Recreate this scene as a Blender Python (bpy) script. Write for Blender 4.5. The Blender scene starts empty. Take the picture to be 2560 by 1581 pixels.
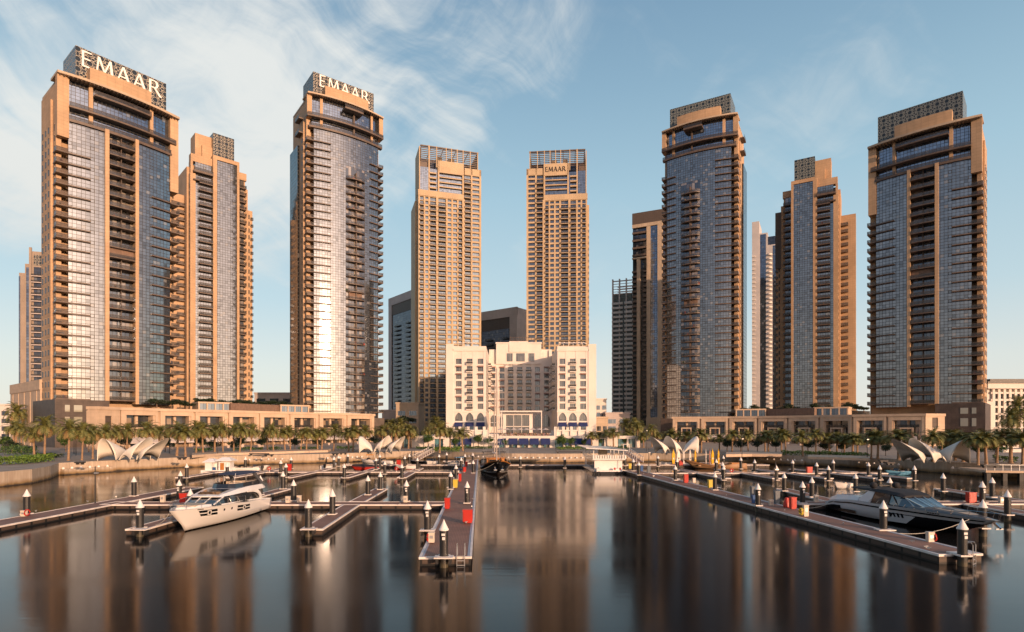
import bpy, math, random
from mathutils import Vector, Matrix
random.seed(7)
R = math.radians
SC = bpy.context.scene
COL = SC.collection
# ---------------------------------------------------------------- camera, sky, sun, exposure
FPX, HZ, CX, CH = 1435.0, 1070.0, 1280.0, 8.6          # focal length in photo pixels, horizon row, centre column, eye height
cam_d = bpy.data.cameras.new("camera"); cam = bpy.data.objects.new("camera", cam_d); COL.objects.link(cam)
cam_d.sensor_width = 36.0; cam_d.lens = 36.0 * FPX / 2560.0
cam_d.shift_y = (HZ - 790.5) / 2560.0
cam_d.clip_start = 0.5; cam_d.clip_end = 9000
cam.location = (0, 0, CH); cam.rotation_euler = (R(90), 0, 0)
SC.camera = cam
SC.view_settings.view_transform = 'Standard'; SC.view_settings.look = 'None'
SC.view_settings.exposure = 0.28; SC.view_settings.gamma = 1.0
SUN_EL, SUN_AZ = 9.0, math.degrees(math.atan2(0.60, -0.80))   # azimuth measured from +Y towards +X
sd = Vector((math.sin(R(SUN_AZ)) * math.cos(R(SUN_EL)), math.cos(R(SUN_AZ)) * math.cos(R(SUN_EL)), math.sin(R(SUN_EL))))
sun_d = bpy.data.lights.new("sun", 'SUN'); sun = bpy.data.objects.new("sun", sun_d); COL.objects.link(sun)
sun_d.energy = 3.9; sun_d.angle = R(0.6); sun_d.color = (1.0, 0.62, 0.385)
sun.rotation_euler = (-sd).to_track_quat('-Z', 'Y').to_euler(); sun.location = (120, -180, 60)

class NT:
    """small helper for building node trees"""
    def __init__(s, t): s.t = t
    def n(s, typ, **k):
        x = s.t.nodes.new(typ)
        for a, b in k.items(): setattr(x, a, b)
        return x
    def put(s, inp, v):
        if hasattr(v, 'is_output') or isinstance(v, bpy.types.NodeSocket): s.t.links.new(v, inp)
        else: inp.default_value = v
    def m(s, op, a, b=0.0, c=0.0, clamp=False):
        x = s.n('ShaderNodeMath', operation=op, use_clamp=clamp)
        s.put(x.inputs[0], a); s.put(x.inputs[1], b); s.put(x.inputs[2], c)
        return x.outputs[0]
    def mix(s, f, a, b, mode='MIX'):
        x = s.n('ShaderNodeMix', data_type='RGBA', blend_type=mode)
        s.put(x.inputs[0], f)
        for i, v in ((6, a), (7, b)):
            if isinstance(v, (tuple, list)) and len(v) == 3: v = (*v, 1)
            s.put(x.inputs[i], v)
        return x.outputs[2]
    def noise(s, vec, scale, detail=3, rough=.55, dist=0):
        x = s.n('ShaderNodeTexNoise'); s.put(x.inputs['Vector'], vec)
        x.inputs['Scale'].default_value = scale; x.inputs['Detail'].default_value = detail
        x.inputs['Roughness'].default_value = rough; x.inputs['Distortion'].default_value = dist
        return x.outputs[0]
    def smooth(s, v, a, b):
        x = s.n('ShaderNodeMapRange', interpolation_type='SMOOTHSTEP')
        s.put(x.inputs[0], v); x.inputs[1].default_value = a; x.inputs[2].default_value = b
        return x.outputs[0]
    def comb(s, x, y, z=0.0):
        c = s.n('ShaderNodeCombineXYZ'); s.put(c.inputs[0], x); s.put(c.inputs[1], y); s.put(c.inputs[2], z)
        return c.outputs[0]
    def sep(s, v):
        c = s.n('ShaderNodeSeparateXYZ'); s.put(c.inputs[0], v); return c.outputs
    def vmap(s, v, sc=(1, 1, 1), rot=(0, 0, 0), loc=(0, 0, 0)):
        c = s.n('ShaderNodeMapping'); s.put(c.inputs[0], v)
        c.inputs[1].default_value = loc; c.inputs[2].default_value = rot; c.inputs[3].default_value = sc
        return c.outputs[0]

def build_world():
    w = bpy.data.worlds.new("World"); SC.world = w; w.use_nodes = True
    t = w.node_tree; t.nodes.clear(); k = NT(t)
    out = k.n('ShaderNodeOutputWorld'); bg = k.n('ShaderNodeBackground')
    sky = k.n('ShaderNodeTexSky', sky_type='NISHITA'); sky.sun_disc = False
    sky.sun_elevation = R(SUN_EL); sky.sun_rotation = R(SUN_AZ)
    sky.air_density = 1.0; sky.dust_density = 0.9; sky.ozone_density = 2.0; sky.altitude = 0
    d = k.n('ShaderNodeTexCoord').outputs['Generated']
    x, y, z = k.sep(d)
    # paler towards the horizon, deeper overhead, as thin morning haze makes it
    base = k.mix(1.0, sky.outputs[0], (1.15, 1.30, 1.20), 'MULTIPLY')
    rp = k.n('ShaderNodeValToRGB'); k.put(rp.inputs[0], k.m('MAXIMUM', z, 0.0)); els = rp.color_ramp.elements
    stops = ((0.0, (5.5, 5.2, 4.8)), (.1, (4.85, 5.05, 4.9)), (.2, (3.6, 4.55, 4.95)), (.37, (2.6, 3.85, 4.6)), (.5, (1.85, 2.95, 3.85)), (.64, (1.2, 2.1, 3.1)))
    while len(els) < len(stops): els.new(.5)
    for e, (q, c) in zip(els, stops): e.position = q; e.color = (*[v / 8 for v in c], 1)
    hz = k.n('ShaderNodeVectorMath', operation='SCALE'); k.put(hz.inputs[0], rp.outputs[0]); hz.inputs['Scale'].default_value = 8.0
    front = k.smooth(y, -0.25, 0.35)
    base = k.mix(k.m('MULTIPLY', front, .88), base, hz.outputs[0])
    # the sunward half: dusty rose air low down, clear blue above
    rb = k.n('ShaderNodeValToRGB'); k.put(rb.inputs[0], k.m('MAXIMUM', z, 0.0)); els = rb.color_ramp.elements
    stops = ((0.0, (2.6, 2.1, 2.0)), (.12, (2.4, 2.15, 2.15)), (.28, (1.9, 2.05, 2.45)), (.50, (1.25, 1.75, 2.55)), (.8, (.9, 1.4, 2.3)))
    while len(els) < len(stops): els.new(.5)
    for e, (q, c) in zip(els, stops): e.position = q; e.color = (*[v / 8 for v in c], 1)
    hb = k.n('ShaderNodeVectorMath', operation='SCALE'); k.put(hb.inputs[0], rb.outputs[0]); hb.inputs['Scale'].default_value = 8.0
    base = k.mix(k.m('MULTIPLY', k.smooth(y, 0.15, -0.25), .85), base, hb.outputs[0])
    # thin cirrus: streaks on a flat layer high above
    warp = k.n('ShaderNodeTexNoise'); k.put(warp.inputs['Vector'], d); warp.inputs['Scale'].default_value = 3.2; warp.inputs['Detail'].default_value = 3
    va = k.n('ShaderNodeVectorMath', operation='MULTIPLY_ADD'); k.put(va.inputs[0], warp.outputs['Color']); va.inputs[1].default_value = (.22, .10, .22); k.put(va.inputs[2], d)
    def streak(ang, sx, sz, sc, det, off):
        return k.noise(k.vmap(k.vmap(va.outputs[0], (1, 1, 1), (0, R(ang), 0)), (sx, 1.0, sz), (0, 0, 0), (off, 0, 0)), sc, det, .62)
    n1 = streak(-24, 1.0, 4.6, 3.0, 8, 1.3); n2 = streak(10, 1.0, 1.8, 2.2, 5, 5.1); n3 = streak(33, 1.0, 5.5, 3.4, 7, 2.2)
    wisps = k.m('ADD', k.m('ADD', k.m('MULTIPLY', n1, .42), k.m('MULTIPLY', n2, .36)), k.m('MULTIPLY', n3, .22))
    def patch(px, py, r, soft):
        v = Vector(((px - CX) / FPX, 1, (HZ - py) / FPX)).normalized()
        dp = k.n('ShaderNodeVectorMath', operation='DOT_PRODUCT'); k.put(dp.inputs[0], d); dp.inputs[1].default_value = v
        return k.smooth(dp.outputs['Value'], math.cos(R(r + soft)), math.cos(R(max(r - soft, 0))))
    reg = None
    for a in ((780, 110, 10, 10), (1080, 260, 5, 5), (430, 190, 10, 10), (1250, 50, 5, 5), (120, 330, 6, 6), (640, 420, 6, 6)):
        q = patch(*a); reg = q if reg is None else k.m('MAXIMUM', reg, q)
    thin = None
    for a in ((2060, 310, 5, 4), (1680, 0, 4, 3), (2150, 200, 4, 4), (1520, 690, 6, 5), (700, 480, 8, 7), (100, 550, 7, 6), (1900, 420, 5, 5)):
        q = patch(*a); thin = q if thin is None else k.m('MAXIMUM', thin, q)
    back = k.smooth(y, 0.1, -0.3)
    thr = k.m('ADD', k.m('MULTIPLY', reg, .18), k.m('ADD', k.m('MULTIPLY', thin, .07), k.m('MULTIPLY', back, .08)))
    cm = k.smooth(k.m('ADD', wisps, thr), 0.57, 0.80)
    cm = k.m('MULTIPLY', cm, k.smooth(z, -0.01, 0.12))
    cloudc = k.mix(k.smooth(z, 0.05, 0.6), (5.5, 5.15, 4.7), (6.1, 6.0, 5.6))
    colr = k.mix(k.m('MULTIPLY', cm, k.m('ADD', .32, k.m('MULTIPLY', reg, .44))), base, cloudc)
    # the bright low haze round the sun, behind the camera
    dp = k.n('ShaderNodeVectorMath', operation='DOT_PRODUCT'); k.put(dp.inputs[0], d); dp.inputs[1].default_value = sd
    glow = k.m('POWER', k.m('MAXIMUM', dp.outputs['Value'], 0.0), 10.0)
    gl = k.n('ShaderNodeVectorMath', operation='SCALE'); gl.inputs[0].default_value = (15.5, 10.0, 6.9); k.put(gl.inputs['Scale'], glow)
    g2 = k.n('ShaderNodeVectorMath', operation='SCALE'); g2.inputs[0].default_value = (7.2, 4.2, 2.7); k.put(g2.inputs['Scale'], k.m('MULTIPLY', k.m('POWER', k.m('MAXIMUM', dp.outputs['Value'], 0.0), 3.5), k.smooth(z, .62, .0)))
    ad = k.n('ShaderNodeVectorMath', operation='ADD'); k.put(ad.inputs[0], colr); k.put(ad.inputs[1], g2.outputs[0]); colr = ad.outputs[0]
    ad = k.n('ShaderNodeVectorMath', operation='ADD'); k.put(ad.inputs[0], colr); k.put(ad.inputs[1], gl.outputs[0]); colr = ad.outputs[0]
    k.put(bg.inputs[0], colr); bg.inputs[1].default_value = 0.13
    t.links.new(bg.outputs[0], out.inputs[0])
build_world()
SC.cycles.max_bounces = 6; SC.cycles.glossy_bounces = 4; SC.cycles.diffuse_bounces = 3; SC.cycles.transmission_bounces = 3
SC.cycles.use_denoising = True; SC.cycles.caustics_reflective = False; SC.cycles.caustics_refractive = False
SC.cycles.sample_clamp_indirect = 6.0

# ---------------------------------------------------------------- helpers
def G(px, py, z=0.0):
    """the point of the level z that the photo shows at this pixel"""
    Y = FPX * (CH - z) / (py - HZ)
    return Vector(((px - CX) / FPX * Y, Y, z))
def XA(px, Y): return (px - CX) / FPX * Y
def ZA(py, Y): return CH + (HZ - py) / FPX * Y

class MB:
    """collects faces; build() links them as ONE mesh object"""
    def __init__(s): s.v = []; s.f = []; s.u = []; s.mi = []; s.sm = []
    def face(s, pts, uv=None, mi=0, sm=False):
        b = len(s.v); s.v += [tuple(p) for p in pts]
        s.f.append(tuple(range(b, b + len(pts)))); s.mi.append(mi); s.sm.append(sm)
        s.u += list(uv) if uv else [(p[0] + p[1], p[2]) for p in pts]
    def box(s, x0, x1, y0, y1, z0, z1, mi=0, top=None):
        if x0 > x1: x0, x1 = x1, x0
        if y0 > y1: y0, y1 = y1, y0
        q = [(x0, y0), (x1, y0), (x1, y1), (x0, y1)]
        for i in range(4):
            a, b = q[i], q[(i + 1) % 4]
            ua, ub = (a[0], b[0]) if a[1] == b[1] else (a[1], b[1])
            s.face([(*a, z0), (*b, z0), (*b, z1), (*a, z1)], [(ua, z0), (ub, z0), (ub, z1), (ua, z1)], mi)
        tm = mi if top is None else top
        s.face([(x0, y0, z1), (x1, y0, z1), (x1, y1, z1), (x0, y1, z1)], [(x0, y0), (x1, y0), (x1, y1), (x0, y1)], tm)
        s.face([(x0, y1, z0), (x1, y1, z0), (x1, y0, z0), (x0, y0, z0)], [(x0, y1), (x1, y1), (x1, y0), (x0, y0)], mi)
    def prism(s, poly, z0, z1, mi=0, top=None):
        """upright prism over a polygon (counter-clockwise)"""
        n = len(poly); d = 0.0
        ar = sum(poly[i][0] * poly[(i + 1) % n][1] - poly[(i + 1) % n][0] * poly[i][1] for i in range(n))
        if ar < 0: poly = poly[::-1]
        for i in range(n):
            a, b = poly[i], poly[(i + 1) % n]; L = math.dist(a, b)
            s.face([(a[0], a[1], z0), (b[0], b[1], z0), (b[0], b[1], z1), (a[0], a[1], z1)], [(d, z0), (d + L, z0), (d + L, z1), (d, z1)], mi); d += L
        s.face([(p[0], p[1], z1) for p in poly], [(p[0], p[1]) for p in poly], mi if top is None else top)
        s.face([(p[0], p[1], z0) for p in reversed(poly)], [(p[0], p[1]) for p in reversed(poly)], mi)
    def bar(s, a, b, w, h=None, mi=0, w2=None):
        """square bar from a to b"""
        a, b = Vector(a), Vector(b); h = h or w
        d = (b - a).normalized(); up = Vector((0, 0, 1)) if abs(d.z) < .95 else Vector((1, 0, 0))
        x = d.cross(up).normalized(); y = x.cross(d).normalized(); k = (w2 / w) if w2 else 1
        ca = [a + x * (i * w / 2) + y * (j * h / 2) for i, j in ((-1, -1), (1, -1), (1, 1), (-1, 1))]
        cb = [b + x * (i * w * k / 2) + y * (j * h * k / 2) for i, j in ((-1, -1), (1, -1), (1, 1), (-1, 1))]
        for i in range(4):
            j = (i + 1) % 4; s.face([ca[i], cb[i], cb[j], ca[j]], None, mi)
        s.face(ca, None, mi); s.face(cb[::-1], None, mi)
    def tube(s, pts, rad, n=8, mi=0, cap=True):
        pts = [Vector(p) for p in pts]; rad = rad if isinstance(rad, (list, tuple)) else [rad] * len(pts)
        rings = []
        for i, p in enumerate(pts):
            d = (pts[min(i + 1, len(pts) - 1)] - pts[max(i - 1, 0)]).normalized()
            up = Vector((0, 0, 1)) if abs(d.z) < .9 else Vector((0, 1, 0))
            x = d.cross(up).normalized(); y = x.cross(d).normalized()
            rings.append([p + (x * math.cos(6.28318 * k / n) + y * math.sin(6.28318 * k / n)) * rad[i] for k in range(n)])
        for a, b in zip(rings, rings[1:]):
            for k in range(n): s.face([a[k], a[(k + 1) % n], b[(k + 1) % n], b[k]], None, mi, True)
        if cap: s.face(rings[0][::-1], None, mi); s.face(rings[-1], None, mi)
    def lathe(s, prof, c=(0, 0, 0), n=16, mi=0, smooth=True):
        """profile of (radius, z) turned about the vertical through c"""
        for (r0, z0), (r1, z1) in zip(prof, prof[1:]):
            for k in range(n):
                a, b = 6.28318 * k / n, 6.28318 * (k + 1) / n
                P = lambda r, t, z: (c[0] + r * math.cos(t), c[1] + r * math.sin(t), c[2] + z)
                pts = [P(r0, a, z0), P(r0, b, z0), P(r1, b, z1), P(r1, a, z1)]
                if r0 < 1e-6: pts = [pts[0], pts[2], pts[3]]
                elif r1 < 1e-6: pts = [pts[0], pts[1], pts[2]]
                s.face(pts, None, mi, smooth)
    def grid(s, rows, mi=0, sm=True, uv=None, closed=False):
        """rows of points -> quads sharing no vertices (merged on build when weld)"""
        for i in range(len(rows) - 1):
            m = len(rows[i])
            for j in range(m if closed else m - 1):
                j2 = (j + 1) % m
                s.face([rows[i][j], rows[i][j2], rows[i + 1][j2], rows[i + 1][j]], None, mi, sm)
    def build(s, name, mats, parent=None, loc=None, weld=False):
        me = bpy.data.meshes.new(name); me.from_pydata(s.v, [], s.f)
        if not isinstance(mats, (list, tuple)): mats = [mats]
        for m in mats: me.materials.append(m)
        uvl = me.uv_layers.new(name="UVMap")
        uvl.data.foreach_set("uv", [c for p in s.u for c in p])
        me.polygons.foreach_set("material_index", s.mi); me.polygons.foreach_set("use_smooth", s.sm)
        if weld:
            import bmesh
            bm = bmesh.new(); bm.from_mesh(me); bmesh.ops.remove_doubles(bm, verts=bm.verts, dist=1e-4)
            bmesh.ops.recalc_face_normals(bm, faces=bm.faces); bm.to_mesh(me); bm.free()
        me.update()
        o = bpy.data.objects.new(name, me); COL.objects.link(o)
        if parent: o.parent = parent
        if loc: o.location = loc
        return o

def tag(o, label=None, cat=None, group=None, kind=None):
    if label: o["label"] = label
    if cat: o["category"] = cat
    if group: o["group"] = group
    if kind: o["kind"] = kind
    return o
def empty(name, loc=(0, 0, 0), rz=0.0, label=None, cat=None, group=None):
    o = bpy.data.objects.new(name, None); COL.objects.link(o); o.empty_display_size = .5
    o.location = loc; o.rotation_euler = (0, 0, rz)
    return tag(o, label, cat, group)
def again(o, loc, rz=None, sc=None):
    """a copy of a part under the same thing"""
    c = o.copy(); COL.objects.link(c); c.location = loc
    for ch in o.children:
        e = ch.copy(); COL.objects.link(e); e.parent = c
    if rz is not None: c.rotation_euler = (0, 0, rz)
    if sc is not None: c.scale = sc
    return c
def pair(mb, name, m0, m1, parent, loc=None, sub='railing'):
    """a part of the faces of slot 0 with the faces of slot 1 as its sub-part"""
    A, B = MB(), MB()
    for f, mi, sm in zip(mb.f, mb.mi, mb.sm): (B if mi else A).face([mb.v[i] for i in f], [mb.u[i] for i in f], 0, sm)
    o = A.build(name, m0, parent, loc); B.build(sub, m1, o); return o
def dup(root, loc, rz=0.0, label=None, group=None, sc=None):
    r = root.copy(); COL.objects.link(r); r.location = loc; r.rotation_euler = (0, 0, rz)
    if sc is not None: r.scale = sc if isinstance(sc, tuple) else (sc, sc, sc)
    tag(r, label, None, group)
    for ch in list(root.children):
        c = ch.copy(); COL.objects.link(c); c.parent = r
        for g in list(ch.children):
            e = g.copy(); COL.objects.link(e); e.parent = c
    return r

# ---------------------------------------------------------------- materials
def mat(name, col, rough=.6, metal=0.0, spec=.5, var=0.0, vscale=1.0, bump=0.0, bscale=8.0, joints=None, coat=0.0, col2=None):
    m = bpy.data.materials.new(name); m.use_nodes = True
    k = NT(m.node_tree); b = m.node_tree.nodes['Principled BSDF']
    b.inputs['Roughness'].default_value = rough; b.inputs['Metallic'].default_value = metal
    b.inputs['Specular IOR Level'].default_value = spec; b.inputs['Coat Weight'].default_value = coat
    c = (*col, 1)
    tc = k.n('ShaderNodeTexCoord')
    if var > 0 or col2:
        n = k.noise(tc.outputs['Object'], vscale, 5, .6)
        lo = tuple(x * (1 - var) for x in col); hi = col2 or tuple(min(x * (1 + var), 1) for x in col)
        c = k.mix(k.smooth(n, .32, .68), lo, hi)
    if joints:
        jw, jh, dark = joints
        u, v, _ = k.sep(tc.outputs['UV'])
        fu = k.m('LESS_THAN', k.m('FRACT', k.m('DIVIDE', u, jw)), .05 / jw); fv = k.m('LESS_THAN', k.m('FRACT', k.m('DIVIDE', v, jh)), .06 / jh)
        cell = k.comb(k.m('FLOOR', k.m('DIVIDE', u, jw)), k.m('FLOOR', k.m('DIVIDE', v, jh)))
        wn = k.n('ShaderNodeTexWhiteNoise', noise_dimensions='2D'); k.put(wn.inputs['Vector'], cell)
        c = k.mix(k.m('MULTIPLY', wn.outputs[0], .16), c, (0.5 * col[0], 0.5 * col[1], 0.5 * col[2]))
        c = k.mix(k.m('MULTIPLY', k.m('MAXIMUM', fu, fv), dark), c, tuple(x * .25 for x in col))
        st = k.noise(k.vmap(tc.outputs['Object'], (1.1, 1.1, .035)), 1.0, 4, .6)     # rain streaks and dust
        c = k.mix(k.m('MULTIPLY', k.smooth(st, .52, .80), .32), c, tuple(x * .45 for x in col))
    k.put(b.inputs['Base Color'], c)
    if bump:
        bn = k.n('ShaderNodeBump'); bn.inputs['Strength'].default_value = bump; bn.inputs['Distance'].default_value = .05
        k.put(bn.inputs['Height'], k.noise(tc.outputs['Object'], bscale, 4)); k.put(b.inputs['Normal'], bn.outputs[0])
    return m

def curtain_glass(name, tint, cw=1.2, ch=1.18, body=(.010, .013, .018), frame=(.03, .028, .026), op_col=5, op_row=3, rough=.07, wob=.012, line=.065):
    """coated glazing in a grid of dark mullions; some panes are opening lights with a heavier frame; UV in metres"""
    m = bpy.data.materials.new(name); m.use_nodes = True
    k = NT(m.node_tree); b = m.node_tree.nodes['Principled BSDF']
    tc = k.n('ShaderNodeTexCoord'); u, v, _ = k.sep(tc.outputs['UV'])
    uu, vv = k.m('DIVIDE', u, cw), k.m('DIVIDE', v, ch)
    fu, fv = k.m('FRACT', uu), k.m('FRACT', vv); iu, iv = k.m('FLOOR', uu), k.m('FLOOR', vv)
    lu = k.m('LESS_THAN', k.m('ABSOLUTE', k.m('SUBTRACT', fu, .5)), .5 - line / cw)
    lv = k.m('LESS_THAN', k.m('ABSOLUTE', k.m('SUBTRACT', fv, .5)), .5 - line / ch)
    pane = k.m('MULTIPLY', lu, lv)
    # opening lights: every op_col-th column, every op_row-th row
    oc = k.m('LESS_THAN', k.m('ABSOLUTE', k.m('SUBTRACT', k.m('FLOORED_MODULO', iu, float(op_col)), 2.0)), .5)
    orr = k.m('LESS_THAN', k.m('FLOORED_MODULO', iv, float(op_row)), .5)
    iu2 = k.m('LESS_THAN', k.m('ABSOLUTE', k.m('SUBTRACT', fu, .5)), .5 - .17 / cw); iv2 = k.m('LESS_THAN', k.m('ABSOLUTE', k.m('SUBTRACT', fv, .5)), .5 - .15 / ch)
    opf = k.m('MULTIPLY', k.m('MULTIPLY', oc, orr), k.m('SUBTRACT', 1.0, k.m('MULTIPLY', iu2, iv2)))
    gl = k.m('MULTIPLY', pane, k.m('SUBTRACT', 1.0, opf))
    wn = k.n('ShaderNodeTexWhiteNoise', noise_dimensions='2D'); k.put(wn.inputs['Vector'], k.comb(iu, iv))
    shade = k.m('ADD', .84, k.m('MULTIPLY', wn.outputs[0], .26))
    sp = k.n('ShaderNodeVectorMath', operation='SCALE'); sp.inputs[0].default_value = tint; k.put(sp.inputs['Scale'], shade)
    w2 = k.n('ShaderNodeTexWhiteNoise', noise_dimensions='2D'); k.put(w2.inputs['Vector'], k.comb(k.m('ADD', iu, 31.7), k.m('ADD', iv, 7.3)))
    blind = k.m('MULTIPLY', gl, k.m('GREATER_THAN', w2.outputs[0], .94)); dull = k.m('LESS_THAN', w2.outputs[0], .10)
    gcol = k.mix(k.m('MULTIPLY', dull, .5), sp.outputs[0], tuple(t * .5 for t in tint)); gcol = k.mix(k.m('MULTIPLY', blind, .22), gcol, (.42, .39, .35))
    k.put(b.inputs['Base Color'], k.mix(gl, frame, gcol))
    k.put(b.inputs['Metallic'], k.m('MULTIPLY', gl, k.m('SUBTRACT', .96, k.m('MULTIPLY', blind, .35))))
    k.put(b.inputs['Roughness'], k.m('ADD', rough, k.m('MULTIPLY', k.m('SUBTRACT', 1.0, gl), .4)))
    # every pane sits a hair out of true
    geo = k.n('ShaderNodeNewGeometry')
    off = k.n('ShaderNodeVectorMath', operation='SUBTRACT'); k.put(off.inputs[0], wn.outputs['Color']); off.inputs[1].default_value = (.5, .5, .5)
    sc = k.n('ShaderNodeVectorMath', operation='MULTIPLY_ADD'); k.put(sc.inputs[0], off.outputs[0]); sc.inputs[1].default_value = (wob, wob, wob); k.put(sc.inputs[2], geo.outputs['Normal'])
    nz = k.n('ShaderNodeVectorMath', operation='NORMALIZE'); k.put(nz.inputs[0], sc.outputs[0])
    k.put(b.inputs['Normal'], nz.outputs[0])
    return m

def window_glass(name, cols, cw=1.3, ch=3.5, refl=.5, tint=(.32, .40, .50)):
    """window glass over rooms: curtains and dark rooms differ from pane to pane; UV in metres"""
    m = bpy.data.materials.new(name); m.use_nodes = True
    k = NT(m.node_tree); b = m.node_tree.nodes['Principled BSDF']; t = m.node_tree
    tc = k.n('ShaderNodeTexCoord'); u, v, _ = k.sep(tc.outputs['UV'])
    oi = k.n('ShaderNodeObjectInfo')
    uu, vv = k.m('DIVIDE', u, cw), k.m('DIVIDE', v, ch)
    cell = k.comb(k.m('FLOOR', uu), k.m('FLOOR', vv), k.m('MULTIPLY', oi.outputs['Random'], 57.0))
    wn = k.n('ShaderNodeTexWhiteNoise', noise_dimensions='3D'); k.put(wn.inputs['Vector'], cell)
    rp = k.n('ShaderNodeValToRGB'); rp.color_ramp.interpolation = 'CONSTANT'
    els = rp.color_ramp.elements
    while len(els) < len(cols): els.new(.5)
    for i, c in enumerate(cols): els[i].position = i / len(cols); els[i].color = (*c, 1)
    k.put(rp.inputs[0], wn.outputs[0])
    fr = k.m('LESS_THAN', k.m('ABSOLUTE', k.m('SUBTRACT', k.m('FRACT', uu), .5)), .5 - .05 / cw)
    k.put(b.inputs['Base Color'], k.mix(fr, (.03, .026, .022), rp.outputs[0])); b.inputs['Roughness'].default_value = .5
    gl = k.n('ShaderNodeBsdfGlossy'); gl.inputs['Color'].default_value = (*tint, 1); gl.inputs['Roughness'].default_value = .06
    mx = k.n('ShaderNodeMixShader'); lw = k.n('ShaderNodeLayerWeight'); lw.inputs[0].default_value = .25
    k.put(mx.inputs[0], k.m('MULTIPLY', fr, k.m('ADD', refl, k.m('MULTIPLY', lw.outputs['Fresnel'], .4)), clamp=True))
    t.links.new(b.outputs[0], mx.inputs[1]); t.links.new(gl.outputs[0], mx.inputs[2])
    t.links.new(mx.outputs[0], t.nodes['Material Output'].inputs[0])
    return m

def lattice_mat(name, light, dark, per=3.4, wid=.18):
    """pierced screen: interlaced eight-fold strapwork; UV in metres"""
    m = bpy.data.materials.new(name); m.use_nodes = True
    k = NT(m.node_tree); b = m.node_tree.nodes['Principled BSDF']
    tc = k.n('ShaderNodeTexCoord'); u, v, _ = k.sep(tc.outputs['UV'])
    fx = k.m('SUBTRACT', k.m('FRACT', k.m('DIVIDE', u, per)), .5); fy = k.m('SUBTRACT', k.m('FRACT', k.m('DIVIDE', v, per)), .5)
    ax, ay = k.m('ABSOLUTE', fx), k.m('ABSOLUTE', fy); h = wid / per / 2
    rr = k.m('SQRT', k.m('ADD', k.m('MULTIPLY', fx, fx), k.m('MULTIPLY', fy, fy)))
    near = lambda val, at: k.m('LESS_THAN', k.m('ABSOLUTE', k.m('SUBTRACT', val, at)), h)
    sm = k.m('ADD', ax, ay)
    ring = near(rr, .27); dia = near(sm, .60); dia2 = k.m('MULTIPLY', near(k.m('MAXIMUM', ax, ay), .36), k.m('GREATER_THAN', sm, .42))
    dg = k.m('MULTIPLY', k.m('LESS_THAN', k.m('ABSOLUTE', k.m('SUBTRACT', ax, ay)), h * 1.3), k.m('GREATER_THAN', rr, .27))
    cr = k.m('MULTIPLY', k.m('LESS_THAN', k.m('MINIMUM', ax, ay), h), k.m('GREATER_THAN', rr, .27))
    g = k.m('MAXIMUM', k.m('MAXIMUM', ring, dia), k.m('MAXIMUM', dia2, dg))
    k.put(b.inputs['Base Color'], k.mix(g, dark, light)); k.put(b.inputs['Roughness'], k.m('ADD', .18, k.m('MULTIPLY', g, .4)))
    bn = k.n('ShaderNodeBump'); bn.inputs['Strength'].default_value = .6; bn.inputs['Distance'].default_value = .3
    k.put(bn.inputs['Height'], g); k.put(b.inputs['Normal'], bn.outputs[0])
    return m

def rail_mat():
    m = mat('railing_glass', (.05, .045, .042), .12, spec=.7); t = m.node_tree
    tr = t.nodes.new('ShaderNodeBsdfTransparent'); mx = t.nodes.new('ShaderNodeMixShader'); mx.inputs[0].default_value = .52
    t.links.new(tr.outputs[0], mx.inputs[1]); t.links.new(t.nodes['Principled BSDF'].outputs[0], mx.inputs[2]); t.links.new(mx.outputs[0], t.nodes['Material Output'].inputs[0])
    return m
S = {}
S['stone'] = mat('sandstone', (.52, .348, .21), .75, var=.13, vscale=.10, joints=(2.4, 1.18, .45))
S['stone_mid'] = mat('warm_render', (.53, .40, .255), .75, var=.07, vscale=.1, joints=(6.0, 3.5, .15))
S['stone_pale'] = mat('pale_stone', (.50, .39, .28), .75, var=.08, vscale=.15, joints=(2.2, 1.2, .25))
S['podium'] = mat('podium_stone', (.56, .42, .30), .75, var=.08, vscale=.3, joints=(3.0, 1.0, .12))
S['brown_stone'] = mat('dark_brown_stone', (.085, .062, .05), .55, var=.25, vscale=.4, joints=(1.2, .6, .4))
S['white'] = mat('white_render', (.71, .645, .58), .7, var=.05, vscale=.2)
S['trim'] = mat('white_trim', (.72, .66, .61), .6)
S['bronze'] = mat('bronze_metal', (.115, .082, .062), .5, var=.2, vscale=.6)
S['rail'] = rail_mat()
S['dark'] = mat('dark_metal', (.03, .028, .027), .5)
S['roofing'] = mat('roofing', (.30, .25, .2), .9, var=.2)
S['lattice'] = lattice_mat('lattice_screen', (.42, .385, .32), (.022, .032, .044))
S['lattice_shaded'] = lattice_mat('shaded_lattice_screen', (.20, .225, .22), (.016, .026, .036), 3.0, .24)  # same screen on the right-hand crowns, shade painted into its colours
S['grille'] = mat('brown_grille', (.10, .075, .06), .6, joints=(1.3, 1.3, .85))
S['letters'] = mat('cream_letters', (.92, .89, .84), .45)
S['letters_dark'] = mat('dark_letters', (.035, .03, .03), .4)
S['glass'] = curtain_glass('curtain_glass', (.33, .35, .375))
S['glass_top'] = curtain_glass('upper_glass', (.30, .36, .45), 1.2, 1.2, op_col=9, op_row=11)
S['glass_side'] = curtain_glass('side_glass', (.14, .15, .17), 1.1, 1.77)
S['rooms'] = window_glass('balcony_doors', [(.015, .015, .017), (.30, .25, .2), (.03, .03, .03), (.10, .08, .06), (.38, .33, .27), (.02, .02, .022)], 1.35, 3.54, .34)
S['win'] = window_glass('window_panes', [(.015, .018, .022), (.05, .05, .055), (.02, .022, .026), (.14, .13, .12)], 1.2, 3.5, .46, (.25, .35, .47))
S['win_hotel'] = window_glass('hotel_panes', [(.09, .085, .07), (.16, .145, .12), (.12, .11, .09), (.06, .055, .05)], 1.1, 3.3, .28)
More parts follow.
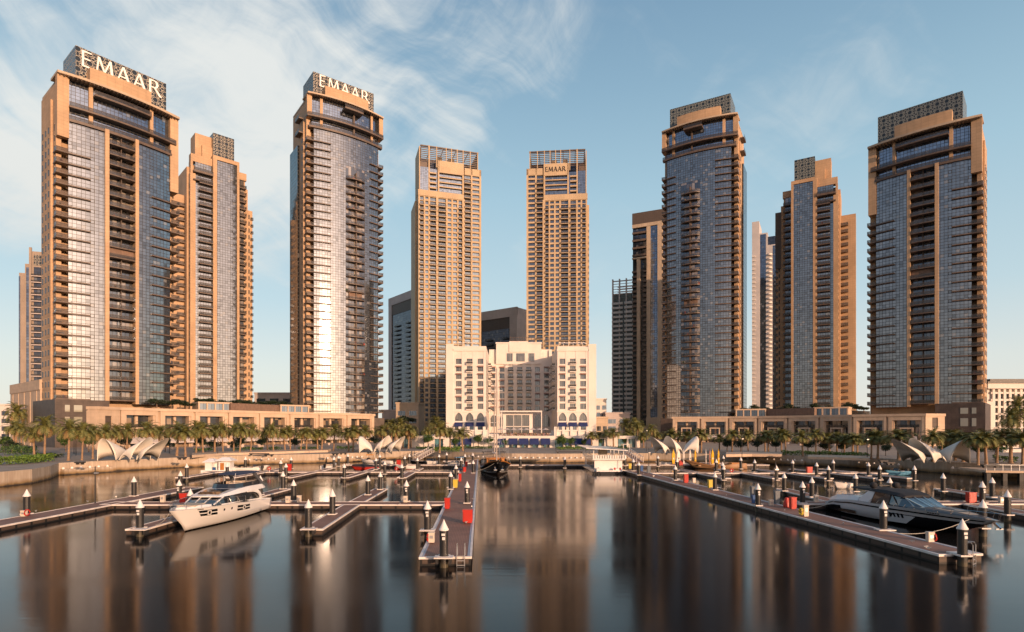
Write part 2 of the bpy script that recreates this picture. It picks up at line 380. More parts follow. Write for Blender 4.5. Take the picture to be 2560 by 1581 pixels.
S['win_lit'] = window_glass('pale_blind_panes', [(.42, .40, .30), (.38, .36, .27), (.45, .42, .33)], 3.0, 4, .25)
S['awn_blue'] = mat('blue_canvas', (.018, .030, .115), .85, var=.15)
S['awn_grey'] = mat('pale_canvas', (.58, .51, .46), .85, var=.1, vscale=.5)
S['awn_rose'] = mat('rose_canvas', (.33, .20, .16), .85)
S['shop'] = window_glass('shop_panes', [(.07, .24, .29), (.16, .30, .32), (.05, .16, .20), (.28, .30, .26)], .9, 1.2, .22, (.45, .6, .68))
S['loggia'] = window_glass('loggia_panes', [(.02, .02, .022), (.34, .24, .15), (.03, .03, .03), (.05, .05, .05), (.015, .015, .017)], 1.5, 3.9, .22)
S['shade_stone'] = mat('grey_stone', (.52, .45, .42), .75, var=.08, vscale=.1, joints=(3.0, 3.4, .2))
S['blue_strip'] = curtain_glass('blue_glass', (.20, .25, .34), 1.5, 1.7, op_col=7)
S['grey_glass'] = curtain_glass('grey_glass', (.11, .125, .16), 1.5, 1.7, op_col=7)
S['concrete'] = mat('raw_concrete', (.62, .54, .50), .9, var=.2, vscale=.2)
S['timber'] = mat('brown_cladding', (.20, .13, .095), .8, var=.15, joints=(.5, 9, .5))
S['win_dark'] = window_glass('dark_panes', [(.02, .02, .024), (.05, .045, .045), (.03, .03, .034), (.10, .085, .07)], 1.2, 3.5, .16, (.30, .34, .42))
S['flower'] = leaf_blank = mat('flower_bed', (.45, .30, .16), .9, var=.5, vscale=2.5)
S['dim_stone'] = mat('dull_tan_stone', (.34, .275, .22), .8, var=.08, vscale=.1, joints=(3.0, 3.4, .2))
S['ash_stone'] = mat('ash_render', (.52, .49, .48), .8, var=.08, vscale=.1)
S['navy_glass'] = curtain_glass('navy_glass', (.10, .11, .135), 1.5, 1.7, op_col=7)
# ---------------------------------------------------------------- water, land
GROUND = 2.2
QUAY = [(-900, 60), (-400, 62), (-120, 66)]                      # (X, Y) of the quay wall, filled from the photo below
QPX = [(-40, 1223), (0, 1218), (80, 1209), (126, 1198), (147, 1188), (175, 1186), (240, 1182), (340, 1176), (440, 1170), (540, 1166), (640, 1161), (760, 1159),
       (860, 1156), (960, 1150), (1060, 1147), (1200, 1153), (1280, 1156), (1400, 1157), (1560, 1155), (1640, 1155), (1760, 1158), (1909, 1160),
       (2080, 1167), (2250, 1176), (2350, 1183), (2464, 1191), (2580, 1197)]
QUAY += [(G(a, b).x, G(a, b).y) for a, b in QPX] + [(130, 92), (400, 88), (900, 85)]
def water_mat():
    m = bpy.data.materials.new("harbour_water"); m.use_nodes = True
    k = NT(m.node_tree); b = m.node_tree.nodes['Principled BSDF']
    b.inputs['Base Color'].default_value = (.011, .0095, .0085, 1); b.inputs['Roughness'].default_value = .095; b.inputs['IOR'].default_value = 1.333; b.inputs['Specular IOR Level'].default_value = .44; b.inputs['Specular Tint'].default_value = (1, .83, .71, 1)
    tc = k.n('ShaderNodeTexCoord')
    n = k.noise(k.vmap(tc.outputs['Object'], (.22, 1.5, 1)), 1.0, 3, .5)
    n2 = k.noise(k.vmap(tc.outputs['Object'], (.035, .12, 1)), 1.0, 2, .5)
    bn = k.n('ShaderNodeBump'); bn.inputs['Strength'].default_value = .10; bn.inputs['Distance'].default_value = .035
    k.put(bn.inputs['Height'], k.m('ADD', n, k.m('MULTIPLY', n2, 1.6))); k.put(b.inputs['Normal'], bn.outputs[0])
    k.put(b.inputs['Roughness'], k.m('ADD', .085, k.m('MULTIPLY', k.smooth(n2, .35, .65), .06)))
    return m
wm = MB(); wm.face([(-3500, -3500, 0), (3500, -3500, 0), (3500, 900, 0), (-3500, 900, 0)])
tag(wm.build('water', water_mat()), kind='structure')
S['paving'] = mat('paving', (.34, .27, .21), .85, var=.15, vscale=.3, joints=(2.0, 2.0, .3))
S['land'] = mat('sandy_ground', (.33, .27, .2), .95, var=.2, vscale=.02)
lm = MB()
poly = [(-4000, 60)] + QUAY + [(4000, 85), (4000, 5200), (-4000, 5200)]
lm.face([(*p, GROUND) for p in poly], poly)
tag(lm.build('ground', S['paving']), kind='structure')
def quay_mat():
    m = bpy.data.materials.new('quay_stone'); m.use_nodes = True
    k = NT(m.node_tree); b = m.node_tree.nodes['Principled BSDF']; tc = k.n('ShaderNodeTexCoord')
    x, y, z = k.sep(tc.outputs['Object'])
    n = k.noise(tc.outputs['Object'], .7, 5, .65); n2 = k.noise(k.vmap(tc.outputs['Object'], (1, 1, .15)), 1.6, 4)
    h = k.m('ADD', z, k.m('MULTIPLY', k.m('SUBTRACT', n, .5), .9))
    c = k.mix(k.smooth(n2, .3, .75), (.40, .31, .23), (.52, .43, .33))
    c = k.mix(k.smooth(h, 1.0, .25), c, (.27, .175, .08)); c = k.mix(k.smooth(h, .38, .05), c, (.045, .035, .025))
    u, v, _ = k.sep(tc.outputs['UV'])
    c = k.mix(k.m('MULTIPLY', k.m('LESS_THAN', k.m('FRACT', k.m('DIVIDE', u, 4.0)), .015), .6), c, (.1, .08, .06))
    k.put(b.inputs['Base Color'], c); b.inputs['Roughness'].default_value = .8
    return m
S['quay'] = quay_mat()
qm = MB(); d = 0
for (a, b) in zip(QUAY, QUAY[1:]):
    L = math.dist(a, b)
    dx, dy = (b[0] - a[0]) / L, (b[1] - a[1]) / L; nx, ny = -dy, dx      # towards the land
    uv = [(d, -2), (d + L, -2), (d + L, 2.3), (d, 2.3)]
    qm.face([(*a, -2), (*b, -2), (*b, GROUND), (*a, GROUND)], uv)
    d += L
tag(qm.build('quay_wall', S['quay']), kind='structure')

# ---------------------------------------------------------------- towers
def strokes_word(word, h, adv=None):
    """letters built from tapering strokes: list of (x offset, polygons) in an x-z plane, height h"""
    T, t = .17, .085
    def bar(x0, z0, x1, z1, w0, w1):
        return [(x0 - w0 / 2, z0), (x0 + w0 / 2, z0), (x1 + w1 / 2, z1), (x1 - w1 / 2, z1)]
    L = {}
    L['E'] = (.66, [[(.02, 0), (.17, 0), (.15, .5), (.17, 1), (.02, 1), (.04, .5)], [(.16, .9), (.6, .93), (.6, 1), (.16, 1)], [(.15, .47), (.52, .48), (.52, .555), (.15, .555)],
                    [(.16, 0), (.64, 0), (.66, .11), (.16, .085)]])
    L['M'] = (1.12, [bar(.08, 0, .20, 1, .09, .1), bar(.20, 1, .55, .12, .16, .1), bar(.55, .12, .90, 1, .1, .1), bar(1.02, 0, .90, 1, .17, .13)])
    L['A'] = (.86, [bar(.05, 0, .42, 1, .09, .1), bar(.80, 0, .42, 1, .17, .14), [(.2, .30), (.66, .30), (.64, .38), (.22, .38)]])
    L['R'] = (.80, [[(.05, 0), (.2, 0), (.185, .5), (.2, 1), (.05, 1), (.065, .5)], [(.19, .92), (.42, .93), (.42, 1), (.19, 1)], [(.42, 1), (.42, .93), (.50, .86), (.52, .74), (.68, .74), (.63, .92), (.53, .985)],
                    [(.52, .74), (.50, .62), (.42, .54), (.42, .47), (.55, .5), (.64, .58), (.68, .74)], [(.19, .47), (.42, .47), (.42, .54), (.19, .54)], bar(.84, 0, .42, .50, .19, .14)])
    out = []; x = 0
    for ch in word:
        w, polys = L[ch]
        out.append((ch, [[((px + x) * h, pz * h) for px, pz in p] for p in polys])); x += w + .16
    return out, (x - .16) * h

def word_part(parent, mt, word, h, x0, x1, y, z, thick=.5, slope=0.0):
    """the word spread from x0 to x1 on a plane facing -y"""
    lets, w = strokes_word(word, h); sx = (x1 - x0) / w
    m = MB()
    for n, (ch, polys) in enumerate(lets):
        for q, p in enumerate(polys):
            pts = [(x0 + a * sx, z + b) for a, b in p]; e = .004 * q
            f = [(a, y - thick - e, b) for a, b in pts]; bk = [(a, y, b) for a, b in pts]
            m.face(f)
            for i in range(len(f)): j = (i + 1) % len(f); m.face([f[i], bk[i], bk[j], f[j]])
    return m.build('lettering', mt, parent)

class Facade:
    """a front of width W bulging towards the viewer; x runs left to right (mirrored when m=-1), out is towards the viewer"""
    def __init__(s, W, bulge, m): s.W, s.b, s.m = W, bulge, m
    def p(s, x, out): return (s.m * x, -s.b * (1 - (2 * x / s.W) ** 2) - out)
    def xs(s, x0, x1): n = max(1, int(round((x1 - x0) / 2.4))); return [x0 + (x1 - x0) * i / n for i in range(n + 1)]
    def slab(s, mb, x0, x1, z0, z1, o0, o1, mi=0, nose=None):
        """curved solid between the offsets o0 (inner) and o1 (outer)"""
        xs = s.xs(x0, x1)
        for a, b in zip(xs, xs[1:]):
            i0, i1, f0, f1 = s.p(a, o0), s.p(b, o0), s.p(a, o1), s.p(b, o1)
            mb.face([(*f0, z0), (*f1, z0), (*f1, z1), (*f0, z1)], [(a, z0), (b, z0), (b, z1), (a, z1)], mi)
            mb.face([(*i1, z0), (*i0, z0), (*i0, z1), (*i1, z1)], [(b, z0), (a, z0), (a, z1), (b, z1)], mi)
            mb.face([(*f0, z1), (*f1, z1), (*i1, z1), (*i0, z1)], [(a, 0), (b, 0), (b, 1), (a, 1)], mi)
            mb.face([(*i0, z0), (*i1, z0), (*f1, z0), (*f0, z0)], [(a, 0), (b, 0), (b, 1), (a, 1)], mi)
        for x in (x0, x1):
            i, f = s.p(x, o0), s.p(x, o1)
            mb.face([(*f, z0), (*i, z0), (*i, z1), (*f, z1)], [(-o1, z0), (-o0, z0), (-o0, z1), (-o1, z1)], mi)
    def box(s, mb, x0, x1, y0, y1, z0, z1, mi=0): mb.box(s.m * x0, s.m * x1, y0, y1, z0, z1, mi)
    def rail(s, mb, x0, x1, out, z, h=1.15, mi=1, mt=0):
        """glass balustrade with a top rail"""
        s.slab(mb, x0, x1, z + .03, z + h - .06, out - .04, out, mi); s.slab(mb, x0, x1, z + h - .06, z + h, out - .07, out + .03, mt)

def frame_of(C, d, W, m):
    """root position and turn of a front whose near corner is C and which runs along d away from it"""
    c = Vector(C) + Vector(d) * (W / 2)
    rz = math.atan2(d[1], d[0]) if m > 0 else math.atan2(-d[1], -d[0])
    return (c.x, c.y, 0), rz

def side_windows(F, parent, W, ys, zs, x, w=1.25, h=1.9):
    m = MB(); s = F.m * (1 if x > 0 else -1); xx = F.m * x
    m.box(xx, xx + s * .08, -w / 2, w / 2, 0, h, 0); m.box(xx, xx + s * .14, -w / 2 - .12, w / 2 + .12, h, h + .12, 1)
    first = None
    for y in ys:
        for z in zs:
            if first is None: first = m.build('window', [S['win_dark'], S['stone_pale']], parent, (0, y, z))
            else: again(first, (0, y, z))

def front_windows(parent, mt, cx, y, zs, w, h):
    m = MB(); m.box(-w / 2, w / 2, -.06, .1, 0, h, 0); first = None
    for x in cx:
        for z in zs:
            if first is None: first = m.build('window', [mt], parent, (x, y, z))
            else: again(first, (x, y, z))

def crown_screen(F, root, x0, x1, y0, y1, z0, z1, roofed=True):
    m = MB(); F.box(m, x0, x1, y0, y1, z0, z1)
    return m.build('lattice_crown', S['lattice' if F.m > 0 else 'lattice_shaded'], root)

CLUT = None
def clutter(F, root, spots, seed, n):
    """chairs, plants, washing: what people leave on balconies, one heap per tower"""
    global CLUT
    if CLUT is None: CLUT = [mat('clutter_' + a, c, .8) for a, c in (('white', (.7, .68, .65)), ('red', (.45, .07, .05)), ('green', (.04, .10, .03)), ('tan', (.40, .28, .18)), ('blue', (.08, .12, .25)), ('dark', (.05, .045, .04)))]
    rnd = random.Random(seed); m = MB()
    for _ in range(n):
        x0, x1, o0, o1, zz, flat = rnd.choice(spots); x = rnd.uniform(x0, x1); o = rnd.uniform(o0, o1); z = rnd.choice(zz) + .4
        p = F.p(x, o) if not flat else (F.m * x, -o); w, h = rnd.uniform(.3, .8), rnd.uniform(.5, 1.25); mi = rnd.randrange(6)
        m.box(p[0] - w / 2, p[0] + w / 2, p[1] - .2, p[1] + .2, z, z + h * .6, mi); m.box(p[0] - w / 2, p[0] - w / 2 + w * .7, p[1] + .15, p[1] + .25, z + h * .6, z + h, mi)
    tag(m.build('balcony_items', CLUT, root), kind='stuff')

def tower_a(C, d, m, label, word):
    W = 35.0; F = Facade(W, 2.0, m); loc, rz = frame_of(C, d, W, m)
    root = empty('residential_tower', loc, rz, label, 'tower', 'glass fronted towers round the harbour')
    FH = 3.54; Z0 = 18.0; zs = [Z0 + FH * i for i in range(26)]
    w = MB()
    F.box(w, -17.4, 17.6, 3.0, 22, 0, 124)                       # core behind everything
    F.box(w, -18.3, -16.9, 1.2, 19, 0, 122.5)                    # stone wing beside the corner balconies
    F.box(w, -18.9, -18.3, 5, 16, 0, 118)
    F.box(w, 17.0, 18.5, 4.0, 20, 0, 119)
    F.box(w, -18.5, -15.3, -1.0, 1.2, 104.5, 124.6); F.box(w, 15.5, 18.3, -.9, 4.0, 97, 124.6)
    for a, b in ((-5.6, -4.4), (3.5, 4.6)): F.slab(w, a, b, Z0 - 1, 111.2, -2.4, .75)
    for a in (-9.3, 9.2): F.slab(w, a - .55, a + .55, 110.4, 124.5, -1.7, -.3)
    F.slab(w, -9.6, 9.0, 125.5, 130.8, -3.2, -.2)
    F.box(w, -9.4, 8.8, 3.0, 5, 125.5, 130.6)
    w.build('wall', [S['stone']], root)
    g = MB(); F.slab(g, -15.4, -5.6, Z0 - 1, 110, -1.0, 0); g.build('glass_front', S['glass'], root)
    g = MB(); F.slab(g, 4.6, 15.6, Z0 - 1, 110, -1.0, 0); g.build('glass_front', S['glass'], root)
    g = MB(); F.slab(g, -15.3, 15.5, 110, 124.5, -2.6, -1.2); g.build('upper_glass', S['glass_top'], root)
    g = MB(); F.slab(g, -4.4, 3.5, Z0, 111, -3.0, -2.2); g.build('recessed_doors', S['rooms'], root)
    # roof: overhanging cornice with ribs under it
    r = MB(); F.slab(r, -18.6, 18.4, 124.6, 125.4, -6, 2.1)
    for i in range(33):
        x = -18.0 + i * 1.12; F.slab(r, x, x + .16, 124.2, 124.6, -1.0, 1.8, 1)
    F.box(r, -17.4, 17.6, 2, 22, 124.2, 125.2)
    r.build('cornice', [S['stone_pale'], S['bronze']], root)
    q = MB(); F.box(q, -19.6, -4.6, -3.2, 24, 0, 17.9); q.build('stone_base', [S['brown_stone']], root)
    for x, wd, z in ((-17.0, 1.3, 13.9), (-14.6, 2.3, 13.9), (-17.0, 1.3, 9.2), (-14.6, 2.3, 9.2)):
        q = MB(); F.box(q, x, x + wd, -3.3, -3.1, z, z + (2.2 if z > 10 else 3.0)); q.build('window', [S['win_lit']], root)
    crown_screen(F, root, -12.5, 15.6, 3.2, 17.5, 125.4, 138.6)
    if word: word_part(root, S['letters'], word, 5.5, -11.0, 13.4, 3.2, 132.2, .5)
    # balconies: one mesh per stack, a copy per storey
    b = MB(); F.slab(b, -4.3, 3.4, -.05, .33, -2.2, .9, 0); F.rail(b, -4.25, 3.35, .85, .33)
    for x in (-4.3, 3.3): F.slab(b, x, x + .1, .33, 1.4, -.6, .85, 1)
    c = F.p(-.45, 0); F.slab(b, -.55, -.35, .33, FH - .06, -2.2, -.6, 0)
    bm1 = pair(b, 'balcony', S['bronze'], S['rail'], root, (0, 0, zs[0]))
    b = MB()
    F.box(b, -18.8, -15.4, -1.0, 3.0, -.05, .36, 0); F.slab(b, -15.4, -9.6, -.05, .36, 0, .75, 0)
    F.box(b, -18.8, -15.5, -1.0, -.92, .4, 1.4, 1); F.box(b, -18.8, -18.7, -1.0, 1.1, .4, 1.4, 1); F.box(b, -18.84, -15.45, -1.05, -.9, 1.4, 1.48, 0)
    bm2 = pair(b, 'corner_balcony', S['bronze'], S['rail'], root, (0, 0, zs[0]))
    b = MB()
    F.box(b, 15.7, 18.7, -.9, 4.0, -.05, .36, 0); F.slab(b, 9.0, 15.6, -.05, .36, 0, .75, 0)
    F.box(b, 15.8, 18.7, -.9, -.82, .4, 1.4, 1); F.box(b, 18.6, 18.7, -.9, 3.9, .4, 1.4, 1); F.box(b, 15.7, 18.75, -.95, -.8, 1.4, 1.48, 0)
    bm3 = pair(b, 'corner_balcony', S['bronze'], S['rail'], root, (0, 0, zs[0]))
    for i, z in enumerate(zs):
        if i == 0: continue
        if i < 26: again(bm1, (0, 0, z))
        if i < 24: again(bm2, (0, 0, z))
        if i < 22: again(bm3, (0, 0, z))
    for z, a0, a1, o, h in ((110.2, -15.4, 17.4, .6, .9), (114.6, -15.4, 17.4, 1.5, .55), (121.0, -8.6, 8.6, 1.5, .55)):
        b = MB(); F.slab(b, a0, a1, z, z + h, -1.4, o, 0); F.rail(b, a0, a1, o - .05, z + h, 1.2)
        pair(b, 'band_balcony', S['bronze'], S['rail'], root)
    clutter(F, root, [(-4, 3, -1.6, .5, zs, 0), (-4, 3, -1.6, .5, zs, 0), (-18.4, -16, -2.5, .6, zs[:24], 1), (16, 18.4, -3, .4, zs[:22], 1)], 5 + m, 75)
    q = MB(); F.slab(q, -4.2, 3.3, zs[14] + .4, zs[14] + 3.4, -2.2, -.3); q.build('louvre_panel', [S['timber']], root)
    # narrow windows in the stone flank
    side_windows(F, root, W, (7.2, 10.6, 14.4), [z + .7 for z in zs[:29]], -18.9)
    side_windows(F, root, W, (3.0,), [z + .7 for z in zs[:29]], -18.3, .8)
    return root

def tower_b(C, d, m, label, word):
    W = 36.0; F = Facade(W, 2.6, m); loc, rz = frame_of(C, d, W, m)
    root = empty('residential_tower', loc, rz, label, 'tower', 'glass fronted towers round the harbour')
    FH = 3.54; Z0 = 16.0; zs = [Z0 + FH * i for i in range(36)]; ZT = 146.0
    w = MB()
    F.box(w, -17.6, 17.4, 3.0, 24, 0, 160)
    F.box(w, -18.3, -16.6, 1.4, 21, 0, 157); F.box(w, -18.9, -18.3, 4, 18, 0, 150)
    F.box(w, -18.6, -16.4, -.6, 1.4, 150.5, 161); F.box(w, 16.2, 18.2, -1.2, 3, 150.5, 160.9); F.box(w, 17.2, 18.0, 4, 20, 0, 157)
    for a in (-12.2, 12.4): F.slab(w, a - .6, a + .6, 146.5, 160.6, -1.7, -.35)
    F.slab(w, -10.6, 10.4, 161.4, 166.8, -3.2, -.2); F.box(w, -10.4, 10.2, 3, 5, 161.4, 166.6)
    w.build('wall', [S['stone']], root)
    g = MB(); F.slab(g, -15.6, 15.8, Z0 - 3, ZT, -1.2, 0); g.build('glass_front', S['glass'], root)
    g = MB(); F.slab(g, -16.2, 16.2, ZT, 160.6, -2.6, -1.0); g.build('upper_glass', S['glass_top'], root)
    g = MB(); F.slab(g, -1.2, 8.2, Z0, 132, .02, .12); g.build('balcony_doors', S['rooms'], root)
    g = MB(); F.box(g, -19.7, -18.9, 10, 22, 0, 141); g.build('side_glass', S['glass_side'], root)
    r = MB(); F.slab(r, -18.6, 18.2, 160.7, 161.4, -6, 2.0)
    for i in range(33):
        x = -18.0 + i * 1.12; F.slab(r, x, x + .16, 160.3, 160.7, -1.0, 1.7, 1)
    F.box(r, -17.6, 17.4, 2, 24, 160.3, 161.2)
    r.build('cornice', [S['stone_pale'], S['bronze']], root)
    q = MB(); F.box(q, 10.5, 18.8, -1.5, 24, 0, 13.4); q.build('stone_base', [S['brown_stone']], root)
    crown_screen(F, root, -14.6, 15.2, 3.2, 18, 161.4, 174.2)
    if word: word_part(root, S['letters'], word, 5.5, -11.9, 12.4, 3.2, 168.2, .5)
    b = MB(); xs = F.xs(-1.2, 8.2)
    n = 8; pts = []
    for i in range(n + 1):
        x = -1.2 + 9.4 * i / n; e = 1.7 * (1 - (2 * i / n - 1) ** 4) + .5
        pts.append((F.p(x, 0.1), F.p(x, e)))
    for (i0, f0), (i1, f1) in zip(pts, pts[1:]):
        b.face([(*f0, -.05), (*f1, -.05), (*f1, .36), (*f0, .36)]); b.face([(*f0, .36), (*f1, .36), (*i1, .36), (*i0, .36)]); b.face([(*i0, -.05), (*i1, -.05), (*f1, -.05), (*f0, -.05)])
        b.face([(*f0, .4), (*f1, .4), (*f1, 1.42), (*f0, 1.42)], None, 1); b.face([(*f0, 1.42), (*f1, 1.42), (*f1, 1.52), (*f0, 1.52)], None, 0)
    F.slab(b, 3.2, 3.8, .36, FH - .06, .1, 1.2, 0)
    b1 = pair(b, 'balcony', S['bronze'], S['rail'], root, (0, 0, zs[0]))
    b = MB()
    F.box(b, -18.8, -15.6, -1.2, 3.0, -.05, .36, 0); F.slab(b, -15.6, -8.2, -.05, .36, 0, .8, 0)
    F.box(b, -18.8, -15.7, -1.2, -1.1, .4, 1.4, 1); F.box(b, -18.8, -18.7, -1.2, 1.2, .4, 1.4, 1); F.box(b, -18.85, -15.7, -1.25, -1.1, 1.4, 1.5, 0)
    b2 = pair(b, 'corner_balcony', S['bronze'], S['rail'], root, (0, 0, zs[0]))
    b = MB()
    F.box(b, 15.8, 18.4, -1.0, 4.0, -.05, .36, 0); F.slab(b, 11.2, 15.8, -.05, .36, 0, .8, 0)
    F.box(b, 15.9, 18.4, -1.0, -.9, .4, 1.4, 1); F.box(b, 18.3, 18.4, -1.0, 4, .4, 1.4, 1); F.box(b, 15.9, 18.45, -1.05, -.9, 1.4, 1.5, 0)
    b3 = pair(b, 'corner_balcony', S['bronze'], S['rail'], root, (0, 0, zs[0]))
    for i, z in enumerate(zs):
        if i == 0: continue
        if i < 32: again(b1, (0, 0, z))
        if i < 36: again(b2, (0, 0, z)); 
        if i < 35: again(b3, (0, 0, z))
    for z, a0, a1, o, h in ((146.0, -17.8, 18.0, .7, .9), (150.6, -18.7, 18.3, 1.7, .7), (157.4, -2.6, 6.4, 3.0, .8)):
        b = MB(); F.slab(b, a0, a1, z, z + h, -1.4, o, 0); F.rail(b, a0, a1, o - .05, z + h, 1.2)
        if z > 157: F.slab(b, 2.6, 3.3, 146, 157.4, -1.2, -.2, 0)
        pair(b, 'band_balcony', S['bronze'], S['rail'], root)
    b = MB(); F.box(b, -20.9, -18.8, 4, 10, -.1, .5, 0); F.box(b, -20.9, -20.8, 4, 10, .5, 1.6, 1)
    e = pair(b, 'band_balcony', S['bronze'], S['rail'], root, (0, 0, 151)); again(e, (0, 0, 144.5))
    clutter(F, root, [(-1, 8, .3, 1.2, zs[:32], 0), (-1, 8, .3, 1.2, zs[:32], 0), (-18.4, -16, -2.5, .8, zs, 1), (16, 18.1, -3, .5, zs[:35], 1)], 15 + m, 85)
    q = MB(); F.slab(q, 0, 6.6, zs[15] + .4, zs[15] + 3.4, .1, .7); q.build('louvre_panel', [S['timber']], root)
    side_windows(F, root, W, (5.6,), [z + .7 for z in zs[:36]], -18.9)
    return root

def tower_c(C, d, m, label, zs_=1.0):
    W = 30.2; F = Facade(W, 0.0, m); loc, rz = frame_of(C, d, W, m); root = empty('residential_tower', loc, rz, label, 'tower', 'glass fronted towers round the harbour')
    root.scale = (1, 1, zs_)
    FH = 3.54; Z0 = 17.0; X = lambda u: u - W / 2
    w = MB()
    F.box(w, X(0), X(29.4), 4.2, 15, 0, 118); F.box(w, X(.4), X(25.6), 3, 16, 0, 136)
    F.box(w, X(-.4), X(1.9), 0, 3.0, 0, 131)                      # pier on the corner
    F.box(w, X(-1.2), X(.4), 3.0, 21, 0, 134.5); F.box(w, X(-8), X(-1.2), 8, 20, 0, 122)
    F.box(w, X(0), X(9.6), .6, 4, 137, 140.6); F.box(w, X(-.1), X(.9), .6, 4, 128, 137)
    F.box(w, X(9.4), X(11.2), -1.0, 3, 0, 142.2); F.box(w, X(20.5), X(21.6), -1.0, 3, 0, 142.2); F.box(w, X(11.2), X(20.5), -1.0, 3, 140.3, 142.2)
    F.box(w, X(3.2), X(11.5), 6, 14, 139, 153.4); F.box(w, X(6), X(11.5), 4.6, 6, 139, 148)
    F.box(w, X(21.6), X(26), 2.0, 4.2, 135, 138.6); F.box(w, X(24.8), X(27.0), 3.2, 14, 0, 131.2); F.box(w, X(27.0), X(29.6), 4.0, 14, 0, 121)
    w.build('wall', [S['stone']], root)
    g = MB(); F.box(g, X(11.2), X(20.5), -.5, 2, Z0 - 4, 140.3); g.build('glass_front', S['glass'], root)
    g = MB(); F.box(g, X(1.9), X(9.4), .7, 3, Z0 - 4, 137); g.build('glass_front', S['glass'], root)
    g = MB(); F.box(g, X(21.6), X(24.8), 2.4, 4.2, Z0 - 4, 135); g.build('recessed_doors', S['rooms'], root)
    g = MB(); F.box(g, X(-1.0), X(1.0), 9.6, 9.8, 100, 122)
    c = MB(); F.box(c, X(10.6), X(20.4), 3.2, 16, 140.6, 155); c.build('lattice_crown', S['lattice' if m > 0 else 'lattice_shaded'], root)
    c = MB(); F.box(c, X(26.9), X(29.8), 3.0 if m < 0 else 8, 14.4, 97 if m < 0 else 119, 128 if m < 0 else 122); c.build('brown_screen', S['grille'], root)
    b = MB(); F.box(b, X(3.4), X(9.4), -1.3, .7, -.05, .4, 0); F.box(b, X(3.4), X(9.4), -1.3, -1.2, .44, 1.5, 1); F.box(b, X(3.4), X(3.5), -1.3, .7, .44, 1.5, 1); F.box(b, X(3.35), X(9.4), -1.36, -1.18, 1.5, 1.6, 0)
    b1 = pair(b, 'balcony', S['bronze'], S['rail'], root, (0, 0, Z0))
    b = MB(); F.box(b, X(21.6), X(25.6), .6, 2.4, -.05, .4, 0); F.box(b, X(21.6), X(25.6), .6, .7, .44, 1.5, 1); F.box(b, X(25.5), X(25.6), .6, 3.2, .44, 1.5, 1); F.box(b, X(21.6), X(25.65), .54, .72, 1.5, 1.6, 0)
    b2 = pair(b, 'balcony', S['bronze'], S['rail'], root, (0, 0, Z0))
    b = MB(); F.box(b, X(28.5), X(29.9), 3.3, 4.0, .0, .35, 0); F.box(b, X(28.5), X(29.9), 3.3, 3.4, .35, 1.4, 1); F.box(b, X(27.6), X(28.2), 3.93, 4.0, .5, 2.7, 2)
    b3 = b.build('slot_balcony', [S['bronze'], S['rail'], S['dark']], root, (0, 0, Z0))
    b = MB(); F.box(b, X(-4.6), X(-1.2), 6.2, 8, -.05, .4, 0); F.box(b, X(-4.6), X(-1.2), 6.2, 6.3, .44, 1.5, 1)
    b4 = pair(b, 'balcony', S['bronze'], S['rail'], root, (0, 0, Z0))
    for i in range(1, 34):
        z = Z0 + FH * i
        if i < 32: again(b1, (0, 0, z))
        if i < 33: again(b2, (0, 0, z))
        if i < 29: again(b3, (0, 0, z)); again(b4, (0, 0, z))
    b = MB(); F.box(b, X(.8), X(9.4), -1.6, 1, 131.4, 132.4, 0); F.box(b, X(.8), X(9.4), -1.6, -1.5, 132.4, 133.5, 1); F.box(b, X(.8), X(9.4), -1.2, 1, 127.6, 128.2, 0); F.box(b, X(1.9), X(9.4), -1.2, -1.1, 128.2, 129.3, 1)
    pair(b, 'band_balcony', S['bronze'], S['rail'], root)
    zc = [Z0 + FH * i for i in range(31)]
    clutter(F, root, [(X(3.8), X(9), -.4, .9, zc, 1), (X(21.8), X(25), -2, -.9, zc, 1)], 25 + m, 60)
    side_windows(F, root, W, (1.6,), [Z0 + FH * i + .8 for i in range(31)], -W / 2 - .4, 1.0)
    return root

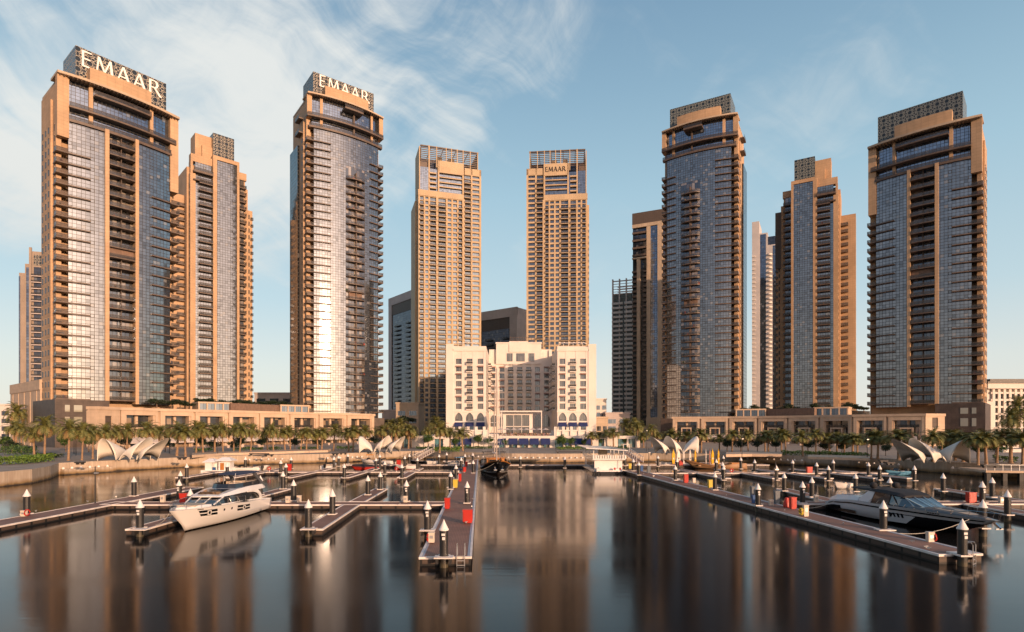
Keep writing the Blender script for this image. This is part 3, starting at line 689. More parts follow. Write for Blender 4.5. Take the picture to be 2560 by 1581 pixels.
def tower_d(C, d, W, m, label, word, sc=1.0):
    """tall stone tower with punched windows and balconies and an open timber-like roof frame"""
    F = Facade(W, 0, m); loc, rz = frame_of(C, (d[0] * sc, d[1] * sc), W, 1 if d[0] > 0 else -1)
    root = empty('stone_tower', loc, rz, label, 'tower', 'tall stone towers behind the hotel')
    root.scale = (sc, sc, sc)
    FH = 3.5; ZB = 174.0
    X = lambda f: (f - .5) * W                                    # f: fraction of the width from the far-block end
    w = MB()
    F.box(w, X(0), X(1), 1.2, 30, 0, 176); F.box(w, X(.01), X(.72), 1.6, 28, 0, 193)
    F.box(w, X(1.0), X(1.035), 6, 28, 0, 172)
    # columns of openings: (start, end, kind)
    cols = [(.030, .143, 'w'), (.170, .268, 'b'), (.312, .367, 'b'), (.392, .456, 'w'), (.483, .542, 'w'), (.572, .690, 'b'), (.727, .818, 'b'), (.846, .893, 'w'), (.918, .975, 'b')]
    edges = [0] + [e for c in cols for e in c[:2]] + [1]
    for i in range(0, len(edges), 2):
        a, b = edges[i], edges[i + 1]
        top = 197.4 if i < 4 else ZB + .5
        F.box(w, X(a), X(b), 0 if i not in (4, 12) else -.5, 1.3, 0, top)
    n = int((ZB - 8) / FH)
    for (a, b, kd) in cols:
        hi = 193.0 if a < .2 else ZB
        k = 0
        while 8 + FH * k < hi - 1:
            z = hi - FH * (k + 1)
            F.box(w, X(a), X(b), .12, 1.25, z - .02, z + (1.25 if kd == 'w' else .45)); k += 1
            if z < 10: break
        F.box(w, X(a), X(b), .1, 1.25, hi - .5, hi + .5)
    F.box(w, X(.0), X(.268), .0, 1.3, 193, 197.5)
    F.box(w, X(.285), X(1.005), -.35, 1.3, ZB, 178)               # stone band two thirds up
    F.box(w, X(.285), X(.69), -.55, 1.4, 191.6, 200.2); F.box(w, X(.285), X(.31), -.55, 1.4, 178, 192); F.box(w, X(.675), X(.70), -.55, 1.4, 178, 200.2)
    for z in (181.4, 184.6, 188.2): F.box(w, X(.30), X(.69), -.35, 1.3, z, z + .7)
    for i in range(4): F.box(w, X(.72), X(.83), -.9, 1.3, 179.5 + 3.5 * i, 180.4 + 3.5 * i)
    F.box(w, X(.825), X(.845), -.35, 1.3, 178, 209.5); F.box(w, X(.975), X(.99), -.35, 20, 178, 208.5)
    F.box(w, X(0), X(.285), 1.3, 26, 193, 197)
    F.box(w, X(.40), X(.50), 8, 14, 198, 206.5); F.box(w, X(.60), X(.68), 8, 14, 198, 207)
    w.build('wall', [S['stone_mid']], root)
    g = MB(); F.box(g, X(.285), X(.70), .9, 2, 178, 192); F.box(g, X(.70), X(.83), .9, 2, 178, 194); F.box(g, X(.845), X(.975), .1, 18, 178, 194.5)
    g.build('upper_glass', S['glass_top'], root)
    # windows: one pane panel per opening
    many = 0; rest = MB()
    for (a, b, kd) in cols:
        hi = 193.0 if a < .2 else ZB
        wd = (b - a) * W; first = None
        m1 = MB(); m1.box(-wd / 2, wd / 2, 0, .1, .0, 2.9); k = 0
        xc = F.m * (X(a) + X(b)) / 2
        while True:
            z = hi - FH * (k + 1) + .45; k += 1
            if z < 10: break
            if k <= 11:
                if first is None: first = m1.build('window', S['win'], root, (xc, 1.0, z))
                else: again(first, (xc, 1.0, z))
            else: rest.box(xc - wd / 2, xc + wd / 2, 1.0, 1.1, z, z + 2.9)
    tag(rest.build('windows', S['win'], root), kind='stuff')
    restb = MB(); bal = [c for c in cols if c[2] == 'b']
    for (a, b, kd) in bal:
        hi = 193.0 if a < .2 else ZB
        wd = (b - a) * W; bx = MB(); first = None; xc = F.m * (X(a) + X(b)) / 2
        def put(q, x, z):
            q.box(x - wd / 2 - .25, x + wd / 2 + .25, -1.35, .2, z, z + .4, 0); q.box(x - wd / 2 - .2, x + wd / 2 + .2, -1.3, -1.2, z + .4, z + 1.3, 1); q.box(x - wd / 2 - .25, x + wd / 2 + .25, -1.36, -1.16, z + 1.3, z + 1.42, 2)
        put(bx, 0, 0); k = 1
        while True:
            z = hi - FH * (k + 1) - .02; k += 1
            if z < 12: break
            if k <= 20:
                if first is None: first = bx.build('balcony', [S['stone_mid'], S['rail'], S['bronze']], root, (xc, 0, z))
                else: again(first, (xc, 0, z))
            else: put(restb, xc, z)
    tag(restb.build('balconies', [S['stone_mid'], S['rail'], S['bronze']], root), kind='stuff')
    # roof frame
    p = MB()
    for f in (.052, .175, .29, .385, .475, .56, .71, .83): p_top = 210; F.box(p, X(f), X(f) + .55, -.3, .3, 195 if f > .28 else 197, p_top, 0)
    p.build('roof_posts', [S['stone_mid']], root)
    p = MB()
    for i in range(9): F.box(p, X(.05), X(.965), .35, .75, 198.5 + 1.35 * i, 199.05 + 1.35 * i, 0)
    for i in range(9): F.box(p, X(.05), X(.05) + .4, .4, 26, 198.5 + 1.35 * i, 199.05 + 1.35 * i, 0); F.box(p, X(.965) - .4, X(.965), .4, 26, 196.5 + 1.35 * i, 196.85 + 1.35 * i, 0)
    for i in range(9): F.box(p, X(.05), X(.965), 25.6, 26, 198.5 + 1.35 * i, 199.3 + 1.35 * i, 0)
    F.box(p, X(.045), X(.97), -.2, 1.0, 209, 209.8, 0)
    for f in (.05, .2, .4, .6, .8, .95): F.box(p, X(f), X(f) + .4, .3, 26, 209.0, 209.5, 0)
    F.box(p, X(.86), X(.97), .2, .5, 194.5, 198, 0)
    p.build('roof_frame', [S['bronze']], root)
    p = MB(); F.box(p, X(.07), X(.95), 9, 24, 193, 204.5); F.box(p, X(.12), X(.36), 4, 9, 193, 202); F.box(p, X(.72), X(.9), 5, 9, 193, 201); p.build('roof_plant', [S['grey_glass']], root)
    if word: word_part(root, S['letters_dark'], word, 3.4, -W * .185 if m > 0 else -W * .18, W * .145, -.55, 194.4, .35)
    return root
def unit(x, y): l = math.hypot(x, y); return (x / l, y / l)
T_L1 = tower_a((-148.8, 189.0), unit(1144, 1435), 1, 'wide curved glass tower with cream letters on its crown and two stone piers', 'EMAAR')
T_R1 = tower_a((XA(2447, 215.5), 215.5), unit(-1536, 1435), -1, 'blue glass tower with two stone piers and a patterned crown without letters', None)
T_L2 = tower_b((XA(770, 262), 262), unit(1893, 1435), 1, 'slim curved tower with cream letters on its crown and one bowed balcony stack, pinkish glass', 'EMAAR')
T_R2 = tower_b((XA(1842, 279.5), 279.5), unit(-2517, 1435), -1, 'blue glass tower with one bowed balcony stack and a patterned crown without letters', None)
T_L3 = tower_c((-153.7, 275), unit(1531, 1435), 1, 'stepped stone and glass tower partly behind the lettered left tower, small cube crown')
T_R3 = tower_c((167.9, 296), unit(-2338, 1435), -1, 'stepped stone and blue glass tower with a small cube crown, between two blue glass towers', .985)
T_M1 = tower_d((XA(1046, 360), 360), unit(4645, 1435), 45.6, -1, 'tall stone tower with an open roof frame and no letters', None, .889)
T_M2 = tower_d((XA(1468, 335), 335), unit(-10000, 1000), 43.5, 1, 'tall stone tower with dark letters near its open roof frame', 'EMAAR', .817)
# ---------------------------------------------------------------- towers further back
def block_frame(pxn, Y, d, pxf):
    """near corner seen at pxn, face running along d until pxf; returns corner and length"""
    X = XA(pxn, Y); r = (pxf - CX) / FPX
    L = (X - r * Y) / (r * d[1] - d[0])
    return (X, Y), L

def back_tower(name, label, pxn, Y, dv, pxf, depth, top, build):
    d = unit(*dv); C, L = block_frame(pxn, Y, d, pxf)
    m = 1 if d[0] > 0 else -1
    loc, rz = frame_of(C, d, L, m); root = empty(name, loc, rz, label, 'tower', 'towers further back')
    build(Facade(L, 0, m), root, L, ZA(top, Y))
    return root

def storey_copies(first, z0, fh, n):
    for i in range(1, n): again(first, (first.location.x, first.location.y, z0 + fh * i))

def b_left(F, root, L, Z):
    w = MB(); F.box(w, -L / 2, L / 2, 0, 20, 0, Z); F.box(w, -L / 2, -L / 2 + 1.2, -.8, 0, 0, Z + 2)
    F.box(w, -L / 2 - 6.6, -L / 2, 4, 18, 0, Z - 12); F.box(w, -L / 2 - 3.0, -L / 2, 2, 16, 0, Z - 7)
    w.build('wall', [S['dim_stone']], root)
    g = MB(); F.box(g, -L / 2 - 2.4, -L / 2 - 1.0, 1.9, 2.1, 0, Z - 9); F.box(g, -L / 2 - 6.7, -L / 2 - 6.0, 3.9, 4.1, 0, Z - 14); g.build('glass_strip', S['blue_strip'], root)
    g = MB(); F.box(g, -L / 2 + 2, L / 2 - .3, -.12, .05, Z - 8, Z - 2); g.build('lattice_panel', S['lattice'], root)
    g = MB(); F.box(g, -L / 2 + 2, L / 2 - .3, -.1, .05, 10, Z - 9); g.build('recessed_doors', S['grey_glass'], root)
    b = MB(); F.box(b, -L / 2 + 1.2, L / 2, -1.5, 0, 0, .5); F.box(b, -L / 2 + 1.2, L / 2, -1.5, -1.4, .5, 1.5, 1)
    f = pair(b, 'balcony', S['shade_stone'], S['rail'], root, (0, 0, 20)); storey_copies(f, 20, 3.6, int((Z - 30) / 3.6))
back_tower('apartment_tower', 'pale stepped tower with dark blue glass strips, mostly hidden by the near left tower', 74, 330, (.9, .3), 112, 20, 628, b_left)

def b_portal(F, root, L, Z):
    w = MB(); F.box(w, -L / 2, L / 2, 1.5, 26, 0, Z)
    for a, b in ((-L / 2, -L / 2 + L * .17), (L / 2 - L * .12, L / 2)): F.box(w, a, b, 0, 1.5, 0, Z)
    F.box(w, -L / 2, L / 2, -.05, 1.5, Z - 6, Z + .3)
    w.build('wall', [S['shade_stone']], root)
    g = MB(); F.box(g, -L * .33, L * .38, .7, 1.5, 0, Z - 14); g.build('glass_front', S['navy_glass'], root)
    g = MB(); F.box(g, -L * .33, L * .38, .4, 1.5, Z - 14, Z - 6); g.build('louvre_panel', S['grille'], root)
    b = MB(); F.box(b, -L * .30, -L * .18, -1.0, .7, 0, .5); F.box(b, -L * .30, -L * .18, -1.0, -.9, .5, 1.6, 1)
    f = pair(b, 'balcony', S['dark'], S['rail'], root, (0, 0, 8)); n = int((Z - 26) / 3.5); storey_copies(f, 8, 3.5, n)
    b = MB(); F.box(b, L * .1, L * .24, -1.0, .7, 0, .5); F.box(b, L * .1, L * .24, -1.0, -.9, .5, 1.6, 1)
    f = pair(b, 'balcony', S['dark'], S['rail'], root, (0, 0, 8)); storey_copies(f, 8, 3.5, n)
back_tower('apartment_tower', 'shaded grey tower with a stone frame, left behind the tall stone tower without letters', 1040, 430, (-.62, .78), 971, 26, 722, b_portal)
back_tower('apartment_tower', 'shaded grey block with a stone frame, rising above the middle of the white hotel roof', 1292, 400, (-.80, .60), 1190, 26, 768, b_portal)

def b_raw(F, root, L, Z):
    w = MB(); F.box(w, -L / 2 + 1, L / 2 - 1, 2, 22, 0, Z - 12)
    for i in range(4):
        x = -L / 2 + (L - .9) * i / 3; F.box(w, x, x + .9, 0, 2.2, 0, Z)
    F.box(w, -L / 2, L / 2, .6, 22, Z - 12, Z - 11.2); F.box(w, -L / 2, L / 2, .6, 1.2, Z - 2, Z - 1.2)
    for i in range(5): F.box(w, -L / 2 + .5, L / 2 - .5, .7, 1.1, Z - 10 + 2 * i, Z - 9.6 + 2 * i); F.box(w, -L / 2 + .5, L / 2 - .5, 20, 20.4, Z - 10 + 2 * i, Z - 9.2 + 2 * i)
    w.build('wall', [S['concrete']], root)
    g = MB(); F.box(g, -L / 2 + .6, L / 2 - .6, 1.5, 2.0, 0, Z - 12); g.build('glass_front', S['blue_strip'], root)
    b = MB(); F.box(b, -L / 2 - .3, -L / 2 + L * .42, -.9, 1.5, 0, 1.7)
    f = b.build('floor_edge', [S['trim']], root, (0, 0, 6)); storey_copies(f, 6, 3.5, int((Z - 20) / 3.5))
    b = MB(); F.box(b, L * .0, L / 2, -.9, 1.5, 0, 1.5)
    f = b.build('floor_edge', [S['trim']], root, (0, 0, 6)); storey_copies(f, 6, 3.5, int((Z - 20) / 3.5))
back_tower('unfinished_tower', 'unfinished tower with an open concrete top behind the brown framed tower', 1584, 440, (-.93, .36), 1530, 22, 694, b_raw)

def b_frame(F, root, L, Z):
    X = lambda f: -L / 2 + f * L
    w = MB(); F.box(w, X(0), X(1), 2, 26, 0, Z - 2)
    F.box(w, X(.17), X(.30), -.6, 2, 0, Z - 11); F.box(w, X(.50), X(.60), -.6, 2, 0, Z - 11.4); F.box(w, X(.17), X(1.0), -.7, 2, Z - 11.4, Z - 9)
    F.box(w, X(.78), X(.87), -.9, 2, 0, Z - 34); F.box(w, X(.60), X(1.0), -1.2, 2, Z - 34, Z - 33); F.box(w, X(-.03), X(.17), -.4, 2, Z - 37, Z - 35.6)
    F.box(w, X(.17), X(1.1), -2.4, 4, 0, 9.5); F.box(w, X(.17), X(.6), -2.4, 4, 9.4, 16)
    w.build('wall', [S['stone_pale']], root)
    g = MB(); F.box(g, X(0), X(1.02), 1.4, 1.9, Z - 9.0, Z); F.box(g, X(0), X(.17), 1.4, 1.9, Z - 36, Z - 9); F.box(g, X(0), X(1), 1.9, 26, Z - 9, Z - .5); g.build('brown_screen', S['grille'], root)
    g = MB(); F.box(g, X(.30), X(.50), .2, 2, 0, Z - 11.4); F.box(g, X(.04), X(.16), 1.2, 2, Z - 35, Z - 12); g.build('glass_strip', S['blue_strip'], root)
    g = MB(); F.box(g, X(0), X(.17), 1.3, 2, 0, Z - 37); F.box(g, X(.6), X(1), 1.2, 2, 0, Z - 11.4); g.build('recessed_doors', S['grey_glass'], root)
    for u0, u1, o, h in ((-.02, .17, -.5, 1.4), (.87, 1.0, -1.2, 1.3), (.6, .70, -.9, 1.3)):
        b = MB(); F.box(b, X(u0), X(u1), o, 1.4, 0, h)
        f = b.build('balcony', [S['bronze']], root, (0, 0, 14)); storey_copies(f, 14, 3.55, int((Z - 52) / 3.55))
    b = MB(); F.box(b, X(.62), X(1.0), -.5, 1.4, 0, 1.4)
    f = b.build('balcony', [S['bronze']], root, (0, 0, Z - 32)); storey_copies(f, Z - 32, 5.4, 4)
back_tower('apartment_tower', 'brown grille topped tower with a tall pale stone frame and blue strip', 1672, 405, (-.90, .43), 1581, 26, 518, b_frame)

def b_pale(F, root, L, Z):
    X = lambda f: -L / 2 + f * L
    w = MB(); F.box(w, X(.74), X(1.0), 0, 24, 0, Z); F.box(w, X(.44), X(.74), .5, 24, 0, Z - 10); F.box(w, X(0), X(.44), 1.0, 24, 0, Z - 20)
    w.build('wall', [S['ash_stone']], root)
    g = MB(); F.box(g, X(.03), X(.25), .85, 1.2, 6, Z - 21); F.box(g, X(.50), X(.70), .35, .7, 6, Z - 11); g.build('glass_strip', S['blue_strip'], root)
    g = MB(); F.box(g, X(0), X(.44), 2.2, 2.3, Z - 20, Z - 13); F.box(g, X(0), X(0.01), 2.2, 14, Z - 20, Z - 13); g.build('roof_screen', S['grey_glass'], root)
    b = MB()
    for i in range(8):
        a0, a1 = 3.14159 * i / 8, 3.14159 * (i + 1) / 8; c = X(.37); rr = L * .09
        b.face([(F.m * (c - rr * math.cos(a0)), 1.0 - 2.2 * math.sin(a0), 0), (F.m * (c - rr * math.cos(a1)), 1.0 - 2.2 * math.sin(a1), 0), (F.m * (c - rr * math.cos(a1)), 1.0 - 2.2 * math.sin(a1), 1.3), (F.m * (c - rr * math.cos(a0)), 1.0 - 2.2 * math.sin(a0), 1.3)])
    F.box(b, X(.28), X(.46), .2, 1.0, 0, .4)
    f = b.build('rounded_balcony', [S['white']], root, (0, 0, 10)); storey_copies(f, 10, 3.5, int((Z - 34) / 3.5))
    b = MB(); F.box(b, X(.88), X(1.0), -.9, 0, 0, 1.2)
    f = b.build('balcony', [S['white']], root, (0, 0, 10)); storey_copies(f, 10, 3.5, int((Z - 34) / 3.5))
back_tower('apartment_tower', 'pale slender tower with stepped top and rounded white balconies, left of the small cube crown', 1950, 455, (-.88, .47), 1880, 24, 545, b_pale)

# the low building and hotel at the two sides
C, L = block_frame(100, 197, unit(-.783, .623), 26)
loc, rz = frame_of(C, unit(-.783, .623), L, -1)
root = empty('low_building', loc, rz, 'low peach stone building with tall slot windows at the foot of the near left tower', 'building')
w = MB(); zt = 25.2; w.box(-L / 2, L / 2, .8, 16, 0, zt); n = 5
xs = [-L / 2 + L * (i + .5) / n for i in range(n)]
edges = [-L / 2] + [v for x in xs for v in (x - .55, x + .55)] + [L / 2]
for i in range(0, len(edges), 2): w.box(edges[i], edges[i + 1], 0, .8, 0, zt - 1.5)
w.box(-L / 2 - .2, L / 2 + .2, -.2, .85, zt - 3.5, zt); w.box(-L / 2 - .15, L / 2, -.15, .82, 9.0, 10.2)
w.build('wall', [S['podium']], root)
m1 = MB(); m1.box(-.55, .55, .5, .78, 10.3, 21.6); f = None
for x in xs:
    if f is None: f = m1.build('window', S['win'], root, (x, 0, 0))
    else: again(f, (x, 0, 0))

root = empty('side_hotel', (XA(2470, 270), 270, 0), 0, 'white low hotel with a grid of blue windows at the right edge of the picture', 'hotel')
w = MB(); L = 34.0; w.box(0, L, 1, 20, 0, 28)
for i in range(12): w.box(2.2 + i * 2.6, 3.3 + i * 2.6, 0, 1.1, 0, 27)
for k in range(8): w.box(1.6, L, .1, 1.05, 1.5 + 3.3 * k, 2.4 + 3.3 * k)
w.box(-1.0, L, -1.2, 20, 27, 29.5); w.box(-2.5, 1.6, -1.5, 20, 0, 21)
w.build('wall', [S['white']], root)
w = MB(); w.box(-1.5, L, -1.8, 20, 29.5, 30.3); w.box(1, L, 0, 18, 30.3, 31.6); w.build('roof', [S['dark']], root)
m1 = MB(); m1.box(0, 1.5, .8, .99, 0, 2.4); f = None
for i in range(11):
    for k in range(7):
        p = (3.3 + i * 2.6, 0, 2.4 + 3.3 * k)
        if f is None: f = m1.build('window', S['win'], root, p)
        else: again(f, p)

# ---------------------------------------------------------------- shop podiums on the two sides of the bay
def podium(label, pts, ztop, first_bays, m):
    """row of bays along pts (X, Y) seen from left to right; each bay has a two storey opening and awnings"""
    root = empty('shop_podium', (pts[0][0], pts[0][1], 0), 0, label, 'podium')
    o = Vector((pts[0][0], pts[0][1], 0))
    w = MB(); rf = MB()
    for i, (a, b) in enumerate(zip(pts, pts[1:])):
        a, b = Vector((*a, 0)) - o, Vector((*b, 0)) - o
        t = (b - a).normalized(); n = Vector((-t.y, t.x, 0)); L = (b - a).length
        def P(x, y): v = a + t * x + n * y; return (v.x, v.y)
        def bx(mb, x0, x1, y0, y1, z0, z1, mi=0): mb.prism([P(x0, y0), P(x1, y0), P(x1, y1), P(x0, y1)], z0, z1, mi)
        dp = 3.6 if first_bays[i] == 'blank' else (8 if i in (1, len(pts) - 3) else 22); bx(w, 0, L, 3.2, dp, 0, ztop - 1.2)
        bx(w, -.15, L + .15, -.25, dp, ztop - .9, ztop)
        if first_bays[i] == 'blank':
            bx(w, 0, L, .5, 3.2, 0, ztop - .9); wd = L * .30
            bx(w, 0, L * .34, 0, .5, 0, ztop - .9); bx(w, L * .34 + wd, L, 0, .5, 0, ztop - .9); bx(w, L * .34, L * .34 + wd, 0, .5, 0, 8.6); bx(w, L * .34, L * .34 + wd, 0, .5, 12.2, ztop - .9)
            q = MB(); bx(q, L * .34, L * .34 + wd, .3, .48, 8.6, 12.2); q.build('lattice_panel', [S['grille']], root)
            continue
        ow = L * .68; x0 = (L - ow) / 2 + .2; x1 = x0 + ow; zt = ztop - 2.3
        bx(w, .35, x0 - .5, 0, 3.2, 0, ztop - .9); bx(w, x1 + .5, L - .35, 0, 3.2, 0, ztop - .9); bx(w, 0, .35, .6, 3.2, 0, ztop - .9); bx(w, L - .35, L, .6, 3.2, 0, ztop - .9)
        bx(w, x0 - .5, x0, .35, 3.2, 0, zt); bx(w, x1, x1 + .5, .35, 3.2, 0, zt)
        bx(w, x0 - .5, x1 + .5, .02, 3.2, zt, ztop - .9)
        bx(w, x0, x1, .5, 3.2, 5.0, 5.4); bx(w, x0 + ow * .22, x0 + ow * .75, .3, 3.2, 8.2, 8.7); bx(w, x0 + ow * .22, x0 + ow * .27, .3, 2, 5.4, 8.2); bx(w, x0 + ow * .70, x0 + ow * .75, .3, 2, 5.4, 8.2)
        bx(w, x0 + ow * .46, x0 + ow * .56, 2.3, 3.2, 5.4, zt)
        for q0, q1 in ((.1, .16), (.44, .52), (.84, .9)): bx(w, x0 + ow * q0, x0 + ow * q1, .6, 3.2, 0, 5)
        q = MB(); bx(q, x0, x1, 2.9, 3.1, 5.4, zt); q.build('window', [S['loggia']], root)
        q = MB(); bx(q, x0, x1, 2.0, 2.2, 2.2, 5.0); q.build('shop_window', [S['loggia']], root)
        q = MB(); bx(q, x0 + .2, x1 - .2, 1.0, 1.06, 8.8, 9.8); q.build('railing', [S['rail']], root)
        # three canvas awnings
        sw = (ow + 1.6) / 3
        for j in range(3):
            u0 = x0 - .8 + sw * j + .12; u1 = u0 + sw - .24; q = MB()
            A = [P(u0, .3), P(u1, .3), P(u1, -2.6), P(u0, -2.6)]
            q.face([(*A[0], 5.6), (*A[1], 5.6), (*A[2], 4.0), (*A[3], 4.0)]); q.face([(*A[0], 5.5), (*A[1], 5.5), (*A[2], 3.9), (*A[3], 3.9)])
            q.face([(*A[3], 3.7), (*A[2], 3.7), (*A[2], 4.0), (*A[3], 4.0)])
            q.build('awning', [S['awn_grey']], root)
    w.build('wall', [S['podium']], root)
    return root
def pp(px, Y): return (XA(px, Y), Y)
PL = [pp(243, 168), pp(300, 176), pp(398, 187), pp(486, 196), pp(570, 205.5), pp(648, 215.5), pp(724, 226), pp(797, 237), pp(867, 248.5), pp(937, 262)]
podium('long curved stone shopping podium with pale awnings on the left side of the bay', PL, 14.9, ['blank'] + [''] * 8, 1)
PR = [pp(1680, 261), pp(1751, 257), pp(1821.5, 252), pp(1893.7, 245), pp(1969, 236), pp(2048, 226.5), pp(2131, 216), pp(2218, 208), pp(2314, 200), pp(2362, 203)]
podium('long curved stone shopping podium with pale awnings on the right side of the bay', PR, 13.6, [''] * 8 + ['blank'], -1)

def pavilion(label, px0, px1, Y, z0, turn, n=4):
    x0, x1 = XA(px0, Y), XA(px1, Y); L = x1 - x0
    root = empty('roof_pavilion', ((x0 + x1) / 2, Y, z0), turn, label, 'pavilion', 'glazed pavilions on the podium roofs')
    w = MB(); w.box(-L / 2, L / 2, .6, 9, 0, 3.4)
    for i in range(n + 1): x = -L / 2 + (L - .5) * i / n; w.box(x, x + .5, 0, .7, .2, 3.0)
    w.box(-L / 2 - .1, L / 2 + .1, -.1, 9, 3.0, 3.6); w.box(-L / 2 - .1, L / 2 + .1, -.05, .7, -.4, .35)
    w.build('wall', [S['podium']], root)
    f = None
    for i in range(n):
        m1 = MB(); m1.box(0, (L - .5) / n - .5, .3, .58, .35, 3.0); p = (-L / 2 + .5 + (L - .5) / n * i, 0, 0)
        if f is None: f = m1.build('window', S['win'], root, p)
        else: again(f, p)
for a in (('glazed pavilion on the left podium roof, left of the brown planter wall', 500, 577, 216, 14.7, R(42)), ('glazed pavilion on the left podium roof at the foot of the slim lettered tower', 702, 773, 243, 14.7, R(40)),
          ('glazed pavilion on the right podium roof, at the foot of the bowed balcony blue tower', 1842, 1912, 254, 13.4, R(-20)), ('glazed pavilion on the right podium roof, right of the brown planter wall', 2038, 2115, 231, 13.4, R(-38))):
    pavilion(*a)
def planter(label, a, b, z, h):
    m = MB(); a, b = Vector(a), Vector(b); t = (b - a).normalized(); n = Vector((-t.y, t.x)) * 1.5
    m.prism([tuple(a), tuple(b), tuple(b + n), tuple(a + n)], z, z + h)
    tag(m.build('planter_wall', [S['timber']]), label, 'planter')
planter('brown slatted planter wall on the left podium roof', pp(577, 219), pp(700, 241), 14.5, 3.6)
planter('brown slatted planter wall on the right podium roof', pp(1914, 253), pp(2036, 233), 13.2, 3.6)
# the podium hall carrying the garden behind the left and right planters
def hall(label, a, b, c, d, z, mt):
    m = MB(); m.prism([a, b, c, d], 0, z); tag(m.build('garden_hall', [mt]), label, 'building')
hall('plain hall carrying the roof garden behind the left planter wall', pp(560, 224), pp(745, 258), pp(745, 300), pp(520, 260), 17.6, S['stone_pale'])
hall('plain hall carrying the roof garden behind the right planter wall', pp(1850, 262), pp(2060, 238), pp(2175, 262), pp(1860, 320), 16.2, S['stone_pale'])

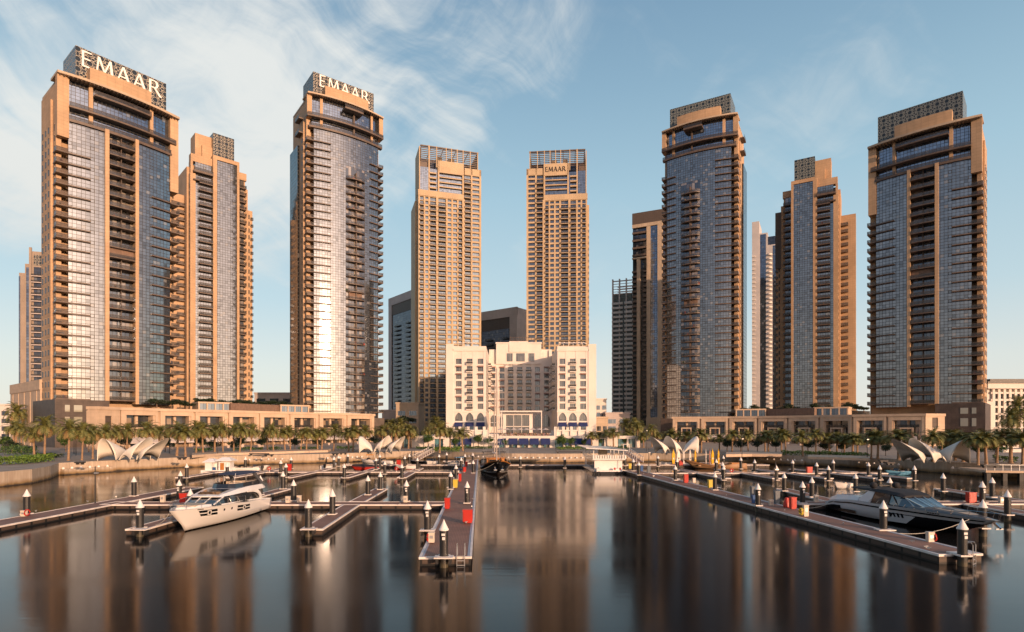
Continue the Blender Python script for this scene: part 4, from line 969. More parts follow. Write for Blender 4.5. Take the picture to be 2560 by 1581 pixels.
# ---------------------------------------------------------------- the white hotel
def hotel():
    YW, YC = 262.0, 298.0
    root = empty('white_hotel', (4.1, YC, 6.0), 0, 'white hotel with pointed arches and two wings at the head of the bay', 'hotel')
    def q(x, y): return x - 4.1, y - YC
    w = MB()
    def bx(x0, x1, y0, y1, z0, z1): w.box(x0 - 4.1, x1 - 4.1, y0 - YC, y1 - YC, z0 - 6, z1 - 6)
    FH = 3.43; rows = [17.0 + FH * i for i in range(7)]
    wins, arches = [], []
    for sgn, xa, xb in ((1, -30.1, -11.9), (-1, 20.7, 38.4)):
        bx(xa, xb, YW + 1.0, YC + 2, 6, 46.0)
        # front with three columns of openings set in shallow bays
        blank = (xa, xa + 3.3) if sgn > 0 else (xb - 3.6, xb)
        f0, f1 = (xa + 3.3, xb) if sgn > 0 else (xa, xb - 3.6)
        bx(blank[0], blank[1], YW - .3, YW + 1.1, 6, 46.8)
        cw = (f1 - f0) / 3
        for j in range(3):
            c = f0 + cw * (j + .5); hw = 1.3
            bx(f0 + cw * j + (0 if j else .0), c - hw, YW, YW + 1.1, 16.2, 44); bx(c + hw, f0 + cw * (j + 1), YW, YW + 1.1, 16.2, 44)
            for i, z in enumerate(rows):
                bx(c - hw, c + hw, YW + .12, YW + 1.05, z - .75 if i else 16.2, z + .15); wins.append((c, YW + .8, z + .15, j, 0))
            bx(c - hw, c + hw, YW + .12, YW + 1.05, rows[-1] + FH - .85, 44)
            arches.append((c, YW, cw))
        bx(f0 - .2, f1 + .2, YW - .25, YW + 1.2, 15.7, 16.4); bx(f0 - .2, f1 + .2, YW - .3, YW + 1.2, 43.6, 44.6); bx(f0, f1, YW - .1, YW + .3, 44.6, 45.6)
        # inner flank with its own windows
        fx = xb if sgn > 0 else xa
        for yy in (YW + 7, YW + 16, YW + 25):
            for z in rows: wins.append((fx + (.02 if sgn > 0 else -.02), yy, z + .2, 1, sgn))
    bx(-11.9, 20.7, YC + 1.0, YC + 18, 6, 49.4); bx(-8.2, 15.2, YC - .6, YC + 14, 41.6, 52.4); bx(-1.5, 8.2, YC - 1.0, YC + 14, 47.8, 53.4); bx(-8.5, 15.5, YC - .9, YC - .5, 52.2, 52.9)
    cc = [-9.9, -5.2, -.7, 4.0, 8.6, 13.2, 17.9]
    e = [-11.9] + [v for c in cc for v in (c - 1.25, c + 1.25)] + [20.7]
    for i in range(0, len(e), 2): bx(e[i], e[i + 1], YC - (.35 if i in (4, 6, 8, 10) else 0), YC + 1.1, 16, 49)
    for j, c in enumerate(cc):
        for i, z in enumerate(rows):
            bx(c - 1.25, c + 1.25, YC + .12, YC + 1.05, z - .75 if i else 16, z + .15); wins.append((c, YC + .8, z + .15, 1 if 2 <= j <= 4 else 2, 0))
        bx(c - 1.25, c + 1.25, YC + .12, YC + 1.05, rows[-1] + FH - .85, 41.7)
    bx(-11.9, 20.7, YC - .6, YC + 1.1, 6, 16)
    # ground floor walls with the pointed openings left dark by the panes set into them
    for c, y, cw in arches:
        bx(c - cw / 2, c - 1.75, y, y + 1.1, 6, 15.8); bx(c + 1.75, c + cw / 2, y, y + 1.1, 6, 15.8); bx(c - 1.75, c + 1.75, y + .1, y + 1.1, 10.9, 11.7)
    w.build('wall', [S['white']], root)
    # spandrels over the pointed arches
    for c, y, cw in arches + [(-9.4, YC - .6, 4), (-4.6, YC - .6, 4), (13.4, YC - .6, 4), (17.9, YC - .6, 4)]:
        m = MB(); arch = []
        hw = 1.75
        for i in range(13):
            t = -1 + i / 6.0; arch.append((c + hw * t, 13.2 + 2.3 * (1 - abs(t) ** 2.0) ** .75 * (1 - .12 * abs(t))))
        yf = y - (.02 if y < YC - 5 else .25)
        if y < YC - 5:
            for (xa, za), (xb, zb) in zip(arch, arch[1:]):
                m.face([(xa - 4.1, yf - YC, za - 6), (xb - 4.1, yf - YC, zb - 6), (xb - 4.1, yf - YC, 9.9), (xa - 4.1, yf - YC, 9.9)])
                m.face([(xa - 4.1, yf - YC, za - 6), (xb - 4.1, yf - YC, zb - 6), (xb - 4.1, yf + 1 - YC, zb - 6), (xa - 4.1, yf + 1 - YC, za - 6)])
            m.build('arch', [S['white']], root)
            g = MB(); g.box(c - 1.75 - 4.1, c + 1.75 - 4.1, y + .6 - YC, y + .9 - YC, 11.7 - 6, 15.7 - 6); g.build('arched_window', [S['win_hotel']], root)
            g = MB(); g.box(c - 1.75 - 4.1, c + 1.75 - 4.1, y + .4 - YC, y + .9 - YC, 6.2 - 6, 10.9 - 6); g.build('terrace_door', [S['win']], root)
            a = MB(); x0, x1 = c - 1.9 - 4.1, c + 1.9 - 4.1; yy = y - YC
            a.face([(x0, yy - .03, 5.1), (x1, yy - .03, 5.1), (x1, yy - 1.7, 3.5), (x0, yy - 1.7, 3.5)]); a.face([(x0, yy - 1.7, 3.2), (x1, yy - 1.7, 3.2), (x1, yy - 1.7, 3.5), (x0, yy - 1.7, 3.5)])
            for x in (x0, x1): a.face([(x, yy - .03, 5.1), (x, yy - 1.7, 3.5), (x, yy - .03, 3.5)])
            a.build('awning', [S['awn_blue']], root)
        else:
            fc = [(p[0] - 4.1, yf - YC + .2, p[1] - 6) for p in arch] + [(c + hw - 4.1, yf - YC + .2, 3.2), (c - hw - 4.1, yf - YC + .2, 3.2)]
            m.face(fc); m.build('arched_window', [S['win_hotel']], root)
    # windows with little awnings or balconies
    pane = MB(); pane.box(-1.25, 1.25, 0, .12, 0, 2.5)
    awn = MB(); awn.face([(-1.4, -.7, 2.75), (1.4, -.7, 2.75), (1.4, -1.5, 2.2), (-1.4, -1.5, 2.2)]); awn.face([(-1.4, -1.5, 2.05), (1.4, -1.5, 2.05), (1.4, -1.5, 2.2), (-1.4, -1.5, 2.2)])
    awn.face([(-1.4, -.7, 2.75), (-1.4, -1.5, 2.2), (-1.4, -.7, 2.2)]); awn.face([(1.4, -.7, 2.75), (1.4, -1.5, 2.2), (1.4, -.7, 2.2)])
    bal = MB(); bal.box(-1.5, 1.5, -2.0, -.6, -.35, .0); bal.box(-1.45, 1.45, -1.98, -1.9, 0, .95, 1); bal.box(-1.45, -1.37, -1.98, -.7, 0, .95, 1); bal.box(1.37, 1.45, -1.98, -.7, 0, .95, 1); bal.box(-1.5, 1.5, -2.05, -1.85, .95, 1.03, 0)
    f = {}
    for i, (x, y, z, j, side) in enumerate(wins):
        p = (x - 4.1, y - YC, z - 6); rz = {0: 0, 1: R(90), -1: R(-90)}[side]
        k = 'pane'
        if k not in f: f[k] = pane.build('window', [S['win_hotel']], root, p); f[k].rotation_euler = (0, 0, rz)
        else: again(f[k], p, rz)
        if side: k = 'bal'
        else: k = 'bal' if (j == 1) else ('awn' if (i * 7 + i // 7 + j) % 3 else None)
        if k == 'bal':
            if k not in f: f[k] = pair(bal, 'balcony', S['white'], S['rail'], root, p); f[k].rotation_euler = (0, 0, rz)
            else: again(f[k], p, rz)
        elif k == 'awn':
            if k not in f: f[k] = awn.build('window_awning', [S['awn_rose']], root, p)
            else: again(f[k], p)
    for x, wd in ((-2.7, 3.0), (2.2, 4.4), (8.6, 3.0)):
        m = MB(); m.box(x - 4.1, x + wd - 4.1, -.75, -.55, 37.0, 41.2); m.build('tall_window', [S['win_hotel']], root)
    # entrance pavilion and flat canopy in the court
    m = MB(); m.box(-9.0, 8.4, -60, -44, 9.2, 9.7)
    for x in (-8.6, 8.0): m.box(x, x + .35, -59.6, -59.2, -.2, 9.2)
    m.build('canopy', [S['white']], root)
    m = MB(); m.box(-8.0, 4.6, -56, -50, 8.0, 9.3); m.box(-8.0, -6.6, -56, -50, 0, 8); m.box(3.2, 4.6, -56, -50, 0, 8); m.box(-8, 4.6, -51, -50, 0, 8); m.box(-6.6, 3.2, -55.9, -55.4, 3.0, 3.3)
    for x in (-3.5, -.1): m.box(x, x + .2, -55.9, -55.4, 0, 8)
    m.build('entrance_pavilion', [S['white']], root)
    m = MB(); m.box(-6.6, 3.2, -55.5, -55.3, .1, 8); m.build('glass_wall', [S['win_hotel']], root)
    # roof frames: the back of a raised sign and a few plant screens
    m = MB()
    for i in range(9): x = -5 + i * 1.6; m.bar((x, 6, 46.5), (x, 6, 51.2 - (i % 3) * .5), .16)
    m.bar((-5, 6, 48.6), (8, 6, 48.6), .16); m.bar((-5, 6, 50.4), (6, 6, 50.4), .16)
    for i in range(14): a, b = 6.283 * i / 14, 6.283 * (i + 1) / 14; m.bar((9 + 1.7 * math.cos(a), 6, 49.2 + 1.7 * math.sin(a)), (9 + 1.7 * math.cos(b), 6, 49.2 + 1.7 * math.sin(b)), .18)
    for i in range(4): m.bar((13 + i * 1.2, 6, 46.5), (13.6 + i * 1.2, 6, 50.6), .16)
    m.build('roof_sign_frame', [S['bronze']], root)
    for x0, n in ((-31, 5), (17.5, 6)):
        m = MB()
        for i in range(n): m.bar((x0 + 2.2 * i, -34 + (i % 2), 40), (x0 + 2.2 * i, -34 + (i % 2), 42.0), .2); m.bar((x0 + 2.2 * i, -34, 42.0), (x0 + 2.2 * i + 1.8, -33, 41.4), .22)
        m.bar((x0, -34, 41.7), (x0 + 2.2 * (n - 1), -34, 41.7), .2)
        m.build('roof_frame', [S['white']], root)
    return root
hotel()

# terraces and shops in front of it
def terrace():
    Y0 = 186.0; root = empty('hotel_terrace', (4, Y0, GROUND), 0, 'white terraced shop front with blue awnings below the white hotel', 'terrace')
    w = MB()
    def bx(mb, px0, px1, y0, y1, z0, z1, mi=0): mb.box(XA(px0, Y0) - 4, XA(px1, Y0) - 4, y0 - Y0, y1 - Y0, z0 - GROUND, z1 - GROUND, mi)
    bx(w, 1000, 1600, Y0 + 1.6, Y0 + 26, 2.2, 5.4); bx(w, 1050, 1560, 212, 262, 2.2, 6.2)
    openings = [(1008, 1026, 0), (1086, 1108, 0), (1133, 1151, 1), (1160, 1178, 1), (1247, 1264, 1), (1273, 1293, 1), (1299, 1320, 1), (1326, 1346, 1), (1353, 1374, 1), (1387, 1408, 0), (1413, 1430, 1), (1437, 1455, 1), (1463, 1479, 1), (1496, 1511, 0), (1544, 1567, 0), (1571, 1589, 0)]
    e = [1000] + [v for a, b, _ in openings for v in (a, b)] + [1600]
    for i in range(0, len(e), 2): bx(w, e[i], e[i + 1], Y0, Y0 + 1.7, 2.2, 5.6)
    bx(w, 1000, 1600, Y0 - .1, Y0 + 1.8, 5.05, 6.0)
    for a, b in ((1115, 1215), (1393, 1492)):
        bx(w, a, b, 200, 214, 5.4, 7.6)
        for i in range(5): x = a + (b - a) * i / 4.6; bx(w, x, x + 7, 199.4, 201, 5.4, 9.0)
        bx(w, a, b, 199.6, 200.4, 7.4, 7.9)
    w.build('wall', [S['white']], root)
    for a, b, aw in openings:
        g = MB(); bx(g, a, b, Y0 + 1.0, Y0 + 1.4, 2.2, 5.0); g.build('shop_window', [S['shop']], root)
        if aw:
            m = MB(); x0, x1 = XA(a - 1, Y0) - 4, XA(b + 1, Y0) - 4
            m.face([(x0, -.12, 3.0), (x1, -.12, 3.0), (x1, -1.5, 1.35), (x0, -1.5, 1.35)]); m.face([(x0, -1.5, 1.0), (x1, -1.5, 1.0), (x1, -1.5, 1.35), (x0, -1.5, 1.35)])
            for x in (x0, x1): m.face([(x, -.12, 3.0), (x, -1.5, 1.35), (x, -.12, 1.35)])
            m.build('awning', [S['awn_blue']], root)
terrace()
# low blocks seen between the towers at ground level
def low(label, px0, px1, Y, top, mt, glass=None, d=20):
    x0, x1 = XA(px0, Y), XA(px1, Y); z = ZA(top, Y); root = empty('low_block', ((x0 + x1) / 2, Y, 0), 0, label, 'building'); L = x1 - x0
    w = MB(); w.box(-L / 2, L / 2, 0, d, 0, z); w.box(-L / 2 - .3, L / 2 + .3, -.3, d, z, z + .8); n = max(2, int(L / 6))
    w.build('wall', [mt], root)
    k = max(1, int((z - 4) / 4)); f = None
    for r_ in range(k):
        for i in range(n):
            m1 = MB(); m1.box(-L / n * .33, L / n * .33, -.08, .05, 0, 2.4); p = (-L / 2 + L / n * (i + .5), 0, 3 + 4.0 * r_)
            if f is None: f = m1.build('window', glass or S['win'], root, p)
            else: again(f, p)
low('beige low block behind dark shrubs left of the white hotel', 990, 1046, 300, 1010, S['stone_pale'])
low('small blue grey block at the foot of the shaded tower', 955, 990, 330, 1028, S['shade_stone'])
low('white stepped block right of the white hotel', 1489, 1516, 330, 1000, S['white'])
low('dark grey low block between the hotel and the brown framed tower', 1514, 1575, 320, 1035, S['shade_stone'])
low('beige low block at the right shoulder of the white hotel', 1490, 1520, 292, 1046, S['stone_pale'])
low('pale low building at the far left edge behind the palms', -30, 28, 300, 1014, S['white'])
low('pale hall between the stepped left tower and the slim lettered tower', 636, 735, 330, 985, S['shade_stone'])
# parasols, planters and flower beds on the hotel terraces
pr0 = None
for i, px in enumerate((1252, 1268, 1284, 1300, 1316, 1332, 1348, 1364)):
    Y = 196 + 3 * (i % 2); p = (XA(px, Y), Y, 6.2)
    lab = f"cream parasol on the hotel terrace, {('first', 'second', 'third', 'fourth', 'fifth', 'sixth', 'seventh', 'eighth')[i]} from the left"
    if pr0 is None:
        pr0 = empty('parasol', p, 0, lab, 'parasol', 'parasols on the hotel terrace')
        m = MB(); m.tube([(0, 0, 0), (0, 0, 2.2)], .04, 6); m.build('pole', S['dark'], pr0); m = MB(); m.lathe([(1.25, 1.75), (.6, 2.05), (0, 2.3)], n=8, smooth=False); m.build('canopy', S['awn_grey'], pr0)
    else: dup(pr0, p, i, lab)
m = MB(); rnd = random.Random(3)
for i in range(900):
    x = XA(1246, 187) + rnd.random() * (XA(1374, 187) - XA(1246, 187)); y = 187.2 + rnd.random() * 1.6; z = 6.0 + rnd.random() * .9
    u = Vector((rnd.uniform(-1, 1), rnd.uniform(-1, 1), rnd.uniform(-1, 1))).normalized() * .2; v = u.cross(Vector((rnd.uniform(-1, 1), .3, rnd.uniform(-1, 1)))).normalized() * .15; q = Vector((x, y, z)); m.face([q - u, q - v, q + u, q + v], None, rnd.randrange(3))
tag(m.build('flower_bed', [S['flower'], mat('bed_green', (.08, .11, .03), .8), mat('bed_pink', (.5, .22, .2), .8)]), 'long planted bed with flowers along the edge of the hotel terrace', 'flower bed')
# ---------------------------------------------------------------- promenade: palms, trees, hedges, shells
ORD = ['first', 'second', 'third', 'fourth', 'fifth', 'sixth', 'seventh', 'eighth', 'ninth', 'tenth', 'eleventh', 'twelfth', 'thirteenth', 'fourteenth', 'fifteenth', 'sixteenth', 'seventeenth', 'eighteenth', 'nineteenth']
ORD += ['twentieth'] + ['twenty-' + o for o in ORD[:9]] + ['thirtieth'] + ['thirty-' + o for o in ORD[:9]] + ['fortieth']
def leaf_mat(name, c0, c1, rough=.6):
    m = bpy.data.materials.new(name); m.use_nodes = True
    k = NT(m.node_tree); b = m.node_tree.nodes['Principled BSDF']
    g = k.n('ShaderNodeNewGeometry')
    k.put(b.inputs['Base Color'], k.mix(g.outputs['Random Per Island'], c0, c1)); b.inputs['Roughness'].default_value = rough
    b.inputs['Subsurface Weight'].default_value = 0
    return m
S['frond'] = leaf_mat('palm_fronds', (.08, .10, .024), (.24, .225, .065))
S['frond_dry'] = leaf_mat('dry_fronds', (.20, .14, .05), (.30, .19, .07))
S['trunk'] = mat('palm_trunk', (.30, .19, .11), .9, var=.25, vscale=3, bump=.4, bscale=6)
S['bark'] = mat('tree_bark', (.16, .11, .075), .9, var=.2, vscale=3)
S['leaf'] = leaf_mat('tree_leaves', (.018, .055, .010), (.085, .155, .028))
S['leaf_dark'] = leaf_mat('dark_leaves', (.010, .026, .010), (.035, .058, .018))
S['leaf_bright'] = leaf_mat('hedge_leaves', (.05, .115, .012), (.16, .25, .035))

def palm_parts(seed, H=6.0, R0=3.1, dark=False):
    rnd = random.Random(seed)
    t = MB(); bend = rnd.uniform(-.25, .25)
    pts = [(bend * (z / H) ** 2, 0, z) for z in (0, .3, H * .3, H * .6, H * .85, H * .95, H)]
    t.tube(pts, [.34, .25, .21, .20, .21, .33, .22], 8)
    c = MB(); top = Vector((bend, 0, H))
    n = 40
    for i in range(n):
        az = i * 2.39996 + rnd.uniform(-.2, .2); f = (i + .5) / n
        el = R(86 - 108 * f ** .85 + rnd.uniform(-8, 8)); L = R0 * rnd.uniform(.88, 1.15) * (1.0 if f < .85 else .8)
        u = Vector((math.cos(az), math.sin(az), 0)); side = Vector((-u.y, u.x, 0))
        p = top.copy(); e = el; prev = None; st = 8; mi = 1 if f > .88 else 0
        for s_ in range(st + 1):
            g = s_ / st
            d = (u * math.cos(e) + Vector((0, 0, 1)) * math.sin(e))
            nrm = side.cross(d)
            if s_ > 0:
                wl = .62 * (max(0.02, math.sin(3.1416 * min(1, g * .92 + .1))) ** .6) * R0 / 2.5
                for sg in (-1, 1):
                    b0 = p; b1 = p + d * .16; tip = p + side * sg * wl * .86 + d * wl * .75 - nrm * wl * .35 + Vector((0, 0, -wl * .12)); 
                    c.face([b0, b1, tip + d * .07, tip - d * .03], None, mi)
                    q = p - d * L / st * .5; tip = q + side * sg * wl * .8 + d * wl * .7 - nrm * wl * .25
                    c.face([q, q + d * .15, tip + d * .06, tip - d * .03], None, mi)
            np = p + d * (L / st)
            w = .05 * (1 - g) + .015
            c.face([p - side * w, p + side * w, np + side * w, np - side * w], None, mi)
            p = np; e -= (1.55 + .5 * math.cos(el)) / st * (.55 + g)
    for i in range(14):                                           # cut frond bases under the crown
        az = i * 2.4; u = Vector((math.cos(az), math.sin(az), 0)); b = top + u * .22 + Vector((0, 0, -.55 + .03 * i))
        c.bar(b, b + u * .22 + Vector((0, 0, .3)), .12, .06, 1)
    return t, c
PALM = []
for i in range(5):
    t, c = palm_parts(i + 3)
    r = empty('palm_tree', (0, -500 - i * 10, GROUND), 0, 'palm', 'palm tree', 'palms along the promenade')
    t.build('trunk', S['trunk'], r); c.build('crown', [S['frond'], S['frond_dry']], r); PALM.append([r, False])
PL_ = [(32, 1128, 1070), (54, 1130, 1072), (86, 1146, 1083), (111, 1147, 1064), (171, 1152, 1070), (205, 1151, 1070), (232, 1148, 1075), (262, 1140, 1074), (287, 1138, 1079), (317, 1136, 1072), (368, 1141, 1069), (396, 1136, 1072),
       (442, 1140, 1073), (464, 1142, 1075), (490, 1137, 1068), (508, 1137, 1070), (537, 1133, 1077), (558, 1134, 1074), (584, 1132, 1076), (599, 1136, 1073), (626, 1134, 1076), (669, 1131, 1081), (684, 1133, 1074), (713, 1130, 1079), (726, 1129, 1075),
       (752, 1130, 1080), (766, 1130, 1079), (794, 1129, 1079), (804, 1129, 1076), (834, 1127, 1076), (872, 1129, 1080), (882, 1130, 1079), (914, 1126, 1078), (956, 1122, 1077), (986, 1122, 1073)]
PC_ = [(1007, 1121, 1080), (1021, 1122, 1072), (1028, 1120, 1080), (1066, 1116, 1076), (1099, 1133, 1074), (1125, 1125, 1080), (1157, 1128, 1082), (1479, 1121, 1084), (1498, 1119, 1087), (1514, 1118, 1084), (1534, 1120, 1081), (1569, 1118, 1079), (1575, 1118, 1080),
       (1593, 1114, 1068), (1609, 1120, 1089), (1630, 1118, 1074), (1645, 1118, 1086)]
PR_ = [(1680, 1128, 1081), (1717, 1129, 1085), (1753, 1133, 1085), (1798, 1130, 1090), (1830, 1134, 1081), (1871, 1135, 1083), (1913, 1134, 1087), (1921, 1133, 1086), (1954, 1136, 1086), (1964, 1137, 1087), (2007, 1142, 1091), (2039, 1137, 1086), (2074, 1137, 1088), (2092, 1136, 1092),
       (2110, 1137, 1092), (2132, 1139, 1090), (2143, 1140, 1091), (2178, 1146, 1092), (2194, 1147, 1090), (2247, 1151, 1089), (2331, 1155, 1091), (2355, 1150, 1087), (2388, 1152, 1086), (2408, 1155, 1089), (2445, 1163, 1089), (2466, 1163, 1089), (2492, 1158, 1088), (2527, 1159, 1089), (2556, 1162, 1090)]
def put_palm(px, by, cy, label, k, ext=1.0):
    Y = FPX * (CH - GROUND) / (by - HZ); X = XA(px, Y); H = ZA(cy, Y) - GROUND - .5
    loc, rz = (X, Y, GROUND), (px * 1.7) % 6.28; s = (.93 * ext * (1 + .12 * math.sin(px)),) * 2 + (H / 6.0,)
    lean = (.05 * math.sin(px * 2.1), .05 * math.cos(px * 1.3)); s = (s[0] * (1 + .14 * math.sin(px * 3.7)), s[1] * (1 + .14 * math.sin(px * 3.7)), s[2] * (1 + .07 * math.cos(px * 5.1)))
    if not PALM[k][1]:
        r = PALM[k][0]; PALM[k][1] = True; r.location = loc; r.rotation_euler = (lean[0], lean[1], rz); r.scale = s; r['label'] = label
    else: q = dup(PALM[k][0], loc, rz, label, None, s); q.rotation_euler = (lean[0], lean[1], rz)
for nm, lst in (('along the left podium', PL_), ('in front of the hotel', PC_), ('along the right podium', PR_)):
    for i, a in enumerate(sorted(lst)):
        put_palm(*a, f"date palm, {ORD[i]} from the left in the row {nm}", (i * 3 + len(nm)) % 5, 1.25 if a[0] in (368, 32, 86, 872, 2247, 2527) else 1.0)
for px, Y, H, lab in ((40, 205, 13, 'tall dark palm before the low peach building at the left edge'), (2543, 195, 14.5, 'tall palm before the white low hotel at the right edge'), (2530, 170, 10.0, 'shaded palm below the tall palm at the right edge'),
                      (979, 262, 9.0, 'dark palm in shade left of the beige low block'), (1001, 258, 9.0, 'dark palm in shade before the beige low block'), (1090, 240, 9.5, 'dark palm at the foot of the tall stone tower'), (1566, 250, 9, 'dark palm in shade before the grey low block'), (1587, 246, 9, 'dark palm in shade under the brown topped tower')):
    dup(PALM[int(px) % 5][0], (XA(px, Y), Y, GROUND), px % 6, lab, None, (1.35, 1.35, H / 6.8))

def leaf_cloud(mb, c, r, n, size, rnd, mi=0, lumps=9):
    """n leaf clumps through the volume of a few overlapping lumps"""
    L = []
    for _ in range(lumps):
        v = Vector((rnd.gauss(0, 1), rnd.gauss(0, 1), rnd.gauss(0, .8))).normalized() * rnd.uniform(.25, .72)
        L.append((Vector((v.x * r[0], v.y * r[1], v.z * r[2])), rnd.uniform(.32, .55)))
    for i in range(n):
        o, q = L[i % lumps]
        v = Vector((rnd.gauss(0, 1), rnd.gauss(0, 1), rnd.gauss(0, 1))).normalized() * rnd.uniform(.55, 1.0) * q
        p = Vector(c) + o + Vector((v.x * r[0], v.y * r[1], v.z * r[2]))
        a = Vector((rnd.uniform(-1, 1), rnd.uniform(-1, 1), rnd.uniform(-.6, .6))).normalized(); b = a.cross(Vector((rnd.uniform(-1, 1), rnd.uniform(-1, 1), rnd.uniform(-1, 1)))).normalized()
        s = size * rnd.uniform(.6, 1.3)
        mb.face([p - a * s, p - b * s * .5, p + a * s, p + b * s * .5], None, mi)
TREES = {}
def tree(px, by, h, wd, label, kind='leaf', seed=0, z=None, Y=None, group='round leafy trees'):
    z = GROUND if z is None else z
    if Y is None: Y = FPX * (CH - z) / (by - HZ)
    key = (kind, seed % 3)
    loc = (XA(px, Y), Y, z); sc = (wd / 3.6, wd / 3.6, h / 4.2)
    if key not in TREES:
        rnd = random.Random(seed + 40)
        r = empty('leafy_tree', loc, seed, label, 'tree', group); r.scale = sc
        t = MB(); t.tube([(0, 0, 0), (.05, 0, 1.0), (0, .05, 1.7)], [.13, .1, .08], 7)
        for i in range(5): a = i * 1.3; t.tube([(0, .05, 1.5), (.5 * math.cos(a), .5 * math.sin(a), 2.1), (1.0 * math.cos(a), 1.0 * math.sin(a), 2.9)], [.06, .045, .02], 5)
        t.build('trunk', S['bark'], r)
        c = MB(); leaf_cloud(c, (0, 0, 2.75), (1.8, 1.8, 1.5), 1500, .17, rnd, 0, 12); c.build('crown', S[kind], r)
        TREES[key] = r
    else:
        r = dup(TREES[key], loc, seed * 1.1, label, group, sc)
    return r
for i, a in enumerate(((1034, 1119, 4.6, 4.6), (1070, 1120, 4.6, 4.4), (1114, 1119, 4.4, 3.4), (1140, 1122, 3.6, 3.8), (1196, 1120, 4.6, 4.2), (1222, 1120, 3.8, 3.6), (1262, 1121, 3.0, 2.2), (1397, 1120, 3.2, 2.6), (1408, 1125, 4.6, 4.0), (1428, 1121, 3.6, 3.2), (1460, 1120, 3.0, 2.8), (1502, 1119, 3.6, 3.0), (1532, 1119, 4.4, 3.8), (1561, 1119, 4.2, 3.6), (1602, 1119, 4.0, 4.0))):
    tree(*a, f"round green tree in front of the hotel shops, {ORD[i]} from the left", 'leaf', i)
for i, a in enumerate(((8, 1128, 4.4, 4.6), (30, 1132, 3.4, 4.4), (165, 1130, 5.0, 4.6), (222, 1131, 5.0, 4.6), (312, 1128, 4.6, 4.0), (413, 1130, 4.0, 3.6), (500, 1130, 5.6, 3.4), (535, 1130, 3.2, 3.8), (585, 1130, 3.0, 3.6), (600, 1128, 5.2, 3.2), (655, 1127, 4.2, 3.6), (737, 1126, 3.8, 3.6), (795, 1126, 4.2, 3.4), (938, 1120, 4.0, 4.0), (1012, 1117, 4.0, 3.6))):
    tree(*a, f"bushy tree among the left palms, {ORD[i]} from the left", 'leaf' if i in (2, 3, 0) else 'leaf_dark', i + 1)
for i, a in enumerate(((1744, 1127, 3.4, 3.0), (1818, 1131, 3.8, 4.0), (1852, 1132, 4.2, 4.2), (1893, 1131, 3.8, 3.6), (1940, 1132, 3.8, 3.4), (2020, 1134, 4.4, 4.0), (2064, 1135, 3.0, 3.8), (2105, 1136, 3.2, 3.6), (2214, 1140, 3.4, 2.6), (2366, 1146, 4.4, 4.2), (2402, 1147, 3.8, 4.0), (2443, 1148, 3.6, 3.6), (2489, 1150, 4.6, 4.6))):
    tree(*a, f"bushy tree among the right palms, {ORD[i]} from the left", 'leaf' if i > 8 else 'leaf_dark', i + 2)
for i, (px, Y) in enumerate(((428, 206), (450, 210), (470, 213), (497, 220), (520, 226), (548, 230), (580, 234), (604, 236), (628, 238), (655, 241), (676, 243), (700, 246), (724, 248), (392, 200))):
    tree(px, 0, 3.4 + .8 * math.sin(i * 2), 6.0, f"dark garden tree on the left podium roof, {ORD[i]} in the row from the near tower", 'leaf_dark', i, 15.6 if i in (0, 1, 2, 13) else 17.0, Y, 'roof garden trees')
for i, (px, Y) in enumerate(((1866, 268), (1890, 268), (1915, 266), (1945, 262), (1968, 260), (1995, 257), (2018, 255), (2040, 252), (2066, 248), (2092, 245), (2118, 242), (2142, 240), (2160, 238))):
    tree(px, 0, 3.8 + .9 * math.sin(i * 2), 6.0, f"dark garden tree on the right podium roof, {ORD[i]} from the left", 'leaf_dark', i + 1, 15.0, Y, 'roof garden trees')
for i, (px, Y) in enumerate(((1005, 294), (1022, 294), (1505, 300), (1060, 245), (1075, 243))):
    tree(px, 0, 5.2, 6.5, ('dark tree before the beige low block, left one', 'dark tree before the beige low block, right one', 'dark tree beside the right shoulder of the hotel', 'dark shrub tree under the tall stone tower, left one', 'dark shrub tree under the tall stone tower, right one')[i], 'leaf_dark', i, 10.0 if i < 2 else (9.0 if i == 2 else 2.2), Y, 'dark trees by the hotel')

def hedge(label, pts, w, h, n, kind='leaf_bright', z=GROUND, size=.16):
    rnd = random.Random(len(label)); m = MB()
    for (a, b) in zip(pts, pts[1:]):
        a, b = Vector((*a, 0)), Vector((*b, 0)); t = (b - a).normalized(); nn = Vector((-t.y, t.x, 0)); L = (b - a).length
        for i in range(int(n * L)):
            p = a + t * rnd.uniform(0, L) + nn * rnd.uniform(-w / 2, w / 2); e = math.sin(p.x * 1.7) * .12 + math.cos(p.y * 2.3) * .1
            p.z = z + h * rnd.uniform(.0, 1.0) ** .5 * (1 + e)
            u = Vector((rnd.uniform(-1, 1), rnd.uniform(-1, 1), rnd.uniform(-.5, .9))).normalized(); v = u.cross(Vector((rnd.uniform(-1, 1), rnd.uniform(-1, 1), rnd.uniform(-1, 1)))).normalized()
            s = size * rnd.uniform(.6, 1.4); m.face([p - u * s, p - v * s * .6, p + u * s, p + v * s * .6])
    return tag(m.build('hedge', S[kind]), label, 'hedge')
def gp(px, py): g = G(px, py, GROUND); return (g.x, g.y)
hedge('bright green clipped hedge on the near left quay corner', [gp(-30, 1164), gp(60, 1160), gp(118, 1153)], 3.0, 1.3, 220, 'leaf_bright')
hedge('dark shrubs behind the bright hedge at the left edge', [gp(-30, 1140), gp(40, 1140), gp(80, 1143)], 3.0, 2.2, 120, 'leaf')
hedge('low dark planting strip under the left palms near the dark stone base', [gp(95, 1144), gp(150, 1146)], 2.0, .9, 100, 'leaf_dark')
hedge('low green planting bed before the left podium, beside the big shells', [gp(262, 1134), gp(345, 1133)], 2.0, 1.0, 90, 'leaf')
hedge('low green planting bed in the middle of the left podium front', [gp(485, 1131), gp(530, 1130)], 2.5, 1.0, 90, 'leaf')
